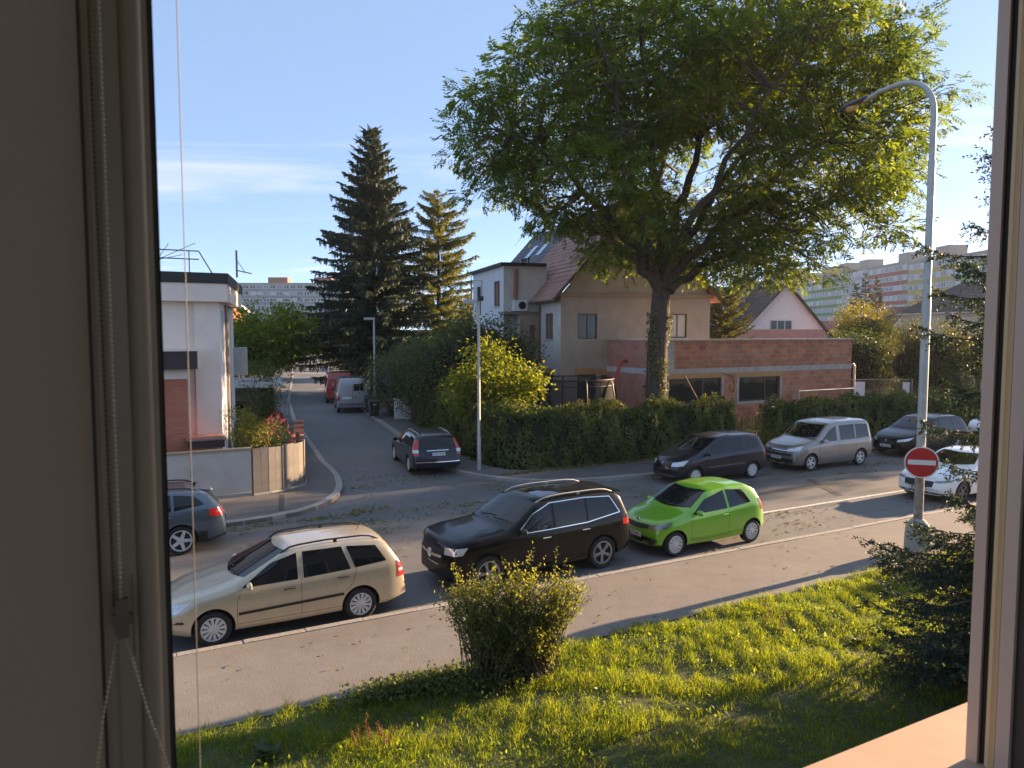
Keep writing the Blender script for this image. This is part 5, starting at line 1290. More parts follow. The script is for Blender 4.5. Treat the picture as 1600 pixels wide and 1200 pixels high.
M_rroof = mat_brick("far_red_roof", (.26, .10, .075), (.31, .13, .10), (.15, .07, .06), .4, .4, .02, .2)
small_house("cottage", "small white cottage with two gable windows and dark red roof", 60.3, 119, 6.6, 13, 5.6, 9.2, M_white, mat_brick("dark_red_roof", (.15, .065, .055), (.19, .085, .07), (.09, .05, .05), .4, .4, .02, .2), 0, [(1.9, 2.8, 5.4, 6.6), (3.7, 4.6, 5.4, 6.6)])
small_house("cottage", "white cottage with bright red roof beside the apartment block", 49.8, 112, 5.0, 9, 5.0, 8.0, M_white, M_rroof, R(-28), [])
small_house("cottage", "red roofed cottage behind the yellow-green tree", 54.0, 122, 9.0, 8, 4.6, 7.0, M_white, M_rroof, R(60), [])
small_house("cottage", "orange walled house with red tiled roof behind the walnut tree", -36.5, 88, 6.5, 9, 7.9, 9.9, mat("orange_render", (.55, .19, .08), .85, var=.08), M_rroof, R(62), [(1.0, 2.0, 5.6, 7.2)])
rh = thing("hipped_house", "cream house with dark hipped roof at the right edge", "house", (40.8, 68, 0), R(8))
hw = [(2.2, 3.0, 3.6, 5.4), (5.6, 6.4, 3.6, 5.4)]
wall_panel(9, 0, 6.9, hw).build("wall", mat("cream_wall", (.62, .55, .47), .9, var=.05), rh)
for h in hw: add_window(rh, (0, 0, 0), 0, h, M_wframe, mull=0)
wall_panel(8, 0, 6.9, []).build("wall", MATS["cream_wall"], rh, (0, 8, 0), R(-90)); MB().box(-.35, 9.35, -.35, 8.35, 6.9, 7.08).build("eaves", M_white, rh)
for p_, q_ in (((-.4, -.4), (9.4, -.4)), ((-.4, 8.4), (-.4, -.4)), ((9.4, -.4), (9.4, 8.4)), ((9.4, 8.4), (-.4, 8.4))):
    def rg(p): return (4.5, 4.0, 10.2)
    a_, b_ = Vector((*p_, 7.08)), Vector((*q_, 7.08)); r0, r1 = (Vector((3.6, 4, 10.0)), Vector((5.4, 4, 10.0)))
    if abs(p_[0]-q_[0]) < .1: r1 = r0 = (r0 if p_[0] < 0 else r1)
    elif p_[0] > q_[0]: r0, r1 = r1, r0
    slope_roof(rh, "roof", a_, b_, r0, r1, 12, M_btile)

# ---- apartment blocks
def apartment(name, label, org, rz, length, floors, ztop, fh, wallc, bandm, spacing, ww, wh_, first_floor=0, boxes=(), boxm=None, depth=12.0, light=None):
    """slab block: coloured parapet bands, window rows; local x along the facade, facing -y"""
    t = thing(name, label, "apartment block", (*org, 0), rz, "apartment blocks on the skyline")
    base = ztop-floors*fh
    MB().box(0, length, 0, depth, 0, ztop).build("wall", light or mat("panel_grey", (.42, .42, .42), .85, var=.06), t)
    MB().box(-.02, length+.02, -.1, depth+.1, ztop, ztop+.7).build("roof_parapet", M_concrete, t)
    fm = None; pm = None
    for f in range(first_floor, floors):
        z = base+f*fh
        MB().box(.02, length-.02, -.06, 0, z-.1, z+fh-wh_-.35).build("parapet_band", bandm, t)
        n = int((length-.6)/spacing)
        for k in range(n):
            x = .5+(length-1)*(k+.5)/n
            if fm is None:
                q = MB(); a, b, c, d = -ww/2, ww/2, 0, wh_
                q.box(a, a+.12, -.09, 0, c, d); q.box(b-.12, b, -.09, 0, c, d); q.box(a, b, -.09, 0, c, c+.12); q.box(a, b, -.09, 0, d-.12, d); q.box(-.07, .07, -.09, 0, c, d)
                fm = q.mesh("window", M_wwhite); pms = [MB().box(-ww/2+.06, ww/2-.06, -.05, -.03, .06, wh_-.06).mesh("pane", mm) for mm in (M_pane, mat("far_pane_mid", (.22, .24, .27), .15, var=.3, scale=.4), mat("far_pane_light", (.48, .48, .48), .3, var=.2, scale=.5))]
            w = link("window", fm, t, (x, 0, z+fh-wh_-.3)); link("pane", random.choice((pms[0], pms[0], pms[1], pms[2])), w)
    for (xa, xb, ya, yb, h) in boxes: MB().box(xa, xb, ya, yb, ztop+.7, ztop+.7+h).build("rooftop_housing", boxm or M_concrete, t)
    return t
def pm(nm, c): return mat(nm, c, .85, var=.05)
RB = R(-90)  # facade runs along -Y, facing -X
secs = [(287, 252, pm("band_green", (.16, .30, .15)), "green banded apartment block section right of the big tree", [(9, 15, 3, 8, 3), (24, 30, 3, 8, 3)], 25.2),
        (252, 235, pm("band_pale", (.42, .44, .46)), "pale grey apartment section behind the dark firs", [(4, 10, 3, 8, 3)], 24.9),
        (235, 211.5, pm("band_red", (.40, .13, .11)), "red banded apartment block section between pale grey and yellow", [(12, 18, 3, 8, 3)], 24.6),
        (211.5, 189.5, pm("band_yellow", (.46, .37, .14)), "yellow banded apartment block section behind the lamp post", [(8, 14, 3, 8, 3.2)], 24.2),
        (189.5, 172, pm("band_lime", (.25, .36, .12)), "lime green apartment block section at the right edge", [], 23.8)]
for y0, y1, bm_, lb, bx_, zt_ in secs:
    apartment("apartment_block", lb, (112, y0), RB, y0-y1-.05, 8, zt_, 2.85, None, bm_, 2.45, 1.75, 1.45, 2, bx_)
apartment("apartment_block", "distant grey apartment block left of the white gable house", (118, 400), RB, 95, 9, 28.5, 2.85, None, pm("band_cool", (.36, .38, .40)), 3.4, 2.1, 1.5, 4, [(10, 18, 3, 8, 3), (40, 48, 3, 8, 3), (74, 82, 3, 8, 3)])
apartment("apartment_block", "grey-blue apartment block with brown rooftop housings behind the walnut tree", (-134, 322), 0, 62, 8, 25.6, 2.85, None, pm("band_bluegrey", (.23, .28, .34)), 2.9, 2.3, 1.45, 2, [(28, 36.5, 3, 8, 2.6), (48, 55.5, 3, 8, 2.6)], pm("roof_brown", (.30, .14, .11)), light=pm("panel_bluegrey", (.34, .38, .42)))
# grey concrete block glimpsed above the larch
apartment("apartment_block", "far pale apartment block glimpsed between larch and annex", (-24, 340), 0, 30, 6, 18, 2.85, None, pm("band_far", (.35, .34, .34)), 3.2, 2.1, 1.4, 2, [(6, 12, 2, 6, 3)])
# ================================================================== vegetation
M_ash = mat_leaf("ash_leaf", [(0.058, 0.099, 0.030), (0.083, 0.131, 0.037), (0.113, 0.162, 0.043), (0.179, 0.193, 0.050)], trans=.5, tcol=(2.6, 2.3, .5))
M_needle = mat_leaf("spruce_needle", [(0.028, 0.050, 0.040), (0.044, 0.072, 0.054), (0.066, 0.094, 0.066), (0.11, 0.105, 0.06)], trans=.15, rough=.6)
M_larch = mat_leaf("larch_needle", [(0.070, 0.095, 0.038), (0.10, 0.125, 0.045), (0.15, 0.145, 0.05)], trans=.45)
M_walnut = mat_leaf("walnut_leaf", [(0.053, 0.096, 0.021), (0.096, 0.149, 0.025), (0.175, 0.201, 0.031)], trans=.45, tcol=(2.6, 2.2, .4))
M_ivy = mat_leaf("ivy_leaf", [(0.051, 0.080, 0.029), (0.080, 0.116, 0.037), (0.120, 0.149, 0.051), (0.200, 0.177, 0.069)], trans=.3, rough=.6)
M_dkl = mat_leaf("dark_shrub_leaf", [(0.042, 0.068, 0.038), (0.064, 0.101, 0.049), (0.094, 0.133, 0.060)], trans=.3, rough=.6)
M_lime = mat_leaf("lime_leaf", [(0.072, 0.111, 0.023), (0.124, 0.163, 0.031), (0.182, 0.202, 0.042)], trans=.5, tcol=(2.4, 2.1, .5))
M_will = mat_leaf("willow_leaf", [(0.056, 0.073, 0.033), (0.081, 0.098, 0.043), (0.119, 0.125, 0.056)], trans=.35)
M_priv = mat_leaf("privet_leaf", [(0.085, 0.115, 0.038), (0.13, 0.165, 0.05), (0.19, 0.21, 0.06), (0.27, 0.24, 0.08)], trans=.5, tcol=(2.0, 1.8, .6))
M_bark_g = mat("grey_bark", (0.10, 0.085, 0.07), .95, var=.35, scale=7, bump=.9, bscale=22)
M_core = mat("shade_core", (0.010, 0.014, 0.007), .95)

def branch(mb, p0, p1, r0, r1, bend=.12, seg=7, n=6):
    p0, p1 = Vector(p0), Vector(p1); L = (p1-p0).length
    off = Vector((random.uniform(-1, 1), random.uniform(-1, 1), random.uniform(-.4, .8)))*L*bend
    pts = []
    for k in range(n):
        q = k/(n-1); p = p0.lerp(p1, q)+off*math.sin(math.pi*q)
        if 0 < k < n-1: p += Vector((random.gauss(0, 1), random.gauss(0, 1), random.gauss(0, 1)))*L*.018
        pts.append(p)
    mb.tube(pts, [r0+(r1-r0)*k/(n-1) for k in range(n)], seg)
    return pts

# ---- the big ash-like tree
def big_tree():
    t = thing("broadleaf_tree", "huge spreading broadleaf tree with ivy-clad trunk behind the hedge", "tree", (6.4, 33.0, 0))
    PX = .02845  # metres per image pixel at the trunk's depth; limbs below are in image pixels
    def W(x, y, dy=0.0): return Vector(((x-1025)*PX, dy, 5.15+(519-y)*PX))
    random.seed(5); tb = MB()
    tb.tube([(-.05, 0, -.1), (0, 0, 1.0), (.05, .05, 2.6), (.10, .1, 4.6), (.18, .1, 6.2), (.2, .1, 7.0)], [.68, .50, .44, .42, .42, .38], 18)
    tb.build("trunk", M_bark, t, smooth=True)
    limbs = [((1030, 455), (985, 370), (900, 300), (800, 235), -2.0, .34), ((1030, 440), (1005, 350), (965, 260), (900, 140), 1.5, .32), ((1033, 430), (1025, 330), (1000, 200), (985, 60), -1.5, .34),
             ((1035, 430), (1060, 320), (1110, 200), (1150, 50), 2.5, .34), ((1035, 450), (1085, 380), (1180, 300), (1290, 220), -1.0, .36), ((1045, 455), (1110, 400), (1210, 350), (1370, 280), 1.8, .28),
             ((1030, 440), (1040, 330), (1060, 180), (1060, 40), 4.5, .28), ((1028, 445), (980, 380), (930, 330), (850, 290), 4.0, .25), ((1040, 440), (1090, 350), (1170, 230), (1280, 100), 4.0, .28), ((1036, 440), (1060, 350), (1100, 260), (1180, 150), -4.5, .26), ((1025, 445), (990, 350), (950, 230), (900, 100), -4.5, .26)]
    nodes = []
    for a, b, c, d, dy, r in limbs:
        lb = MB(); pa, pb, pc, pd = W(*a), W(*b, dy*.4), W(*c, dy*.8), W(*d, dy*1.2)
        pts = []
        for q in np.linspace(0, 1, 14):
            p = pa*(1-q)**3+3*pb*q*(1-q)**2+3*pc*q*q*(1-q)+pd*q**3
            if 0 < q < 1: p += Vector((random.gauss(0, .11), random.gauss(0, .11), random.gauss(0, .11)))
            pts.append(p)
        lb.tube(pts, [.8*r*(1-.82*k/13) for k in range(14)], 9); lb.build("limb", M_bark, t, smooth=True)
        nodes += [(p, r*(1-.82*k/13)) for k, p in enumerate(pts) if k > 3]
    # crown envelope: ellipsoids in image pixels, depth radius in metres
    ell = [(785, 230, 70, 110, 3.4, 0), (875, 165, 115, 115, 4.5, 0), (1010, 125, 140, 105, 6.0, 0), (1160, 115, 150, 95, 6.0, 0), (1285, 130, 110, 95, 5.0, 0), (1375, 185, 60, 85, 3.4, 0),
           (910, 290, 130, 70, 4.5, -1), (985, 360, 85, 60, 4.0, 0), (1085, 385, 60, 45, 3.5, 1.5), (1190, 365, 95, 70, 4.0, 0), (1250, 270, 120, 90, 5.5, 0), (1335, 270, 70, 65, 3.4, 0), (1110, 250, 150, 100, 6.5, 1), (955, 345, 50, 36, 2.6, -1), (1150, 395, 70, 38, 3.0, 0), (1240, 390, 50, 34, 2.6, 0), (1370, 345, 28, 40, 1.5, 0), (1270, 410, 30, 28, 1.5, 0), (980, 60, 120, 45, 4.0, 0), (1230, 60, 140, 45, 4.0, 0)]
    wgt = np.array([e[2]*e[3]*e[4] for e in ell]); wgt = wgt**.72; wgt /= wgt.sum()
    cl = []; r = np.random.default_rng(3)
    while len(cl) < 600:
        e = ell[r.choice(len(ell), p=wgt)]
        d = r.normal(size=3); d /= np.linalg.norm(d); rad = r.uniform(.45, 1)**.45
        p = W(e[0], e[1], e[5])+Vector((d[0]*e[2]*PX*rad, d[1]*e[4]*rad, d[2]*e[3]*PX*rad))
        if p.z < 5.0: continue
        ix, iy = 1025+p.x/PX, 519-(p.z-5.15)/PX
        if ix > 1424 or ix < 705 or iy < 22: continue
        if 985 < ix < 1120 and 255 < iy < 470 and p.y < .8 and r.random() < .8: continue   # the fork stays open
        if math.sin(p.x*.9+1.3)*math.sin(p.z*1.05+.4)*math.sin(p.y*.7+.8)+.35*math.sin(p.x*2.1-p.z*1.7) < -.6: continue
        if all((p-q).length > .86 for q in cl): cl.append(p)
    tw = MB(); P = []; D = []; NN = []; LL = []; WW = []; TT = []
    for c in cl:
        best = min(nodes, key=lambda nd: (nd[0]-c).length+.25*max(0, nd[0].z-c.z)); st = best[0]
        pts = branch(tw, st, c, min(.07, best[1]*.5)+.01, .012, .10, 5, 5)
        for k in range(3):
            e = c+Vector(r.normal(0, .62, 3)); branch(tw, pts[3], e, .02, .005, .12, 3, 3)
        # pinnate leaves around the cluster
        m_ = int(r.integers(28, 42)); ct = r.uniform(-.1, .5); ks = r.uniform(.78, 1.2)
        for _ in range(m_):
            o = np.array(c)+np.clip(r.normal(0, 1, 3), -1.5, 1.5)*np.array([.48, .48, .34])
            ax = (o-np.array(c)); ax = ax/(np.linalg.norm(ax)+1e-6)+r.normal(0, .45, 3); ax[2] -= .35; ax /= np.linalg.norm(ax)
            up = np.array([0, 0, 1.0])+r.normal(0, .35, 3); sd = np.cross(ax, up); sd /= np.linalg.norm(sd)
            Lr = r.uniform(.32, .56)
            for j in range(4):
                q = .25+.22*j; b = o+ax*Lr*q-np.array([0, 0, .05*q*q])
                for s in (-1, 1):
                    P.append(b); D.append(ax*.55+sd*s*.9+np.array([0, 0, -.22])); NN.append(up); LL.append(ks*r.uniform(.15, .26)); WW.append(ks*r.uniform(.065, .105)); TT.append(np.clip(ct+r.normal(.18, .16), 0, 1))
            P.append(o+ax*Lr); D.append(ax+np.array([0, 0, -.2])); NN.append(up); LL.append(.22); WW.append(.09); TT.append(np.clip(ct+r.normal(.18, .16), 0, 1))
    tw.build("twigs", M_bark, t, smooth=True)["kind"] = "stuff"
    o = link("crown", leaf_mesh("crown", P, D, NN, LL, WW, TT, M_ash), t)
    # ivy on the trunk
    N = 3000; z = r.uniform(.2, 6.0, N)**1.0; a = r.uniform(0, 2*np.pi, N); keep = (np.sin(a*2+z*1.3)+np.sin(a*3.1-z*.7)*.6+r.normal(0, .5, N) > .35) | (z < 1.4); z = z[keep]; a = a[keep]; N = len(z)
    rad = .45+r.uniform(0, .10, N)+.12*np.clip(1-z, 0, 1)
    Pn = np.stack([rad*np.cos(a)+.02*z, rad*np.sin(a), z], 1); nr = np.stack([np.cos(a), np.sin(a), np.zeros(N)], 1)
    link("ivy", leaf_mesh("ivy", Pn, nr*.5+rdir(N, -.3), nr+rdir(N)*.5, r.uniform(.08, .15, N), r.uniform(.07, .12, N), r.uniform(0, 1, N), M_ivy), t)
    st = MB()
    for k in range(7):
        a0 = r.uniform(0, 6.28); st.tube([((.46)*math.cos(a0+.25*math.sin(q*4+k))+.02*q*5, 0.46*math.sin(a0+.25*math.sin(q*4+k)), q*5.2) for q in np.linspace(.03, 1, 9)], .03, 5)
    st.build("ivy_stems", M_bark_g, t, smooth=True)["kind"] = "stuff"
big_tree()

# ---- conifers
def conifer(name, label, loc, H, Rm, m, nb, seed, droop=.25, top=.02, zmin=.06, twig=.55, tw_w=.13, dens=15, up0=.25, shape=.85, sag=0.0, bare=0.0, group=None, cat="tree"):
    r = np.random.default_rng(seed); random.seed(seed)
    t = thing(name, label, cat, loc, r.uniform(0, 6), group)
    tr = MB(); tr.tube([(0, 0, -.1), (.03, 0, H*.3), (0, .04, H*.65), (0, 0, H)], [H*.015+.06, H*.011+.04, H*.006+.02, .012], 9); tr.build("trunk", M_bark, t, smooth=True)
    bb = MB(); P = []; D = []; N_ = []; L = []; W_ = []
    for k in range(nb):
        f = zmin+(1-zmin-top)*(max(0.0, k+r.uniform(-.4, .4))/nb)**.92; f = min(max(f, zmin), .99); z = H*f
        a = k*2.399+r.uniform(-.5, .5); z += r.normal(0, .012)*H
        Lb = Rm*((1-f)/(1-zmin))**shape*r.uniform(.72, 1.12)+.12
        if bare and r.random() < bare: continue
        n = 9; pts = []
        for q in np.linspace(0, 1, n):
            zz_ = z+Lb*(up0*q*(1 if f > .5 else .6)-droop*q*q*(1.6-f)+.16*q**4)
            pts.append(np.array([math.cos(a)*Lb*q, math.sin(a)*Lb*q, zz_]))
        bb.tube(pts, [max(.006, .010+.014*Lb*(1-q)*.35) for q in np.linspace(0, 1, n)], 5)
        nt_ = max(6, int(Lb*dens))
        for j in range(nt_):
            q = .12+.88*(j+r.random())/nt_; i = min(int(q*(n-1)), n-2); p = pts[i]+(pts[i+1]-pts[i])*(q*(n-1)-i)
            dr = pts[i+1]-pts[i]; dr = dr/np.linalg.norm(dr); sdv = np.array([-math.sin(a), math.cos(a), 0])*(1 if j % 2 else -1)
            tl = twig*(1-.55*q)*r.uniform(.6, 1.15)*min(1, .45+Lb/Rm)
            dv = dr*r.uniform(.5, .9)+sdv*r.uniform(.45, 1.0)+np.array([0, 0, r.uniform(-.30, .10)-sag])
            for rep in range(2):
                P.append(p); D.append(dv+r.normal(0, .14, 3)); N_.append(np.array([0, 0, 1.0])*(1 if rep == 0 else .25)+r.normal(0, .4, 3)+sdv*(0 if rep == 0 else .2)); L.append(tl); W_.append(tw_w*r.uniform(.7, 1.2))
            if sag > 0:
                P.append(p); D.append(np.array([r.normal(0, .2), r.normal(0, .2), -1.0])); N_.append(r.normal(0, 1, 3)); L.append(tl*1.1); W_.append(tw_w*.8)
        P.append(pts[-2]); D.append(pts[-1]-pts[-2]); N_.append(np.array([0, 0, 1.0])); L.append(twig*.6); W_.append(tw_w)
    bb.build("branches", M_bark, t, smooth=True)["kind"] = "stuff"
    # split every spray into several slim needle tufts
    P = np.array(P); D = np.array(D); D /= np.linalg.norm(D, axis=1, keepdims=True); L = np.array(L); W_ = np.array(W_); N_ = np.array(N_); n0 = len(P)
    Sd = np.cross(D, N_); Sd /= (np.linalg.norm(Sd, axis=1, keepdims=True)+1e-9)
    PP = []; DD = []; NN = []; LL = []; WW = []
    for q in (0.0, .28, .55, .82):
        for s in ((0,) if q == .82 else (-1, 1)):
            PP.append(P+D*(L*q)[:, None]); DD.append(D+Sd*s*.75+r.normal(0, .12, (n0, 3))); NN.append(N_); LL.append(L*(.42-.16*q)); WW.append(W_*.74)
    PP = np.concatenate(PP); M_ = len(PP)
    link("foliage", leaf_mesh("foliage", PP, np.concatenate(DD), np.concatenate(NN), np.concatenate(LL), np.concatenate(WW), np.clip(r.normal(.42, .24, M_), 0, 1), m, curl=.05), t)
    return t
conifer("spruce_tree", "tall dark spruce standing at the right of the side street", (-11.6, 62.5, 0), 22.0, 7.0, M_needle, 300, 7, zmin=.09, droop=.26, twig=.95, tw_w=.24, dens=7, up0=.34, shape=.78, sag=.22)
conifer("larch_tree", "yellowish larch with drooping sparse branches beside the tall spruce", (-6.5, 66.0, 0), 17.8, 5.4, M_larch, 170, 9, droop=.16, twig=.85, tw_w=.14, dens=7.5, up0=.22, shape=.5, sag=.55, bare=.12)
conifer("larch_tree", "small thin larch against the sky left of the annex", (-3.3, 60.0, 0), 10.2, 2.6, M_larch, 46, 10, droop=.12, twig=.5, tw_w=.10, dens=8, up0=.15, shape=.4, sag=.5, bare=.15)
conifer("garden_conifer", "rounded grey-green conifer between brown house and white gable", (15.0, 52.5, 0), 8.3, 2.9, M_will, 110, 12, droop=.05, twig=.6, tw_w=.16, dens=11, up0=.35, shape=.42)
for i, (x, y, h, lb) in enumerate(((69.2, 150, 15.0, "left of three dark firs before the pale apartment section"), (71.4, 151, 17.2, "tallest middle fir of three before the apartment block"), (74.3, 152, 16.2, "right of three dark firs before the red apartment section"))):
    conifer("fir_tree", lb, (x, y, 0), h, 3.4, M_needle, 80, 20+i, twig=1.0, tw_w=.3, dens=7, up0=.3, group="firs before the apartment blocks")
conifer("fir_tree", "dark fir beyond the side street, left of the tall spruce", (-20.0, 102, 0), 11.5, 3.4, M_needle, 70, 31, twig=.9, tw_w=.28, dens=7)

# ---- leafy trees and shrubs made of leaf clouds round a branch frame
def leafy(name, label, loc, ells, m, nleaf, L, Wd, seed, trunk=None, core=.0, cat="tree", group=None, shell=.55, hang=0.0, ncl=60, clr=.35, foot=None, tint=None, lowcut=None):
    """ells: (x,y,z,rx,ry,rz) relative to loc; leaves gather in clumps on and inside the lobes"""
    r = np.random.default_rng(seed); random.seed(seed)
    t = thing(name, label, cat, loc, 0, group)
    wg = np.array([e[3]*e[4]*e[5] for e in ells])**.7; wg /= wg.sum()
    idx = r.choice(len(ells), ncl, p=wg); d = r.normal(size=(ncl, 3)); d /= np.linalg.norm(d, axis=1, keepdims=True)
    E = np.array(ells); rad = r.uniform(shell, 1, ncl)**.6
    C = E[idx, :3]+d*E[idx, 3:]*rad[:, None]
    if lowcut is not None: C[:, 2] = np.maximum(C[:, 2], lowcut+r.uniform(0, .3, ncl))
    tb = MB()
    if trunk:
        h, r0 = trunk; base = Vector((0, 0, -.05)); top = Vector((0, 0, h)); tb.tube([base, (r.normal(0, .05), 0, h*.5), top], [r0*1.15, r0*.9, r0*.7], 9)
        root = top
    else: root = Vector((0, 0, 0.05))
    for c in C: 
        s = Vector(foot[r.integers(len(foot))]) if foot else root
        branch(tb, s, c, (trunk[1]*.35 if trunk else .025), .006, .12, 4, 4)
    tb.build("trunk" if trunk else "stems", M_bark_g, t, smooth=True)
    k = r.integers(0, ncl, nleaf); sc = clr*(.7+.6*r.random(ncl))
    P = C[k]+r.normal(0, 1, (nleaf, 3))*sc[k][:, None]*np.array([1, 1, .8])
    if lowcut is not None: P[:, 2] = np.maximum(P[:, 2], .02)
    out = P-C[k]; out /= np.linalg.norm(out, axis=1, keepdims=True)+1e-6
    Dv = out*.8+r.normal(0, .6, (nleaf, 3)); Dv[:, 2] -= .25+hang
    ct = r.uniform(-.15, .25, ncl)
    tt = np.clip(r.normal(.4, .2, nleaf)+ct[k], 0, 1) if tint is None else tint(P, r)
    link("crown" if trunk else "foliage", leaf_mesh("crown", P, Dv, r.normal(0, .6, (nleaf, 3))+np.array([0, 0, 1]), r.uniform(.7, 1.25, nleaf)*L, r.uniform(.7, 1.25, nleaf)*Wd, tt, m), t)
    if core:
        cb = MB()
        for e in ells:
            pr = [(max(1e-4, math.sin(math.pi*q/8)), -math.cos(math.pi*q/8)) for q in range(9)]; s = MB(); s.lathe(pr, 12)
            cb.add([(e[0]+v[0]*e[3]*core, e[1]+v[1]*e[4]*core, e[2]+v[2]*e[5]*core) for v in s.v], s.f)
        cb.build("crown_shade_core", M_core, t, smooth=True)  # near-black lobes stand in for shade deep inside the leaves
    return t
leafy("walnut_tree", "round bright green tree overhanging the left of the side street", (-18.9, 58, 0), [(0, 0, 5.2, 3.0, 3.0, 2.2), (-1.6, .3, 4.4, 2.2, 2.4, 1.8), (1.4, -.3, 4.8, 2.0, 2.4, 1.7), (-.2, .4, 3.5, 2.6, 2.6, 1.1)], M_walnut, 15000, .30, .15, 41, trunk=(2.4, .22), ncl=120, clr=.5)
leafy("yellow_tree", "young yellow-green sunlit tree just inside the corner hedge", (-.9, 31.2, 0), [(.0, 0, 3.4, 1.0, 1.0, 1.15), (-.8, 0, 2.6, .85, .9, .8), (.9, .2, 2.6, .85, .9, .9), (1.6, .3, 3.2, .3, .35, .85), (-.3, .1, 4.2, .35, .3, .6), (-.1, -.2, 2.1, 1.5, 1.0, .7)], M_lime, 7200, .19, .10, 42, trunk=(1.3, .09), ncl=95, clr=.30)
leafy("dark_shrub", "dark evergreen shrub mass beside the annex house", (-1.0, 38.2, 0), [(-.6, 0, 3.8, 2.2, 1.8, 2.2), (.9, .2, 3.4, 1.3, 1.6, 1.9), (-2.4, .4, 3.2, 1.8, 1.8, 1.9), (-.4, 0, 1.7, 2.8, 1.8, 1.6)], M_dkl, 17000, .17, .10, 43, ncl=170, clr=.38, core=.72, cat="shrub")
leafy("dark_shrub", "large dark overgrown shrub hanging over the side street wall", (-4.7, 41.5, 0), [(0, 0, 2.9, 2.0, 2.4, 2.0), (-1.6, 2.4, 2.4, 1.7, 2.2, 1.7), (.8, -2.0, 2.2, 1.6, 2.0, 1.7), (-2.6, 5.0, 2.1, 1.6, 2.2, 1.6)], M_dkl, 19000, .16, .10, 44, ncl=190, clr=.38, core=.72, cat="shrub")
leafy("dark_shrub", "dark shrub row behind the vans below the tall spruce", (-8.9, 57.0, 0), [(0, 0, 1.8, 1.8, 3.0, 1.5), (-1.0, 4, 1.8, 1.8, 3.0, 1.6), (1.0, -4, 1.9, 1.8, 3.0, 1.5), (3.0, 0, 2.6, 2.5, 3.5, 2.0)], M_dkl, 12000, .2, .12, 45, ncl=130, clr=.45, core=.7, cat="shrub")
leafy("roadside_tree", "dark leafy trees closing the far end of the side street", (-46, 190, 0), [(0, 0, 5, 7, 5, 4.5), (9, 4, 6, 7, 5, 5), (-12, 0, 5, 7, 5, 4.5)], M_dkl, 7000, .5, .3, 46, trunk=(3, .3), ncl=90, clr=1.0, core=.6)
leafy("golden_tree", "round tree with golden sunlit top behind the brick extension", (35.4, 75, 0), [(0, 0, 5.2, 3.0, 2.8, 2.8), (-1.4, 0, 3.6, 2.4, 2.4, 2.2), (1.6, 0, 3.6, 2.4, 2.4, 2.2)], mat_leaf("golden_leaf", [(0.090, 0.102, 0.022), (0.156, 0.156, 0.026), (0.228, 0.204, 0.036)], trans=.45, tcol=(2.2, 1.9, .4)), 12000, .24, .13, 47, trunk=(2.0, .2), ncl=110, clr=.5, core=.55)
leafy("willow_tree", "weeping willow with hanging grey-green foliage right of the extension", (27.6, 49.5, 0), [(0, 0, 4.0, 2.6, 2.4, 2.2), (-1.4, 0, 2.9, 1.4, 1.6, 1.8), (1.6, .4, 3.2, 1.8, 1.8, 2.2), (.2, 0, 2.0, 2.6, 2.0, 1.2)], M_will, 16000, .22, .05, 48, trunk=(2.4, .22), ncl=120, clr=.42, hang=1.4, core=.5)
leafy("willow_tree", "second leafy willow mass behind the lamp post", (33.0, 52.5, 0), [(0, 0, 3.6, 2.8, 2.4, 2.6), (2.6, 0, 3.6, 2.4, 2.4, 2.6)], M_will, 11000, .24, .06, 49, trunk=(2.0, .2), ncl=90, clr=.45, hang=1.1, core=.55)
leafy("hedge_tree", "dark clipped hornbeam block behind the site fence", (26.2, 57, 0), [(-1.6, 0, 2.6, 1.6, 1.4, 2.3), (.4, 0, 2.7, 1.8, 1.4, 2.4), (2.2, 0, 2.5, 1.6, 1.4, 2.2)], M_dkl, 9000, .2, .12, 50, ncl=110, clr=.38, core=.75, cat="hedge")
leafy("background_tree", "pale tree top in front of the lime apartment section", (54, 96, 0), [(0, 0, 7, 2.6, 2.5, 3.2), (1.5, 0, 5.2, 2.5, 2.5, 2.5)], mat_leaf("pale_leaf", [(.07, .08, .04), (.10, .105, .05), (.15, .13, .06)], trans=.4), 6000, .3, .15, 51, trunk=(3, .2), ncl=70, clr=.55)
for i, (x, y, s, lb) in enumerate(((31, 92, 1.0, "green tree behind the white gable house"), (44, 88, .9, "green tree below the red roofed cottage"), (-28, 78, 1.1, "dark green tree beyond the walnut on the left"), (-46, 110, 1.6, "tree in front of the grey-blue apartment block"), (-5, 88, 1.3, "tree behind the larch, right of the side street"), (6, 96, 1.4, "tree behind the double house"), (-16, 84, 1.1, "yellowing tree in the gap behind the tall spruce"))):
    leafy("background_tree", lb, (x, y, 0), [(0, 0, 3.6*s, 3*s, 2.6*s, 2.6*s), (2*s, 0, 3.0*s, 2.4*s, 2.2*s, 2.2*s), (-2*s, 0, 3.0*s, 2.4*s, 2.2*s, 2.2*s)], M_walnut if i in (0, 1, 6) else M_dkl, 5500, .34, .19, 60+i, trunk=(2, .2), ncl=70, clr=.6, core=.55, group="trees among the houses")

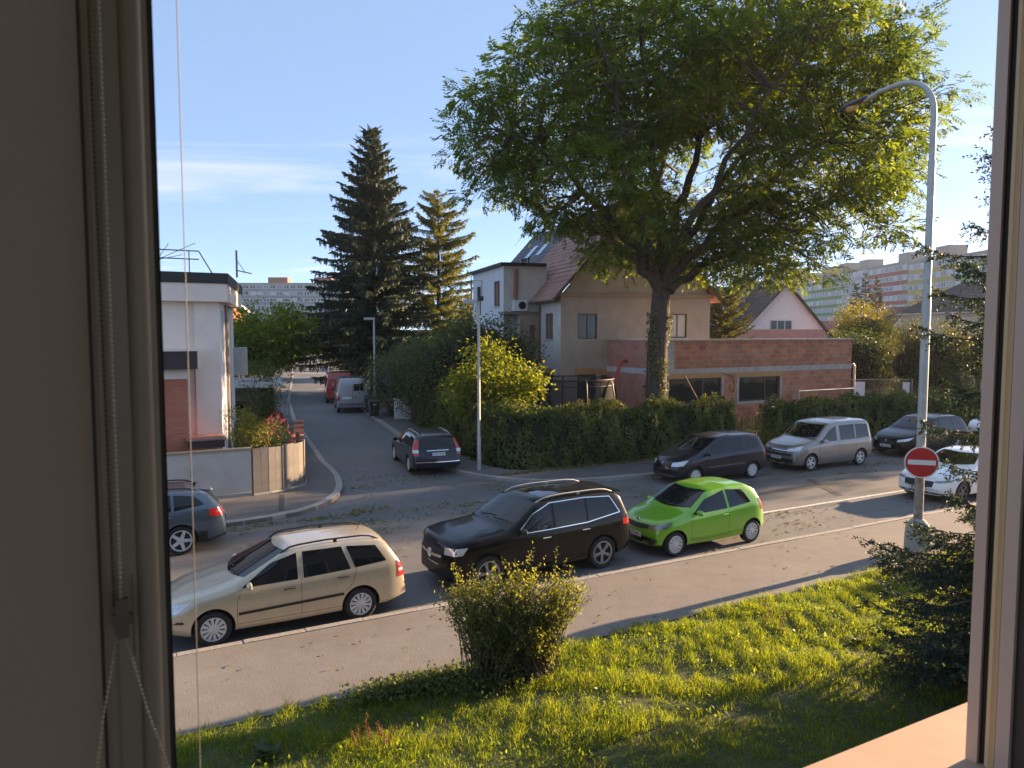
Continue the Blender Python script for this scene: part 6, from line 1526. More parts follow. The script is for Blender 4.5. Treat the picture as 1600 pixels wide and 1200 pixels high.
# ---- ivy-covered boundary hedge on the corner and along the street
def hedge(name, label, path, h, th, dens, seed, bare=0.0, L=.12):
    """wall of ivy along a polyline: leaves stand off an uneven surface, a dark core inside"""
    r = np.random.default_rng(seed); t = thing(name, label, "hedge", (0, 0, 0))
    core = MB(); P = []; NR = []
    for i in range(len(path)-1):
        a, b = path[i], path[i+1]; d = b-a; Ls = d.length; d.normalize(); nrm = Vector((d.y, -d.x, 0))
        if i == 0: a = a+d*.35
        if i == len(path)-2: b = b-d*.35
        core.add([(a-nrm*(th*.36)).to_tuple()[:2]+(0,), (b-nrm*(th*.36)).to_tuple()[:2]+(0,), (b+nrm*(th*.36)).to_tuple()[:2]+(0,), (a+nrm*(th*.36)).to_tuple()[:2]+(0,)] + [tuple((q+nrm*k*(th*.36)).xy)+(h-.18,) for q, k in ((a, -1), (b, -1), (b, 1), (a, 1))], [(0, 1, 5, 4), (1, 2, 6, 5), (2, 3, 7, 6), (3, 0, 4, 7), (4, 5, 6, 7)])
        a, b = path[i], path[i+1]
        for face in (1, -1, 0):
            A_ = Ls*(h if face else th); n = int(A_*dens); s = r.uniform(-.1, Ls+.1, n); w = r.uniform(0, 1, n)
            bump = .11*np.sin(s*2.3+w*3+i)+.09*np.sin(s*5.1-w*6)+.05*np.sin(s*11+w*9)
            base = np.array(a)[None]+np.array(d)[None]*s[:, None]
            if face:
                z = w*h*(1+.04*np.sin(s*1.7)); q = base+np.array(nrm)[None]*face*(th/2+bump-.10*(z/h)**3+r.normal(0, .03, n))[:, None]; q[:, 2] = z
                nn = np.tile(np.array(nrm)*face+np.array([0, 0, .25]), (n, 1))
            else:
                q = base+np.array(nrm)[None]*((w-.5)*th*1.05)[:, None]; q[:, 2] = h*(1+.04*np.sin(s*1.7))+bump*1.3+np.abs(r.normal(0, .07, n)); nn = np.tile([0, 0, 1.0], (n, 1))
            P.append(q); NR.append(nn)
    for e, q0 in ((0, path[1]), (-1, path[-2])):
        a = path[e]; d = (a-q0).normalized(); nrm = Vector((d.y, -d.x, 0)); n = int(th*h*dens*1.3)
        q = np.array(a)[None]+np.array(nrm)[None]*(r.uniform(-.5, .5, n)*th)[:, None]+np.array(d)[None]*r.normal(-.08, .09, n)[:, None]; q[:, 2] = r.uniform(0, h, n)
        P.append(q); NR.append(np.tile(np.array(d)+np.array([0, 0, .25]), (n, 1)))
    core.build("hedge_shade_core", M_core, t)  # near-black box stands in for shade inside the hedge
    P = np.concatenate(P); NR = np.concatenate(NR); n = len(P)
    D = NR*.35+r.normal(0, .6, (n, 3))+np.array([0, 0, -.45])
    tt = np.clip(r.normal(.4, .22, n)+.2*np.sin(P[:, 0]*1.1+P[:, 2]*2)+.1*np.sin(P[:, 0]*3.3), 0, 1)
    link("foliage", leaf_mesh("foliage", P, D, NR+r.normal(0, .35, (n, 3)), r.uniform(.7, 1.3, n)*L, r.uniform(.7, 1.2, n)*L*.8, tt, M_ivy), t)
    return t
hedge("ivy_hedge", "ivy-covered wall round the street corner before the brown house", [S(4.25, 13.2), S(4.35, 12.2), S(4.8, 11.5), S(5.6, 11.15), S(7.0, 11.05), S(10, 11.05), S(14.55, 11.05)], 2.1, .8, 520, 71)
hedge("ivy_hedge", "ivy-covered wall along the right side of the side street", [S(4.2, 13.3), SW(-1.4, 30.0), SW(-2.5, 33.6), SW(-3.9, 38.0), SW(-4.7, 40.4)], 2.0, .7, 420, 72)
hedge("street_hedge", "leafy hedge behind the grey van and black people carrier", [S(17.0, 11.05), S(24, 11.05), S(34, 11.1)], 1.85, .8, 330, 73, L=.13)
hedge("garden_hedge", "low dark hedge inside the garden before the left carport", [SW(-11.4, 31.0), SW(-12.3, 33.5)], .9, .6, 400, 74)
# weedy gap between the two hedges
N = 2600; u = rng.uniform(14.5, 17.2, N); n = 11.0+rng.normal(0, .35, N); z = np.abs(rng.normal(0, .45, N))+.08
P = np.stack([OX+u*UX-n*UY, OY+u*UY+n*UX, z], 1)
tag(link("weed_tangle", leaf_mesh("weed_tangle", P, rdir(N, .7), rdir(N, .6), rng.uniform(.08, .2, N), rng.uniform(.03, .06, N), rng.uniform(.2, 1, N), M_priv)), "dry weeds in the gap between the two hedges", "weeds", kind="stuff")
wf = thing("wire_fence", "rusty wire fence closing the gap between the hedges", "fence", (*S(14.5, 11.05).xy, 0), A0)
for k in range(4): MB().tube([(k*.85, 0, 0), (k*.85, 0, 1.45)], .025, 6).build("post", M_wood, wf)
wm = MB()
for k in range(26): wm.tube([(k*.1, 0, .1), (k*.1, 0, 1.4)], .004, 3)
for k in range(13): wm.tube([(0, 0, .12+k*.1), (2.55, 0, .12+k*.1)], .004, 3)
wm.build("wire_mesh", M_wood, wf)["kind"] = "stuff"
# hedge foot litter
N = 1500; u = rng.uniform(3.2, 14, N); n = 10.45+np.abs(rng.normal(0, .22, N))*-1+.15; P = np.stack([OX+u*UX-n*UY, OY+u*UY+n*UX, np.full(N, .118)+rng.uniform(0, .03, N)], 1); D = rng.normal(size=(N, 3)); D[:, 2] = .1
tag(link("hedge_litter", leaf_mesh("hedge_litter", P, D, np.tile([0, 0, 1.0], (N, 1))+rng.normal(0, .3, (N, 3)), rng.uniform(.06, .13, N), rng.uniform(.03, .06, N), rng.uniform(0, 1, N), M_litter)), "fallen leaves along the foot of the corner hedge", "leaf litter", kind="stuff")

# ---- foreground bush, shrub under the sign, nearby spruce
def privet(name, label, loc, ells, nst, nl, seed, L=.034, foot=None):
    r = np.random.default_rng(seed); t = thing(name, label, "shrub", loc)
    sm = MB(); P = []; D = []; LL = []
    E = np.array(ells); wg = (E[:, 3]*E[:, 4]*E[:, 5])**.8; wg /= wg.sum()
    for k in range(nst):
        e = ells[r.choice(len(ells), p=wg)]; d = r.normal(size=3); d /= np.linalg.norm(d); d[2] = abs(d[2])*.9 if r.random() < .75 else d[2]
        tip = np.array(e[:3])+d*np.array(e[3:])*r.uniform(.55, 1.0); f = foot[r.integers(len(foot))]; st = np.array([f[0]+r.normal(0, .10), f[1]+r.normal(0, .10), 0.0])
        spike = r.random() < .10; 
        if spike: tip = tip+np.array([r.normal(0, .08), r.normal(0, .08), r.uniform(.14, .34)])
        mid = st*.45+tip*.55+np.array([r.normal(0, .06), r.normal(0, .06), .08]); pts = []
        for q in np.linspace(0, 1, 7): pts.append(st*(1-q)**2+2*mid*q*(1-q)+tip*q*q)
        sm.tube(pts, [.009*(1-.75*q) for q in np.linspace(0, 1, 7)], 4)
        pts = np.array(pts)
        for j in range(nl):
            q = r.uniform(.38, 1)**.8*6; i = min(int(q), 5); p = pts[i]+(pts[i+1]-pts[i])*(q-i)+r.normal(0, .035, 3)*(1 if not spike else .5)
            P.append(p); D.append(r.normal(0, .7, 3)+np.array([0, 0, .45])); LL.append(L*r.uniform(.7, 1.4))
    sm.build("stems", M_bark_g, t, smooth=True)["kind"] = "stuff"
    n = len(P); P = np.array(P); hz = np.clip((P[:, 2]-.9)/1.0, 0, 1)  # leaf tint rises with height: the sunlit top put into colour
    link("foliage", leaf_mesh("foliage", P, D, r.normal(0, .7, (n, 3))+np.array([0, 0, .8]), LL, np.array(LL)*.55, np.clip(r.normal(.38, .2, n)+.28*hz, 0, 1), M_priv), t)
    return t
bz = .12
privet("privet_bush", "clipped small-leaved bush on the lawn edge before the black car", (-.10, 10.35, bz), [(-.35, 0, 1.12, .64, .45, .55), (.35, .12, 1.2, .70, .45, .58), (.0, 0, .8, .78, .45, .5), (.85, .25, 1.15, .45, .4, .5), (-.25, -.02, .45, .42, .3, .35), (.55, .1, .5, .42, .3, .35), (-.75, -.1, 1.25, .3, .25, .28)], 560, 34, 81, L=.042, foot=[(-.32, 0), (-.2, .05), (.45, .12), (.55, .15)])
privet("low_shrub", "low sunlit shrub beside the lamp post foot under the spruce", (10.6, 16.0, .15), [(0, 0, .75, .75, .6, .65), (.9, .3, .7, .8, .6, .6), (.3, -.6, .45, .8, .5, .45)], 330, 36, 82, L=.045, foot=[(0, 0), (.5, .1), (.9, .2), (.2, -.4)])
def near_spruce():
    r = np.random.default_rng(91); t = thing("near_spruce", "dark spruce branches reaching in from the right beside the window", "tree", (7.0, 9.7, .2))
    tr = MB(); tr.tube([(0, 0, -.2), (.02, 0, 3), (0, 0, 6), (0, 0, 8.6)], [.17, .14, .09, .02], 10); tr.build("trunk", M_bark, t, smooth=True)
    br = MB(); TP = []; TD = []; TL = []
    nb = 205
    for k in range(nb):
        z = .1+2.1*(k/120) if k < 120 else 2.2+5.9*((k-120)/(nb-120)); a = k*2.399+r.uniform(-.3, .3); f = z/8.6
        L = float(np.interp(z, [0, 1.9, 2.6, 3.4, 4.6, 5.4, 6.6, 8.6], [2.0, 2.15, 1.75, 1.35, 1.35, 1.7, 1.2, .2]))*r.uniform(.6, 1.08)
        n = 9; pts = [np.array([math.cos(a)*L*q, math.sin(a)*L*q, z+L*(.12*q-.42*q*q*(1-f*.6)+.28*q**4)]) for q in np.linspace(0, 1, n)]
        br.tube(pts, [.022*(1-.85*q)*(.4+L/2.5) for q in np.linspace(0, 1, n)], 5)
        for j in range(int(L*46)):
            q = r.uniform(.10, 1)*(n-1); i = min(int(q), n-2); p = pts[i]+(pts[i+1]-pts[i])*(q-i); dr = pts[i+1]-pts[i]; dr /= np.linalg.norm(dr)
            sd = np.array([-math.sin(a), math.cos(a), 0])*(1 if j % 2 else -1); v = dr*r.uniform(.4, 1)+sd*r.uniform(.2, .9)+np.array([0, 0, r.uniform(-1.1, .0)]); v /= np.linalg.norm(v)
            TP.append(p); TD.append(v); TL.append(r.uniform(.20, .44)*(1.15-.5*q/(n-1)))
        TP.append(pts[-2]); TD.append((pts[-1]-pts[-2])/np.linalg.norm(pts[-1]-pts[-2])); TL.append(.26)
    br.build("branches", M_bark, t, smooth=True)["kind"] = "stuff"
    TP = np.array(TP); TD = np.array(TD); TL = np.array(TL); nt = len(TP); K = 15
    q = r.uniform(0, 1, (nt, K)); base = TP[:, None]+TD[:, None]*(q*TL[:, None])[..., None]
    pr = r.normal(size=(nt, K, 3)); pr -= (pr*TD[:, None]).sum(-1, keepdims=True)*TD[:, None]; pr /= np.linalg.norm(pr, axis=-1, keepdims=True)
    D = pr*.8+TD[:, None]*.75
    N = nt*K; tint = np.clip(np.repeat(r.normal(.35, .16, nt), K)+r.normal(0, .1, N), 0, 1)
    link("needles", leaf_mesh("needles", base.reshape(-1, 3), D.reshape(-1, 3), r.normal(size=(N, 3)), r.uniform(.035, .06, N), np.full(N, .021), tint, M_needle, curl=0), t)
near_spruce()
# rust-coloured dock stems and pale broad weeds in the lawn
for i, (u, n, h, k, lb) in enumerate(((-6.15, -4.25, .42, 7, "rust-brown dock stalks in the lawn at the lower left"), (.9, -4.05, .5, 5, "reddish dock stalk in the middle of the lawn"))):
    t = thing("dock_plant", lb, "weed", (*S(u, n).xy, float(lawn_z(u, n))), 0, "dock stalks in the lawn"); r = np.random.default_rng(100+i); mb = MB(); P = []
    for j in range(k):
        b = r.normal(0, .12, 2); tp = np.array([b[0]+r.normal(0, .08), b[1]+r.normal(0, .08), h*r.uniform(.6, 1.1)]); mb.tube([(b[0], b[1], 0), ((b[0]+tp[0])/2+.01, (b[1]+tp[1])/2, tp[2]*.5), tp], .004, 4)
        for q in range(90): f = r.uniform(.45, 1); P.append(np.array([b[0], b[1], 0])*(1-f)+tp*f+r.normal(0, .012, 3))
    mb.build("stalks", M_wood, t); P = np.array(P); N = len(P)
    link("seeds", leaf_mesh("seeds", P, rdir(N, .5), rdir(N), .018, .010, r.uniform(0, 1, N), mat_leaf("dock_seed", [(.14, .055, .025), (.22, .10, .045)], trans=.2)), t)["kind"] = "stuff"
# unseen trees added beyond the right edge to shade the far half of the street
for i, (u, n, h, lb) in enumerate(((47, 9.2, 15.5, "unseen tree added at the right for shade, nearer of two"), (61, 8.8, 18.5, "unseen tree added at the right for shade, farther of two"))):
    p = S(u, n); leafy("added_shade_tree", lb, (p.x, p.y, 0), [(0, 0, h*.62, 3.6, 3.6, h*.36), (1.2, 1.2, h*.45, 3.2, 3.2, h*.26), (-1.2, -1, h*.48, 3.2, 3.2, h*.28)], M_dkl, 7000, .4, .22, 160+i, trunk=(2.4, .28), ncl=110, clr=.7, core=.6, group="unseen trees added for shade")
M_dandl = mat_leaf("broad_weed_leaf", [(.05, .08, .04), (.075, .105, .06), (.10, .13, .08)], trans=.3)
for i, (u, n, s, lb) in enumerate(((-8.2, -4.15, 1.2, "pale broad-leaved weed by the left window frame"), (-7.3, -3.75, 1.0, "broad-leaved weed in the lower left lawn corner"), (1.6, -5.0, .8, "silvery weed rosette in the middle of the lawn"))):
    t = thing("weed_rosette", lb, "weed", (*S(u, n).xy, float(lawn_z(u, n))+.02), 0, "weed rosettes in the lawn"); r = np.random.default_rng(120+i); N = 34; a = r.uniform(0, 6.28, N); el = r.uniform(.25, 1.0, N)
    D = np.stack([np.cos(a), np.sin(a), el], 1); link("leaves", leaf_mesh("leaves", r.normal(0, .05*s, (N, 3))*np.array([1, 1, .2]), D, np.tile([0, 0, 1.0], (N, 1)), r.uniform(.12, .24, N)*s, r.uniform(.05, .09, N)*s, r.uniform(0, 1, N), M_dandl, curl=.12), t)
N = 3600; kx = rng.integers(0, 5, N); cu = np.array([-5.2, -4.7, -4.4, -5.6, -4.0])[kx]; cn = np.array([-3.0, -3.05, -3.3, -2.95, -3.5])[kx]
u = cu+rng.normal(0, .28, N); n = np.minimum(cn+rng.normal(0, .16, N), -2.66); P = np.stack([OX+u*UX-n*UY, OY+u*UY+n*UX, lawn_z(u, n)+rng.uniform(.03, .2, N)], 1)
tag(link("nettle_patch", leaf_mesh("nettle_patch", P, rdir(N, .2), rdir(N, 1.2), rng.uniform(.04, .09, N), rng.uniform(.025, .045, N), rng.uniform(0, .8, N), M_ivy)), "dark low weeds at the left foot of the bush", "weeds", kind="stuff")
# ================================================================== street furniture and garden things
M_pole = mat("painted_pole", (0.42, 0.41, 0.38), .55, metal=.35, var=.14, scale=5)
# ---- lamp post on the near pavement with no-entry sign
lp = S(7.45, -2.18)
t = thing("street_lamp", "tall curved street lamp post on the near pavement at the right", "street lamp", (lp.x, lp.y, .1), A0)
MB().lathe([(.30, -.1), (.28, .0), (.27, .42), (.25, .62), (.16, .74), (.105, .78)], 22).build("base", M_concrete, t, smooth=True)
rust = mat("rusty_pole", (.40, .37, .33), .7, metal=.3, col2=(.20, .11, .06), scale=9)
MB().lathe([(.098, .76), (.098, 1.75)], 18).build("lower_sleeve", rust, t, smooth=True)
MB().lathe([(.096, 1.75), (.094, 5.8), (.080, 5.85), (.076, 8.85), (.07, 8.87)], 18).build("pole", M_pole, t, smooth=True)
ap = [(0, 0, 8.85), (0, 0, 9.95)]+[(0, .85-.85*math.cos(q), 9.95+.8*math.sin(q)) for q in np.linspace(.15, 1.5, 9)]+[(0, 1.35, 10.73), (0, 1.75, 10.62)]
MB().tube(ap, [.066]*2+[.06]*9+[.05, .045], 12).build("arm", M_pole, t, smooth=True)
lamp = MB(); lamp.lathe([(.04, 0), (.09, .02), (.12, .2), (.14, .45), (.13, .62), (.05, .70)], 14, 'Y')
for q in range(len(lamp.v)): v = lamp.v[q]; lamp.v[q] = (v[0], v[1]+1.65, 10.67-.12*(v[1]/.7)+v[2]*(.75 if v[2] > 0 else .35))
lo_ = lamp.build("lamp_head", mat("lamp_housing", (.07, .07, .08), .5, var=.1), t, smooth=True)
bw = MB(); bw.lathe([(1e-4, -.11), (.07, -.10), (.11, -.05), (.12, 0)], 14)
for q in range(len(bw.v)): v = bw.v[q]; bw.v[q] = (v[0]*.9, 2.10+v[1]*1.5, 10.56+v[2]*1.05)
bw.build("lamp_bowl", mat("amber_bowl", (.62, .34, .10), .15, coat=1.0), lo_, smooth=True)
# sign faces back down the street, turned towards the house
sg = thing("no_entry_sign", "round red no-entry sign with white bar on the lamp post", "road sign", (lp.x, lp.y, 0), R(-17))
disc = MB(); disc.lathe([(1e-4, .004), (.355, .004), (.36, 0), (.36, -.012), (1e-4, -.012)], 48, 'Y', (0, -.118, 2.2)); disc.build("back_plate", mat("sign_white", (.72, .70, .68), .4), sg)
f = MB(); f.lathe([(1e-4, -.004), (.330, -.004), (.332, 0)], 48, 'Y', (0, -.1315, 2.2)); f.build("red_face", mat("sign_red", (.50, .022, .025), .4, var=.08), sg)
MB().box(-.285, .285, -.1395, -.136, 2.145, 2.255).build("white_bar", MATS["sign_white"], sg)
MB().box(-.13, .13, -.125, -.095, 2.30, 2.34).box(-.13, .13, -.125, -.095, 2.06, 2.10).build("bracket", M_steel, sg)
# ---- slim lamp on the corner, lamp further up the side street
t = thing("street_lamp", "slim grey lamp post before the corner hedge", "street lamp", (*S(2.98, 11.75).xy, .1), R(10))
MB().lathe([(.075, 0), (.07, 1.2), (.055, 1.25), (.045, 6.15)], 12).build("pole", M_pole, t, smooth=True)
MB().tube([(-.35, 0, 6.12), (0, 0, 6.16), (.12, 0, 6.16)], .03, 8).build("arm", M_pole, t, smooth=True)
hd = MB().box(-.55, -.12, -.11, .11, 6.10, 6.22).build("lamp_head", mat("lamp_grey", (.40, .39, .37), .5), t); MB().box(-.52, -.15, -.09, .09, 6.07, 6.10).build("lamp_bowl", M_lampclear, hd)
MB().box(-.02, .17, -.10, .10, 6.18, 6.34).build("camera_box", M_dark, t); MB().tube([(-.25, 0, 6.2), (-.25, 0, 6.9), (.12, 0, 6.9), (.12, 0, 6.3)], .02, 6).build("bracket", M_gutter, t)
t = thing("street_lamp", "grey lamp post with small head beside the dustbins", "street lamp", (-8.75, 47.2, .1), R(17))
MB().lathe([(.10, 0), (.09, 1.2), (.07, 1.25), (.055, 5.85)], 12).build("pole", M_pole, t, smooth=True); MB().box(-.62, .05, -.12, .12, 5.82, 5.98).build("lamp_head", MATS["lamp_grey"], t)

# ---- dustbins
def bin_(label, x, y, rz, h=1.05, lid=None):
    t = thing("wheelie_bin", label, "dustbin", (x, y, .11), rz, "wheelie bins in the side street")
    m = MB(); a, b = .24, .29; pr = [(-a, -a, .12), (a, -a, .12), (a, a, .05), (-a, a, .05), (-b, -b-.02, h-.1), (b, -b-.02, h-.1), (b, b, h-.1), (-b, b, h-.1)]
    m.add(pr, [(3, 2, 1, 0), (4, 5, 6, 7), (0, 1, 5, 4), (1, 2, 6, 5), (2, 3, 7, 6), (3, 0, 4, 7)]); m.build("bin_body", mat("bin_plastic", (.028, .032, .030), .6, var=.15), t)
    l = MB(); l.add([(-b-.02, -b-.05, h-.1), (b+.02, -b-.05, h-.1), (b+.02, b+.03, h-.1), (-b-.02, b+.03, h-.1), (-b-.02, -b-.05, h-.06), (b+.02, -b-.05, h-.06), (b, b, h+.02), (-b, b, h+.02)], [(4, 5, 6, 7), (0, 1, 5, 4), (1, 2, 6, 5), (2, 3, 7, 6), (3, 0, 4, 7)]); l.build("lid", lid or MATS["bin_plastic"], t)
    for s in (-1, 1): MB().lathe([(.09, -.025), (.09, .025)], 14, 'X', (s*.22, .24, .09)).build("wheel", M_black, t, smooth=True)
    MB().tube([(-.2, b+.07, h-.05), (.2, b+.07, h-.05)], .016, 6).build("handle", M_black, t)
    MB().box(-.09, .09, -b-.024, -b-.012, h-.3, h-.2).build("sticker", M_concrete, t)
bin_("nearest dark wheelie bin by the side street kerb", -8.15, 43.6, R(20)); bin_("wheelie bin with pale sticker against the white gate post", -7.1, 43.8, R(8), lid=mat("bin_lid_maroon", (.10, .025, .03), .6)); bin_("wheelie bin half hidden beside the silver van", -8.75, 45.4, R(15))
# ---- gate posts and cabinet at the right side of the side street
gp = thing("gate_wall", "grey and white gate pillars with cap slab behind the dustbins", "wall", (-6.15, 43.2, 0), R(107.2))
MB().box(-.2, .25, -.2, .2, 0, 1.75).build("pillar", M_white, gp); MB().box(1.5, 1.9, -.2, .2, 0, 1.75).build("pillar", M_concrete, gp); MB().box(3.0, 3.4, -.2, .2, 0, 1.75).build("pillar", M_concrete, gp)
MB().box(-.3, 3.5, -.26, .26, 1.75, 1.85).build("cap_slab", M_concrete, gp); MB().box(.25, 1.5, -.08, .08, 0, .6).build("low_wall", M_concrete, gp)
for k in range(9): MB().box(.30+k*.13, .36+k*.13, -.02, .02, .6, 1.72).build("picket", M_steel, gp)
for k in range(8): MB().box(1.95+k*.13, 2.01+k*.13, -.02, .02, .2, 1.72).build("picket", M_steel, gp)
cb = MB().box(-.3, .3, -.16, .16, .11, 1.25).box(-.34, .34, -.2, .2, 1.25, 1.30); o = cb.build("meter_cabinet", M_white, None, (-6.55, 43.1, 0), R(17)); tag(o, "white utility cabinet in front of the white gate pillar", "cabinet")

# ---- trampoline with safety net in the garden
t = thing("trampoline", "round trampoline with black safety net before the brown house", "trampoline", (2.9, 34.6, 0))
rr = 1.85; ring = [(rr*math.cos(a), rr*math.sin(a), .9) for a in np.linspace(0, 2*math.pi, 33)]
MB().tube(ring, .05, 6, False).build("frame_ring", M_black, t, smooth=True); MB().lathe([(1e-4, .88), (rr-.05, .88)], 32).build("jumping_mat", M_black, t)
MB().tube([(x*1.0, y, 3.0) for x, y, z in ring], .028, 6, False).build("top_ring", M_black, t, smooth=True); MB().tube([(x*1.0, y, 2.72) for x, y, z in ring], .02, 6, False).build("net_band", M_black, t, smooth=True)
for k in range(8):
    a = 2*math.pi*k/8+.2; c_, s_ = math.cos(a), math.sin(a)
    MB().tube([(rr*1.06*c_, rr*1.06*s_, .02), (rr*1.08*c_, rr*1.08*s_, 1.0), (rr*1.12*c_, rr*1.12*s_, 2.2), (rr*1.06*c_, rr*1.06*s_, 2.85), (rr*c_, rr*s_, 3.0)], .035, 7).build("net_pole", M_black, t, smooth=True)
m_net, nt_, bs_ = nodes_of("safety_net"); bs_.inputs["Base Color"].default_value = (.015, .016, .018, 1); bs_.inputs["Roughness"].default_value = .8
tr_ = nt_.nodes.new("ShaderNodeBsdfTransparent"); mx_ = nt_.nodes.new("ShaderNodeMixShader"); mx_.inputs[0].default_value = .38
nt_.links.new(tr_.outputs[0], mx_.inputs[1]); nt_.links.new(bs_.outputs[0], mx_.inputs[2]); nt_.links.new(mx_.outputs[0], nt_.nodes["Material Output"].inputs["Surface"])
nn_ = MB(); K = 40
for k in range(K):
    a0, a1 = 2*math.pi*k/K, 2*math.pi*(k+1)/K; nn_.quad((rr*math.cos(a0), rr*math.sin(a0), .92), (rr*math.cos(a1), rr*math.sin(a1), .92), (rr*math.cos(a1), rr*math.sin(a1), 2.98), (rr*math.cos(a0), rr*math.sin(a0), 2.98))
nn_.build("safety_net", m_net, t, smooth=True)

# ---- left corner: rendered wall, sheet-clad curved fence
cw = thing("garden_wall", "low pale rendered garden wall on the left corner", "wall", (*S(-14, 11.2).xy, 0), A0)
MB().box(0, 8.93, 0, .2, 0, 1.55).build("wall", mat("wall_render", (.50, .44, .39), .92, var=.14, scale=1.3, bump=.35), cw); MB().box(-.02, 8.95, -.04, .24, 1.55, 1.60).build("coping", mat("coping_ochre", (.36, .26, .16), .85, var=.15), cw)
MB().box(0, 8.93, -.04, 0, 0.05, .22).build("plinth", M_concrete, cw)
bf = thing("board_fence", "curved fence of tall grey-brown boards on the left corner", "fence", (0, 0, 0))
M_board = mat("weathered_board", (.175, .158, .142), .85, var=.22, scale=3.0, bump=.3)
cv = [S(-5.02, 11.22), S(-4.5, 11.33), S(-4.0, 11.55), S(-3.55, 11.85), S(-3.3, 12.1), S(-3.12, 12.6), S(-3.05, 13.2), S(-3.0, 14.2)]
cum = [0]
for i in range(len(cv)-1): cum.append(cum[-1]+(cv[i+1]-cv[i]).length)
d = 0.0; wb_ = .245; k = 0
while d < cum[-1]-wb_:
    j = max(i for i in range(len(cum)) if cum[i] <= d+wb_/2); j = min(j, len(cv)-2); tv = (cv[j+1]-cv[j]).normalized(); p = cv[j]+tv*(d-cum[j]+wb_/2)
    MB().box(-wb_/2+.004, wb_/2-.004, -.012, .012, .16, 1.56+.02*math.sin(k*1.7)).build("board", M_board, bf, (p.x, p.y, 0), math.atan2(tv.y, tv.x)+random.uniform(-.02, .02)); d += wb_; k += 1
ft = MB(); off_ = [q+Vector((.02, .06, 0)) for q in cv]
for i in range(len(cv)-1):
    a, b = cv[i], cv[i+1]; tv = (b-a).normalized(); s = Vector((-tv.y, tv.x, 0)); ft.add([tuple((q+s*o_).xy)+(z,) for z in (.05, .16) for q, o_ in ((a, -.06), (b, -.06), (b, .1), (a, .1))], [(0, 1, 5, 4), (1, 2, 6, 5), (3, 0, 4, 7), (4, 5, 6, 7)])
ft.build("foot_wall", M_concrete, bf)
for p in (cv[0], cv[4], cv[7]): MB().box(-.05, .05, .02, .12, 0, 1.6).build("post", M_wood, bf, (p.x, p.y, 0), A0)
# garden wall with planters along the side street, left side
gw = thing("planter_wall", "low concrete block wall with flower troughs along the side street", "wall", (*S(-3.0, 14.3).xy, 0), R(105.5))
for k in range(11): MB().box(k*.82+.01, k*.82+.81, -.14, .14, 0, .85+(.05 if k % 2 else 0)).build("block", M_concrete, gw)
for k in range(5): MB().box(k*1.7+.3, k*1.7+1.2, -.2, .2, .92, 1.12).build("flower_trough", mat("terracotta", (.34, .13, .08), .85, var=.15), gw)
def garden_plant(name, label, loc, s, h, m, n, L, seed, cat="plant", flowers=None, group=None):
    t = leafy(name, label, loc, [(0, 0, h*.6, s, s*.8, h*.45)], m, n, L, L*.5, seed, ncl=26, clr=s*.28, cat=cat, group=group)
    if flowers:
        r = np.random.default_rng(seed+1); N = flowers[1]; d = rdir(N, .4); P = d*np.array([s, s*.8, h*.5])+np.array([0, 0, h*.62])
        NN = []; 
        v = leaf_mesh("blossoms", np.repeat(P, 5, 0), np.concatenate([r.normal(0, 1, (N*5, 3))]), r.normal(0, 1, (N*5, 3)), .07, .05, r.uniform(0, 1, N*5), flowers[0]); link("blossoms", v, t)
    return t
M_pink = mat_leaf("pink_petal", [(.50, .10, .12), (.62, .22, .22)], trans=.3, tcol=(1.2, 1, 1)); M_red = mat_leaf("red_petal", [(.35, .02, .03), (.45, .05, .05)], trans=.2, tcol=(1.2, 1, 1)); M_yel = mat_leaf("yellow_leaf", [(.45, .30, .04), (.55, .40, .06)], trans=.4, tcol=(1.2, 1, .6))
garden_plant("flower_bush", "pink flowering bush above the curved board fence", (*S(-3.75, 14.2).xy, 0), .55, 2.0, M_ivy, 1300, .09, 141, "flower bush", (M_pink, 90))
garden_plant("flower_bush", "dark red flowering plant behind the board fence", (*S(-4.6, 13.4).xy, 0), .5, 1.6, M_ivy, 900, .09, 142, "flower bush", (M_red, 40))
garden_plant("garden_shrub", "grey-green shrub against the corner of the left house", (*S(-5.1, 12.9).xy, 0), .55, 2.6, M_priv, 2600, .08, 143, "shrub"); garden_plant("garden_shrub", "straggly dry shrub behind the low rendered wall", (*S(-4.5, 12.6).xy, 0), .6, 2.1, M_priv, 1300, .09, 144, "shrub")
garden_plant("garden_shrub", "small bright yellow plant beside the left house", (*S(-4.35, 13.6).xy, 0), .22, 1.8, M_yel, 260, .09, 145, "plant"); garden_plant("garden_shrub", "green creeper hanging over the carport roof edge", (-12.2, 36.0, 0), .9, 3.6, M_ivy, 3600, .13, 146, "creeper")
garden_plant("garden_shrub", "dark green bush in the middle of the left garden", (*S(-3.6, 16.5).xy, 0), .7, 1.5, M_ivy, 1500, .10, 147, "shrub"); garden_plant("flower_bush", "orange-red flowers in a trough by the side street", (*S(-2.7, 19.5).xy, .9), .35, .8, M_ivy, 500, .08, 148, "flower bush", (M_red, 50))
cpt = thing("carport", "open carport with pale roof edge in the left garden", "carport", (-13.6, 36.2, 0), R(17))
for x, y in ((-1.6, 0), (1.7, 0), (-1.6, 5), (1.7, 5)): MB().box(x-.06, x+.06, y-.06, y+.06, 0, 2.5).build("post", M_wood, cpt)
MB().box(-2.4, 2.3, -.4, 5.4, 2.5, 2.62).build("roof", M_gutter, cpt); MB().box(-2.42, 2.32, -.46, -.4, 2.44, 2.70).build("roof_edge", M_white, cpt)
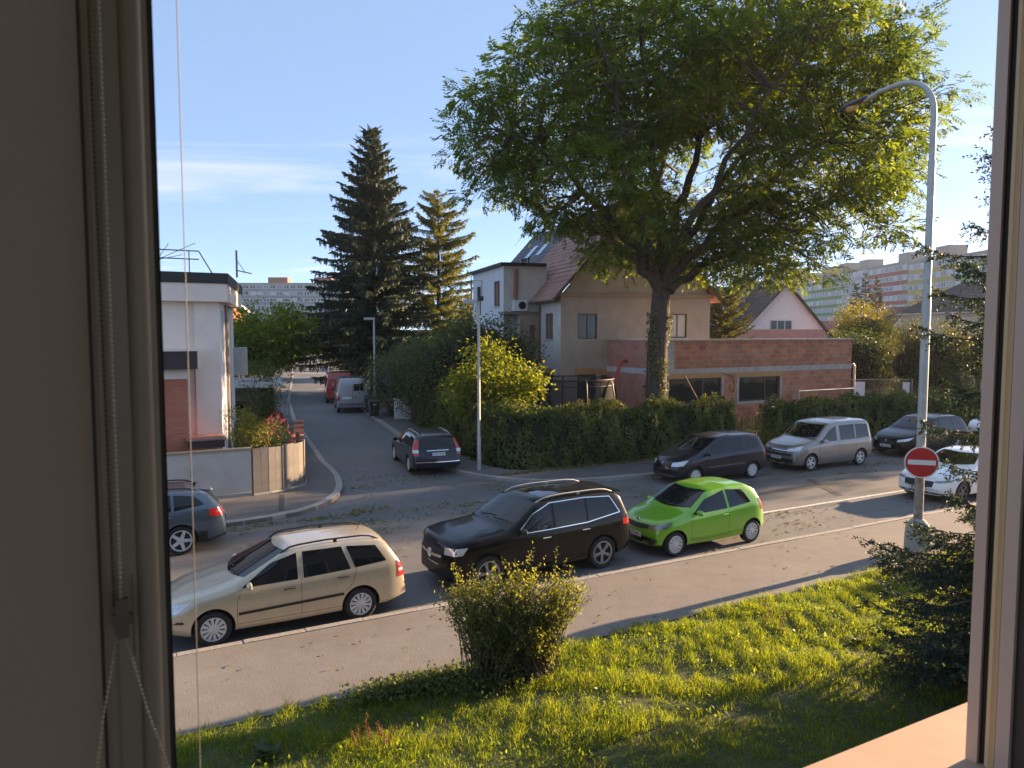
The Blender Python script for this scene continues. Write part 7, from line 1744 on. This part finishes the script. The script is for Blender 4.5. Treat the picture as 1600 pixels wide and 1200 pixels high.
MB().box(-2.4, 1.5, 5.4, 5.6, 0, 2.5).build("back_wall", M_rend3, cpt)
gt = MB()
gt_t = thing("steel_gate", "grey steel slat gate beside the carport", "gate", (-11.35, 37.4, 0), R(105))
for k in range(14): MB().box(k*.22, k*.22+.17, -.02, .02, .15, 1.75).build("slat", M_steel, gt_t)
MB().box(-.05, 3.1, -.03, -.02, 1.5, 1.58).build("rail", M_steel, gt_t)
# ---- site fence on the right
sf = thing("site_fence", "mesh site fence with two white notices right of the extension", "fence", (21.6, 47.8, 0), R(4))
for k in range(3):
    MB().tube([(k*2.2, 0, 0), (k*2.2, 0, 2.15)], .03, 6).build("post", M_wood if k == 1 else M_steel, sf)
for z in (.25, 2.1): MB().tube([(0, 0, z), (4.6, 0, z)], .022, 6).build("rail", M_steel, sf)
wm = MB()
for k in range(38): wm.tube([(k*.12, 0, .25), (k*.12, 0, 2.1)], .005, 3)
for k in range(10): wm.tube([(0, 0, .3+k*.19), (4.5, 0, .3+k*.19)], .005, 3)
wm.build("wire_mesh", M_steel, sf)["kind"] = "stuff"
MB().box(.55, 1.2, -.05, -.03, 1.05, 1.95).build("notice", M_wwhite, sf); MB().box(3.75, 4.2, -.05, -.03, 1.0, 1.9).build("notice", M_wwhite, sf)
m = MB(); m.quad((18, 45, .09), (34, 45, .09), (36, 58, .09), (18, 58, .09)); struct(m.build("garden_lawn", mat("far_lawn", (.055, .095, .02), .95, var=.2, scale=.8)))
# ================================================================== thin air haze over the whole place
hm = bpy.data.materials.new("air_haze"); hm.use_nodes = True
hm.node_tree.nodes.clear()
_o = hm.node_tree.nodes.new("ShaderNodeOutputMaterial"); _v = hm.node_tree.nodes.new("ShaderNodeVolumePrincipled")
_v.inputs["Color"].default_value = (.86, .90, .96, 1); _v.inputs["Density"].default_value = 0.00016; _v.inputs["Anisotropy"].default_value = 0.3
hm.node_tree.links.new(_v.outputs[0], _o.inputs["Volume"])
tag(MB().box(-260, 260, -60, 460, -1.1, 36).build("haze", hm), "thin pale morning haze in the air", "haze", kind="stuff")
